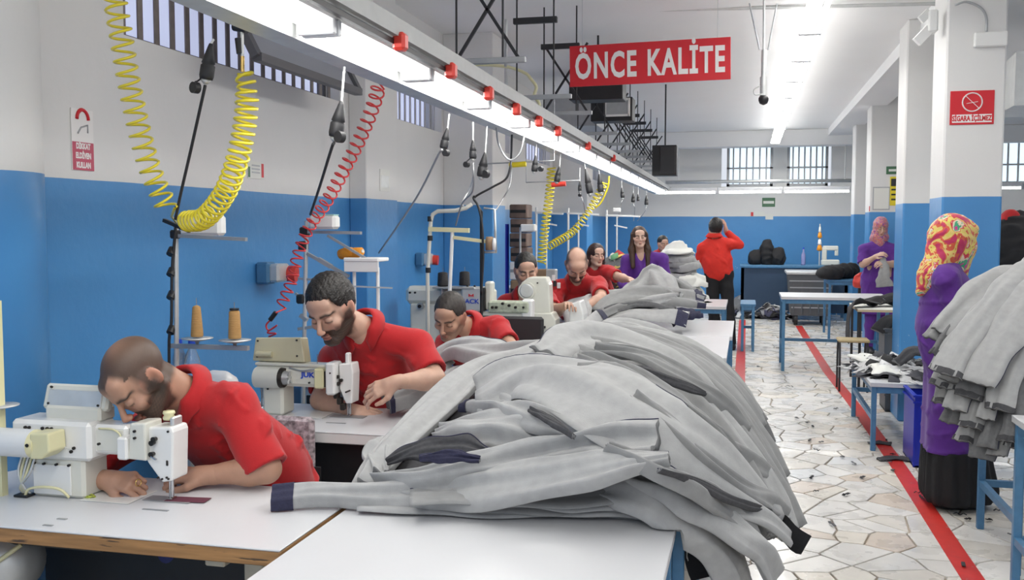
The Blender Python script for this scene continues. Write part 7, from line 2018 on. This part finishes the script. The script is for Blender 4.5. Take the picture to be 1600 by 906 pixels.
for i, (px, top, wd) in enumerate(((1180, 400, .13), (1198, 391, .12), (1215, 398, .13))):
    q = at(px, 413, y=17.6); q.z = zt
    lump('black_garment', ('leftmost of three black garment bundles on the far table', 'middle and tallest of three black garment bundles on the far table', 'rightmost of three black garment bundles on the far table')[i], q, (wd, .14, (413 - top) * .0125 * 1.1), M['black_cloth'], 50 + i, 'black bundles on the far table')
q = at(1280, 414, y=17.5); q.z = zt
t = thing('thread_stand', 'small orange and white spindle stand on the far table', 'thread stand', q)
MB().cyl(q, q + Vector((0, 0, .72)), .012, n=8).build('pole', M['galv'], t)
for dz, r_, m_ in ((.30, .05, M['thread_orange']), (.40, .035, M['sign_white']), (.52, .04, M['thread_orange']), (.62, .025, M['cream'])): MB().lathe([(r_ * .5, -.05), (r_, -.03), (r_ * .6, .05)], q + Vector((0, 0, dz)), 12).build('thread_spool', m_, t)
q = at(1255, 414, y=17.5); q.z = zt
t = thing('bottle', 'clear bottle with a violet tint on the far table', 'bottle', q)
MB().lathe([(.035, 0), (.038, .02), (.036, .18), (.014, .24), (.012, .28)], q, 14).build('body', mat('bottle_glass', (.45, .45, .75), .2, trans=.5), t)
MB().cyl(q + Vector((0, 0, .28)), q + Vector((0, 0, .31)), .015, n=10).build('cap', M['letter_blue'], t)
q = at(1297, 414, y=17.5); q.z = zt
t = thing('sewing_machine', 'small cream machine on the far table right of the orange spindle', 'sewing machine', q)
MB().box(q + Vector((0, 0, .05)), (.30, .16, .10), .015).build('base', M['cream'], t); MB().box(q + Vector((-.10, 0, .2)), (.08, .12, .22), .015).build('pillar', M['cream'], t); MB().box(q + Vector((.0, 0, .30)), (.26, .1, .08), .015).build('arm', M['cream'], t); MB().box(q + Vector((.10, 0, .23)), (.06, .08, .12), .01).build('head', M['cream'], t)
for i, (px, py, r_) in enumerate(((1298, 422, .2), (1312, 418, .2), (1325, 424, .16))):
    q = at(px, py, y=14.6 + .3 * i)
    q.z = .86
    lump('black_garment', ('dark garments heaped right of the waste container', 'tall dark garment heap between the waste container and the column', 'dark garment bundle beside the red and purple one at the column')[i], q, (r_, .2, .14), M['black_cloth'], 60 + i, 'dark garments by the far column')
table('work_table', 'blue framed table carrying dark garments beside the waste container', 'table', at(1290, 430, y=14.9).x, at(1338, 430, y=14.9).x + .15, 14.45, 15.4, zt=.86, top=M['blue_paint'])
q = at(1342, 430, y=13.9); q.z = .0
t = thing('person_bag', 'red and purple bag hanging low behind the far woman in a headscarf', 'bag', (q.x, 13.9, 0))
bpy.data.objects.remove(t)
q = at(1343, 445, y=14.2)
lump('shopping_bag', 'red bag hanging beside the far woman in a headscarf', (q.x, 14.2, at(1343, 450, y=14.2).z), (.09, .08, .14), M['red_plastic'], 64, cat='bag')
MB().cyl((q.x, 14.2, 0), (q.x, 14.2, at(1343, 450, y=14.2).z + .02), .02, n=8).build('post', M['dark_metal'], label='thin dark post under the red bag', cat='post')
# heaps on the floor at the back and small blue bench
def scraps(name, label, c, r, h_, n, seed, cols, cat='scrap heap', wd=(.03, .07), ln=(.12, .3)):
    """tangle of cloth cuttings nobody could count"""
    r_ = random.Random(seed); vs, fs, cs = [], [], []
    for i in range(n):
        a = r_.uniform(0, 2 * PI); d = r_.random() ** .6
        x, y = c[0] + math.cos(a) * r[0] * d, c[1] + math.sin(a) * r[1] * d
        zt_ = c[2] + h_ * (1 - d * d) * r_.uniform(.55, 1.0) + .01
        L_, w_ = r_.uniform(*ln), r_.uniform(*wd); th_ = r_.uniform(0, PI); dx, dy = math.cos(th_), math.sin(th_)
        cc = r_.choice(cols); tl = r_.uniform(-.5, .5); b = len(vs); ns = 5
        for k in range(ns + 1):
            u = k / ns - .5; zz = zt_ - abs(u) * L_ * .5 + math.sin(u * 9 + a) * .015
            for s in (-1, 1):
                vs.append((x + dx * u * L_ - dy * s * w_ / 2, y + dy * u * L_ + dx * s * w_ / 2, max(c[2] + .004, zz + s * tl * w_ * .6)))
            for s in (1, -1):
                p_ = vs[b + k * 4 + (1 if s == 1 else 0)]; vs.append((p_[0], p_[1], p_[2] - .0035))
            cs += [cc] * 4
        for k in range(ns):
            o_ = b + k * 4
            for j in range(4): fs.append((o_ + j, o_ + (j + 1) % 4, o_ + 4 + (j + 1) % 4, o_ + 4 + j))
        fs += [(b, b + 3, b + 2, b + 1), (b + ns * 4, b + ns * 4 + 1, b + ns * 4 + 2, b + ns * 4 + 3)]
    me = bpy.data.meshes.new(name); me.from_pydata([(v[0] - c[0], v[1] - c[1], v[2] - c[2]) for v in vs], [], fs); me.polygons.foreach_set('use_smooth', [True] * len(fs))
    me.materials.append(M['scrap']); set_col(me, cs)
    o = bpy.data.objects.new(name, me); COL.objects.link(o); o.location = c
    return props(o, label, cat, None, 'stuff')
M['scrap'] = mat('cloth_scraps', (.5, .5, .5), .9, vcol=True)
GW = [(.45, .45, .45), (.6, .6, .6), (.03, .03, .035), (.25, .25, .26), (.05, .05, .09)]
for i, (px, py, r_, hh, lab) in enumerate(((1166, 494, (.35, .5), .42, 'grey and black cloth heap on the floor right of the standing man'), (1203, 497, (.28, .34), .45, 'second grey cloth heap on the floor before the navy panel'))):
    q = at(px, py, z=0); lump('cloth_heap_core', ('dark core of the cloth heap right of the standing man', 'dark core of the second floor heap before the navy panel')[i], (q.x, q.y, 0), (r_[0] * .8, r_[1] * .8, hh * .62), M['denim_mid'], 80 + i, cat='cloth heap')
    scraps('cloth_heap', lab, (q.x, q.y, 0), r_, hh, 70, 83 + i, GW, 'cloth heap', (.06, .14), (.25, .5))
table('bench', 'small blue bench behind the man seen from behind', 'bench', at(1157, 470, y=12.9).x, at(1181, 470, y=12.9).x, 12.75, 13.5, zt=.62, low=.25, top=M['blue_paint'])
# ---- the low bench with white and black cuttings, crate and blue box
p0 = at(1362, 705, z=0); bx0 = p0.x; by0 = p0.y
table('bench', 'low blue bench covered with white and black cuttings beside the red line', 'bench', bx0 - .02, bx0 + .62, by0, by0 + 1.35, zt=.50, low=.235, leg_w=.035)
c_ = (bx0 + .25, by0 + .65, .50)
scraps('cloth_cuttings', 'white and black cloth cuttings heaped on the low blue bench', c_, (.30, .62), .12, 150, 91, [(.62, .62, .62), (.7, .7, .7), (.5, .5, .5), (.02, .02, .022), (.06, .06, .07)], 'cuttings', (.04, .10), (.15, .35))
cloth('fabric_piece', 'white cloth piece over the far corner of the low blue bench', [(bx0 + .02, by0 + 1.3, .53), (bx0 + .12, by0 + .9, .55), (bx0 + .15, by0 + .5, .55), (bx0 + .12, by0 + .15, .54)], [.2, .28, .26, .2], M['paper'], (0, 0, 1), th=.02, seed=92, n_s=24, n_u=10, seam=False, cat='cloth', base_z=.503)
cloth('fabric_piece', 'bundle of pale grey strips hanging over the front of the low blue bench', [(bx0 + .42, by0 + .25, .60), (bx0 + .44, by0 + .05, .60), (bx0 + .46, by0 - .08, .52), (bx0 + .48, by0 - .12, .34)], [.1, .14, .16, .18], M['denim_grey'], [(0, 0, 1), (0, -.3, 1), (0, -1, .4), (0, -1, .1)], th=.03, seed=93, amp=.02, n_s=24, n_u=14, seam=False, cat='cloth', ragged=.03)
cloth('fabric_piece', 'black folded strip lying over the cuttings of the low bench', [(bx0 + .2, by0 + .35, .60), (bx0 + .34, by0 + .42, .68), (bx0 + .55, by0 + .35, .62)], .1, M['dark_denim_and_gaps'], (0, -.4, 1), th=.03, seed=94, n_s=16, n_u=10, seam=False, cat='cloth')
# grey crate
def crate(name, label, x0, x1, y0, y1, z0, z1, mt_, group=None):
    t = thing(name, label, 'crate', ((x0 + x1) / 2, (y0 + y1) / 2, z0), 0, group); w = .012
    cx, cy = (x0 + x1) / 2, (y0 + y1) / 2
    MB().box((cx, cy, z0 + w / 2), (x1 - x0, y1 - y0, w)).build('floor_panel', mt_, t)
    for s, y in ((0, y0 + w / 2), (1, y1 - w / 2)): MB().box((cx, y, (z0 + z1) / 2), (x1 - x0, w, z1 - z0)).build('side_panel', mt_, t)
    for x in (x0 + w / 2, x1 - w / 2): MB().box((x, cy, (z0 + z1) / 2), (w, y1 - y0 - 2 * w, z1 - z0)).build('side_panel', mt_, t)
    m = MB()
    for z in (z1 - .008, z1 - .05): m.box((cx, y0 - .006, z), (x1 - x0 + .02, .014, .012)).box((x0 - .006, cy, z), (.014, y1 - y0 + .02, .012)).box((cx, y1 + .006, z), (x1 - x0 + .02, .014, .012)).box((x1 + .006, cy, z), (.014, y1 - y0 + .02, .012))
    m.build('rim', mt_, t)
    n = max(2, int((x1 - x0) / .12))
    for k in range(n + 1):
        MB().box((x0 + (x1 - x0) * k / n, y0 - .004, (z0 + z1 - .05) / 2), (.012, .01, z1 - z0 - .06)).build('rib', mt_, t)
    return t
q0 = at(1382, 512, y=8.9)
crate('plastic_crate', 'dark grey ribbed crate standing behind the low blue bench', q0.x, q0.x + .60, 8.85, 9.25, .42, q0.z, M['grey_crate'])
for k in range(2): crate('plastic_crate', ('dark crate on the floor under the grey ribbed crate', 'dark crate between two other crates behind the low blue bench')[k], q0.x + .02, q0.x + .60, 8.87, 9.25, .0 + .21 * k, .20 + .21 * k, M['grey_crate'])
cloth('fabric_piece', 'black and white cloth thrown over the dark grey ribbed crate', [(q0.x - .05, 8.9, q0.z - .04), (q0.x + .05, 8.95, q0.z + .06), (q0.x + .22, 9.0, q0.z + .03), (q0.x + .38, 9.0, q0.z - .0)], .18, M['black_cloth'], (0, -.3, 1), th=.03, seed=96, n_s=18, n_u=10, seam=False, cat='cloth')
p = at(1427, 730, z=0); q = at(1427, 617, y=p.y)
crate('plastic_crate', 'bright blue plastic crate beside the black skirt of the near woman', p.x, p.x + .16, p.y, p.y + .45, 0, q.z, M['blue_plastic'])
# red jacket shoulder and cuttings beyond the column
q = at(1573, 390, y=9.3)
lump('red_garment', 'red garment on top of the pile beyond the right side of the nearest column', (at(1572, 405, y=9.3).x, 9.3, at(1570, 408, y=9.3).z), (.12, .12, .30), M['red_shirt'], 97, cat='garment')
lump('cloth_heap_core', 'dark cloth pile under the red garment beyond the nearest column', (at(1590, 400, y=9.3).x, 9.35, .80), (.42, .35, .62), M['black_cloth'], 98, cat='cloth heap')
q = at(1588, 405, y=9.2)
scraps('cloth_cuttings', 'black and white cuttings on the dark pile beyond the nearest column', (q.x + .05, 9.3, q.z - .20), (.35, .35), .25, 70, 99, [(.7, .7, .7), (.02, .02, .02), (.6, .6, .6)], 'cuttings', (.05, .12), (.15, .35))
table('work_table', 'blue framed table beyond the nearest column under the cloth pile', 'table', 2.0, 3.1, 8.9, 9.8, zt=.79)
# ---- left side details
# cardboard stack
y = 9.25; xa, xb = at(801, 350, y=y).x, at(828, 350, y=y).x
t0 = None
zs = [0, .30, .60, .90, 1.10, 1.28, 1.42, 1.56, 1.70, 1.84]
for k in range(len(zs) - 1):
    z0, z1 = zs[k], zs[k + 1] - .004
    white = (k == 4)
    lab = ('cardboard box at the floor under the tall stack', 'cardboard box second from the floor in the tall stack', 'cardboard box third from the floor in the tall stack', 'brown cardboard box just under the white one in the tall stack', 'white box in the tall cardboard stack',
           'brown bundle just above the white box of the tall stack', 'brown bundle second above the white box of the tall stack', 'brown bundle third above the white box of the tall stack', 'topmost brown bundle of the tall cardboard stack')[k]
    b = thing('cardboard_box', lab, 'box', ((xa + xb) / 2, y, z0), 0, 'tall stack of boxes beside the yellow hose')
    MB().box(((xa + xb) / 2 + (.004 if k % 2 else -.004), y, (z0 + z1) / 2), (xb - xa, .24, z1 - z0), .01).build('carton', M['sign_white'] if white else (M['cardboard'] if k < 4 else mat('brown_wrap', (.17, .12, .10), .7, noise=.35, nscale=9)), b)
    MB().box(((xa + xb) / 2 + (.004 if k % 2 else -.004), y - .121, (z0 + z1) / 2), (xb - xa - .02, .003, .03)).build('tape_strip', M['grey_metal'] if white else M['black'], b)
MB().cyl((xa - .07, y - .05, 0), (xa - .07, y - .05, at(792, 350, y=y).z), .045, n=16).build('fabric_roll', M['blue_plastic'], label='upright dark blue roll left of the cardboard stack', cat='roll')
q = at(840, 352, y=8.8)
t = thing('thread_stand', 'white box-headed thread stand between the cardboard stack and the yellow hose', 'thread stand', (at(812, 400, y=8.8).x, 8.8, 0))
MB().cyl((at(813, 400, y=8.8).x, 8.8, 0), at(813, 355, y=8.8), .010, n=8).build('pole', M['galv'], t); MB().box(at(826, 356, y=8.8), (.14, .1, .07), .01).build('head_box', M['white_trim'], t)
# pale tube frames behind the bald man
for i, (px0, px1, py, yy, lab) in enumerate(((886, 936, 331, 10.6, 'pale tube frame standing behind the bald man'), (946, 1000, 334, 11.6, 'pale tube frame with a white head left of the woman in purple'), (836, 880, 330, 10.2, 'pale tube frame behind the straight yellow hose'))):
    t = thing('thread_stand', lab, 'thread stand', (at(px0, 400, y=yy).x, yy, 0), 0, 'distant tube stands')
    a, b = at(px0 + 2, 420, y=yy), at(px0 + 2, py - 6, y=yy)
    MB().cyl((a.x, yy, 0), b, .012, n=8).build('pole', M['white_trim'], t); MB().bar(at(px0, py + 2, y=yy), at(px1, py + 4, y=yy), .02, .02).build('cross_arm', M['white_trim'], t)
    c = at(px0 + 18, 420, y=yy); MB().cyl((c.x, yy, 0), at(px0 + 18, py + 3, y=yy), .009, n=8).build('second_pole', M['white_trim'], t); MB().bar(at(px0 + 14, py + 18, y=yy), at(px0 + 34, py + 22, y=yy), .016).build('lower_arm', M['white_trim'], t)
    if i == 1: MB().box(at(964, 328, y=yy), (.09, .06, .05), .008).build('head_box', M['white_trim'], t)
# mixed garments between the two women
q = at(966, 432, y=10.9)
lump('garment_pile', 'dark core of the mixed garments between the two women', (q.x, 10.9, .785), (.28, .25, .34), M['denim_deep'], 120, cat='garment pile')
scraps('garment_heap', 'colourful mixed garments piled between the two women', (q.x, 10.9, .92), (.26, .25), .42, 90, 121, [(.6, .6, .55), (.4, .03, .03), (.05, .05, .06), (.12, .3, .15), (.55, .4, .1), (.5, .5, .5)], 'garment pile', (.05, .12), (.12, .3))
# boxes behind the moustached man
for i, (px, lab) in enumerate(((848, 'small brown box behind the moustached man'), (862, 'small grey box behind the moustached man'))):
    q = at(px, 425, y=10.0)
    t = thing('cardboard_box', lab, 'box', (q.x, 10.0, .98), 0)
    MB().box((q.x, 10.0, 1.08), (.11, .12, .18), .01).build('carton', M['cardboard'] if i == 0 else M['galv'], t)
table('work_table', 'plain table behind the moustached man with two small boxes', 'table', -2.5, -1.5, 9.75, 10.3, zt=.98, leg=M['beige_paint'])
# water bottles on the second table
for i, (px, py) in enumerate(((280, 560), (300, 562), (419, 540))):
    q = at(px, py, y=4.0 + (.0 if i < 2 else .9)); q.z = .781
    if i == 2: q = Vector((at(419, 520, y=4.02).x, 4.02, .781))
    t = thing('water_bottle', ('left clear water bottle with a blue cap beside the dark stand', 'second clear water bottle with a blue cap beside the dark stand', 'clear water bottle with a blue cap behind the second machine')[i], 'bottle', q, 0, 'water bottles')
    MB().lathe([(.036, 0), (.040, .01), (.038, .06), (.041, .10), (.038, .14), (.041, .18), (.036, .22), (.014, .275), (.013, .29)], q, 16).build('body', mat('clear_plastic', (.75, .85, .95), .1, trans=.85) if i == 0 else bpy.data.materials['clear_plastic'], t)
    MB().cyl(q + Vector((0, 0, .29)), q + Vector((0, 0, .31)), .016, n=12).build('cap', M['letter_blue'], t)
q = at(306, 556, y=4.03)
lump('plastic_bag', 'crumpled white plastic bag behind the nearest man at the dark stand', (q.x + .1, 4.02, .782), (.13, .08, .10), M['sign_white'], 130, cat='bag', amp=.012, h=.012)
# cuttings on the floor, one object each
rf = random.Random(3)
spots = [(1306, 640), (1341, 655), (1262, 662), (1270, 668), (1283, 693), (1276, 705), (1316, 716), (1334, 726), (1268, 748), (1275, 770), (1322, 775), (1265, 690), (1245, 655), (1234, 605), (1185, 574), (1395, 712), (1410, 716), (1420, 722), (1388, 724), (1435, 772), (1440, 780), (1467, 796), (1500, 806), (1512, 814), (1395, 737), (1505, 885), (1300, 822), (1535, 760), (1560, 800), (1585, 840), (1366, 700), (1385, 690), (1240, 520), (1215, 545), (1545, 815), (1348, 748)]
for i, (px, py) in enumerate(spots):
    q = at(px, py, z=0); a = rf.uniform(0, PI); m = MB(); l = rf.uniform(.03, .07); w = rf.uniform(.008, .022); n = 4
    for k in range(n):
        u0, u1 = k / n - .5, (k + 1) / n - .5
        m.bar(q + Vector((math.cos(a) * u0 * l, math.sin(a) * u0 * l, .006 + .012 * abs(math.sin(u0 * 7 + i)))), q + Vector((math.cos(a) * u1 * l, math.sin(a) * u1 * l, .006 + .012 * abs(math.sin(u1 * 7 + i)))), w, .003)
    m.build('cloth_scrap', rf.choice([M['dark_denim_and_gaps'], M['dark_denim_and_gaps'], M['black_cloth'], M['denim_deep']]), label='small dark cloth scrap lying on the marble floor of the aisle', cat='scrap', group='cloth scraps on the aisle floor')
p = at(1400, 720, z=0)
cloth('fabric_piece', 'larger dark cloth strip lying across the red floor line', [p + Vector((-.12, -.02, .012)), p + Vector((0, .02, .016)), p + Vector((.14, 0, .012))], .07, M['dark_denim_and_gaps'], (0, 0, 1), th=.008, seed=140, n_s=14, n_u=8, seam=False, cat='cloth', base_z=.002)
p = at(1375, 695, z=0)
cloth('fabric_piece', 'dark cloth strip on the red line below the low bench', [p + Vector((-.08, 0, .012)), p + Vector((0, .02, .014)), p + Vector((.08, 0, .012))], .06, M['dark_denim_and_gaps'], (0, 0, 1), th=.008, seed=141, n_s=14, n_u=8, seam=False, cat='cloth', base_z=.002)
bpy.context.view_layer.update()
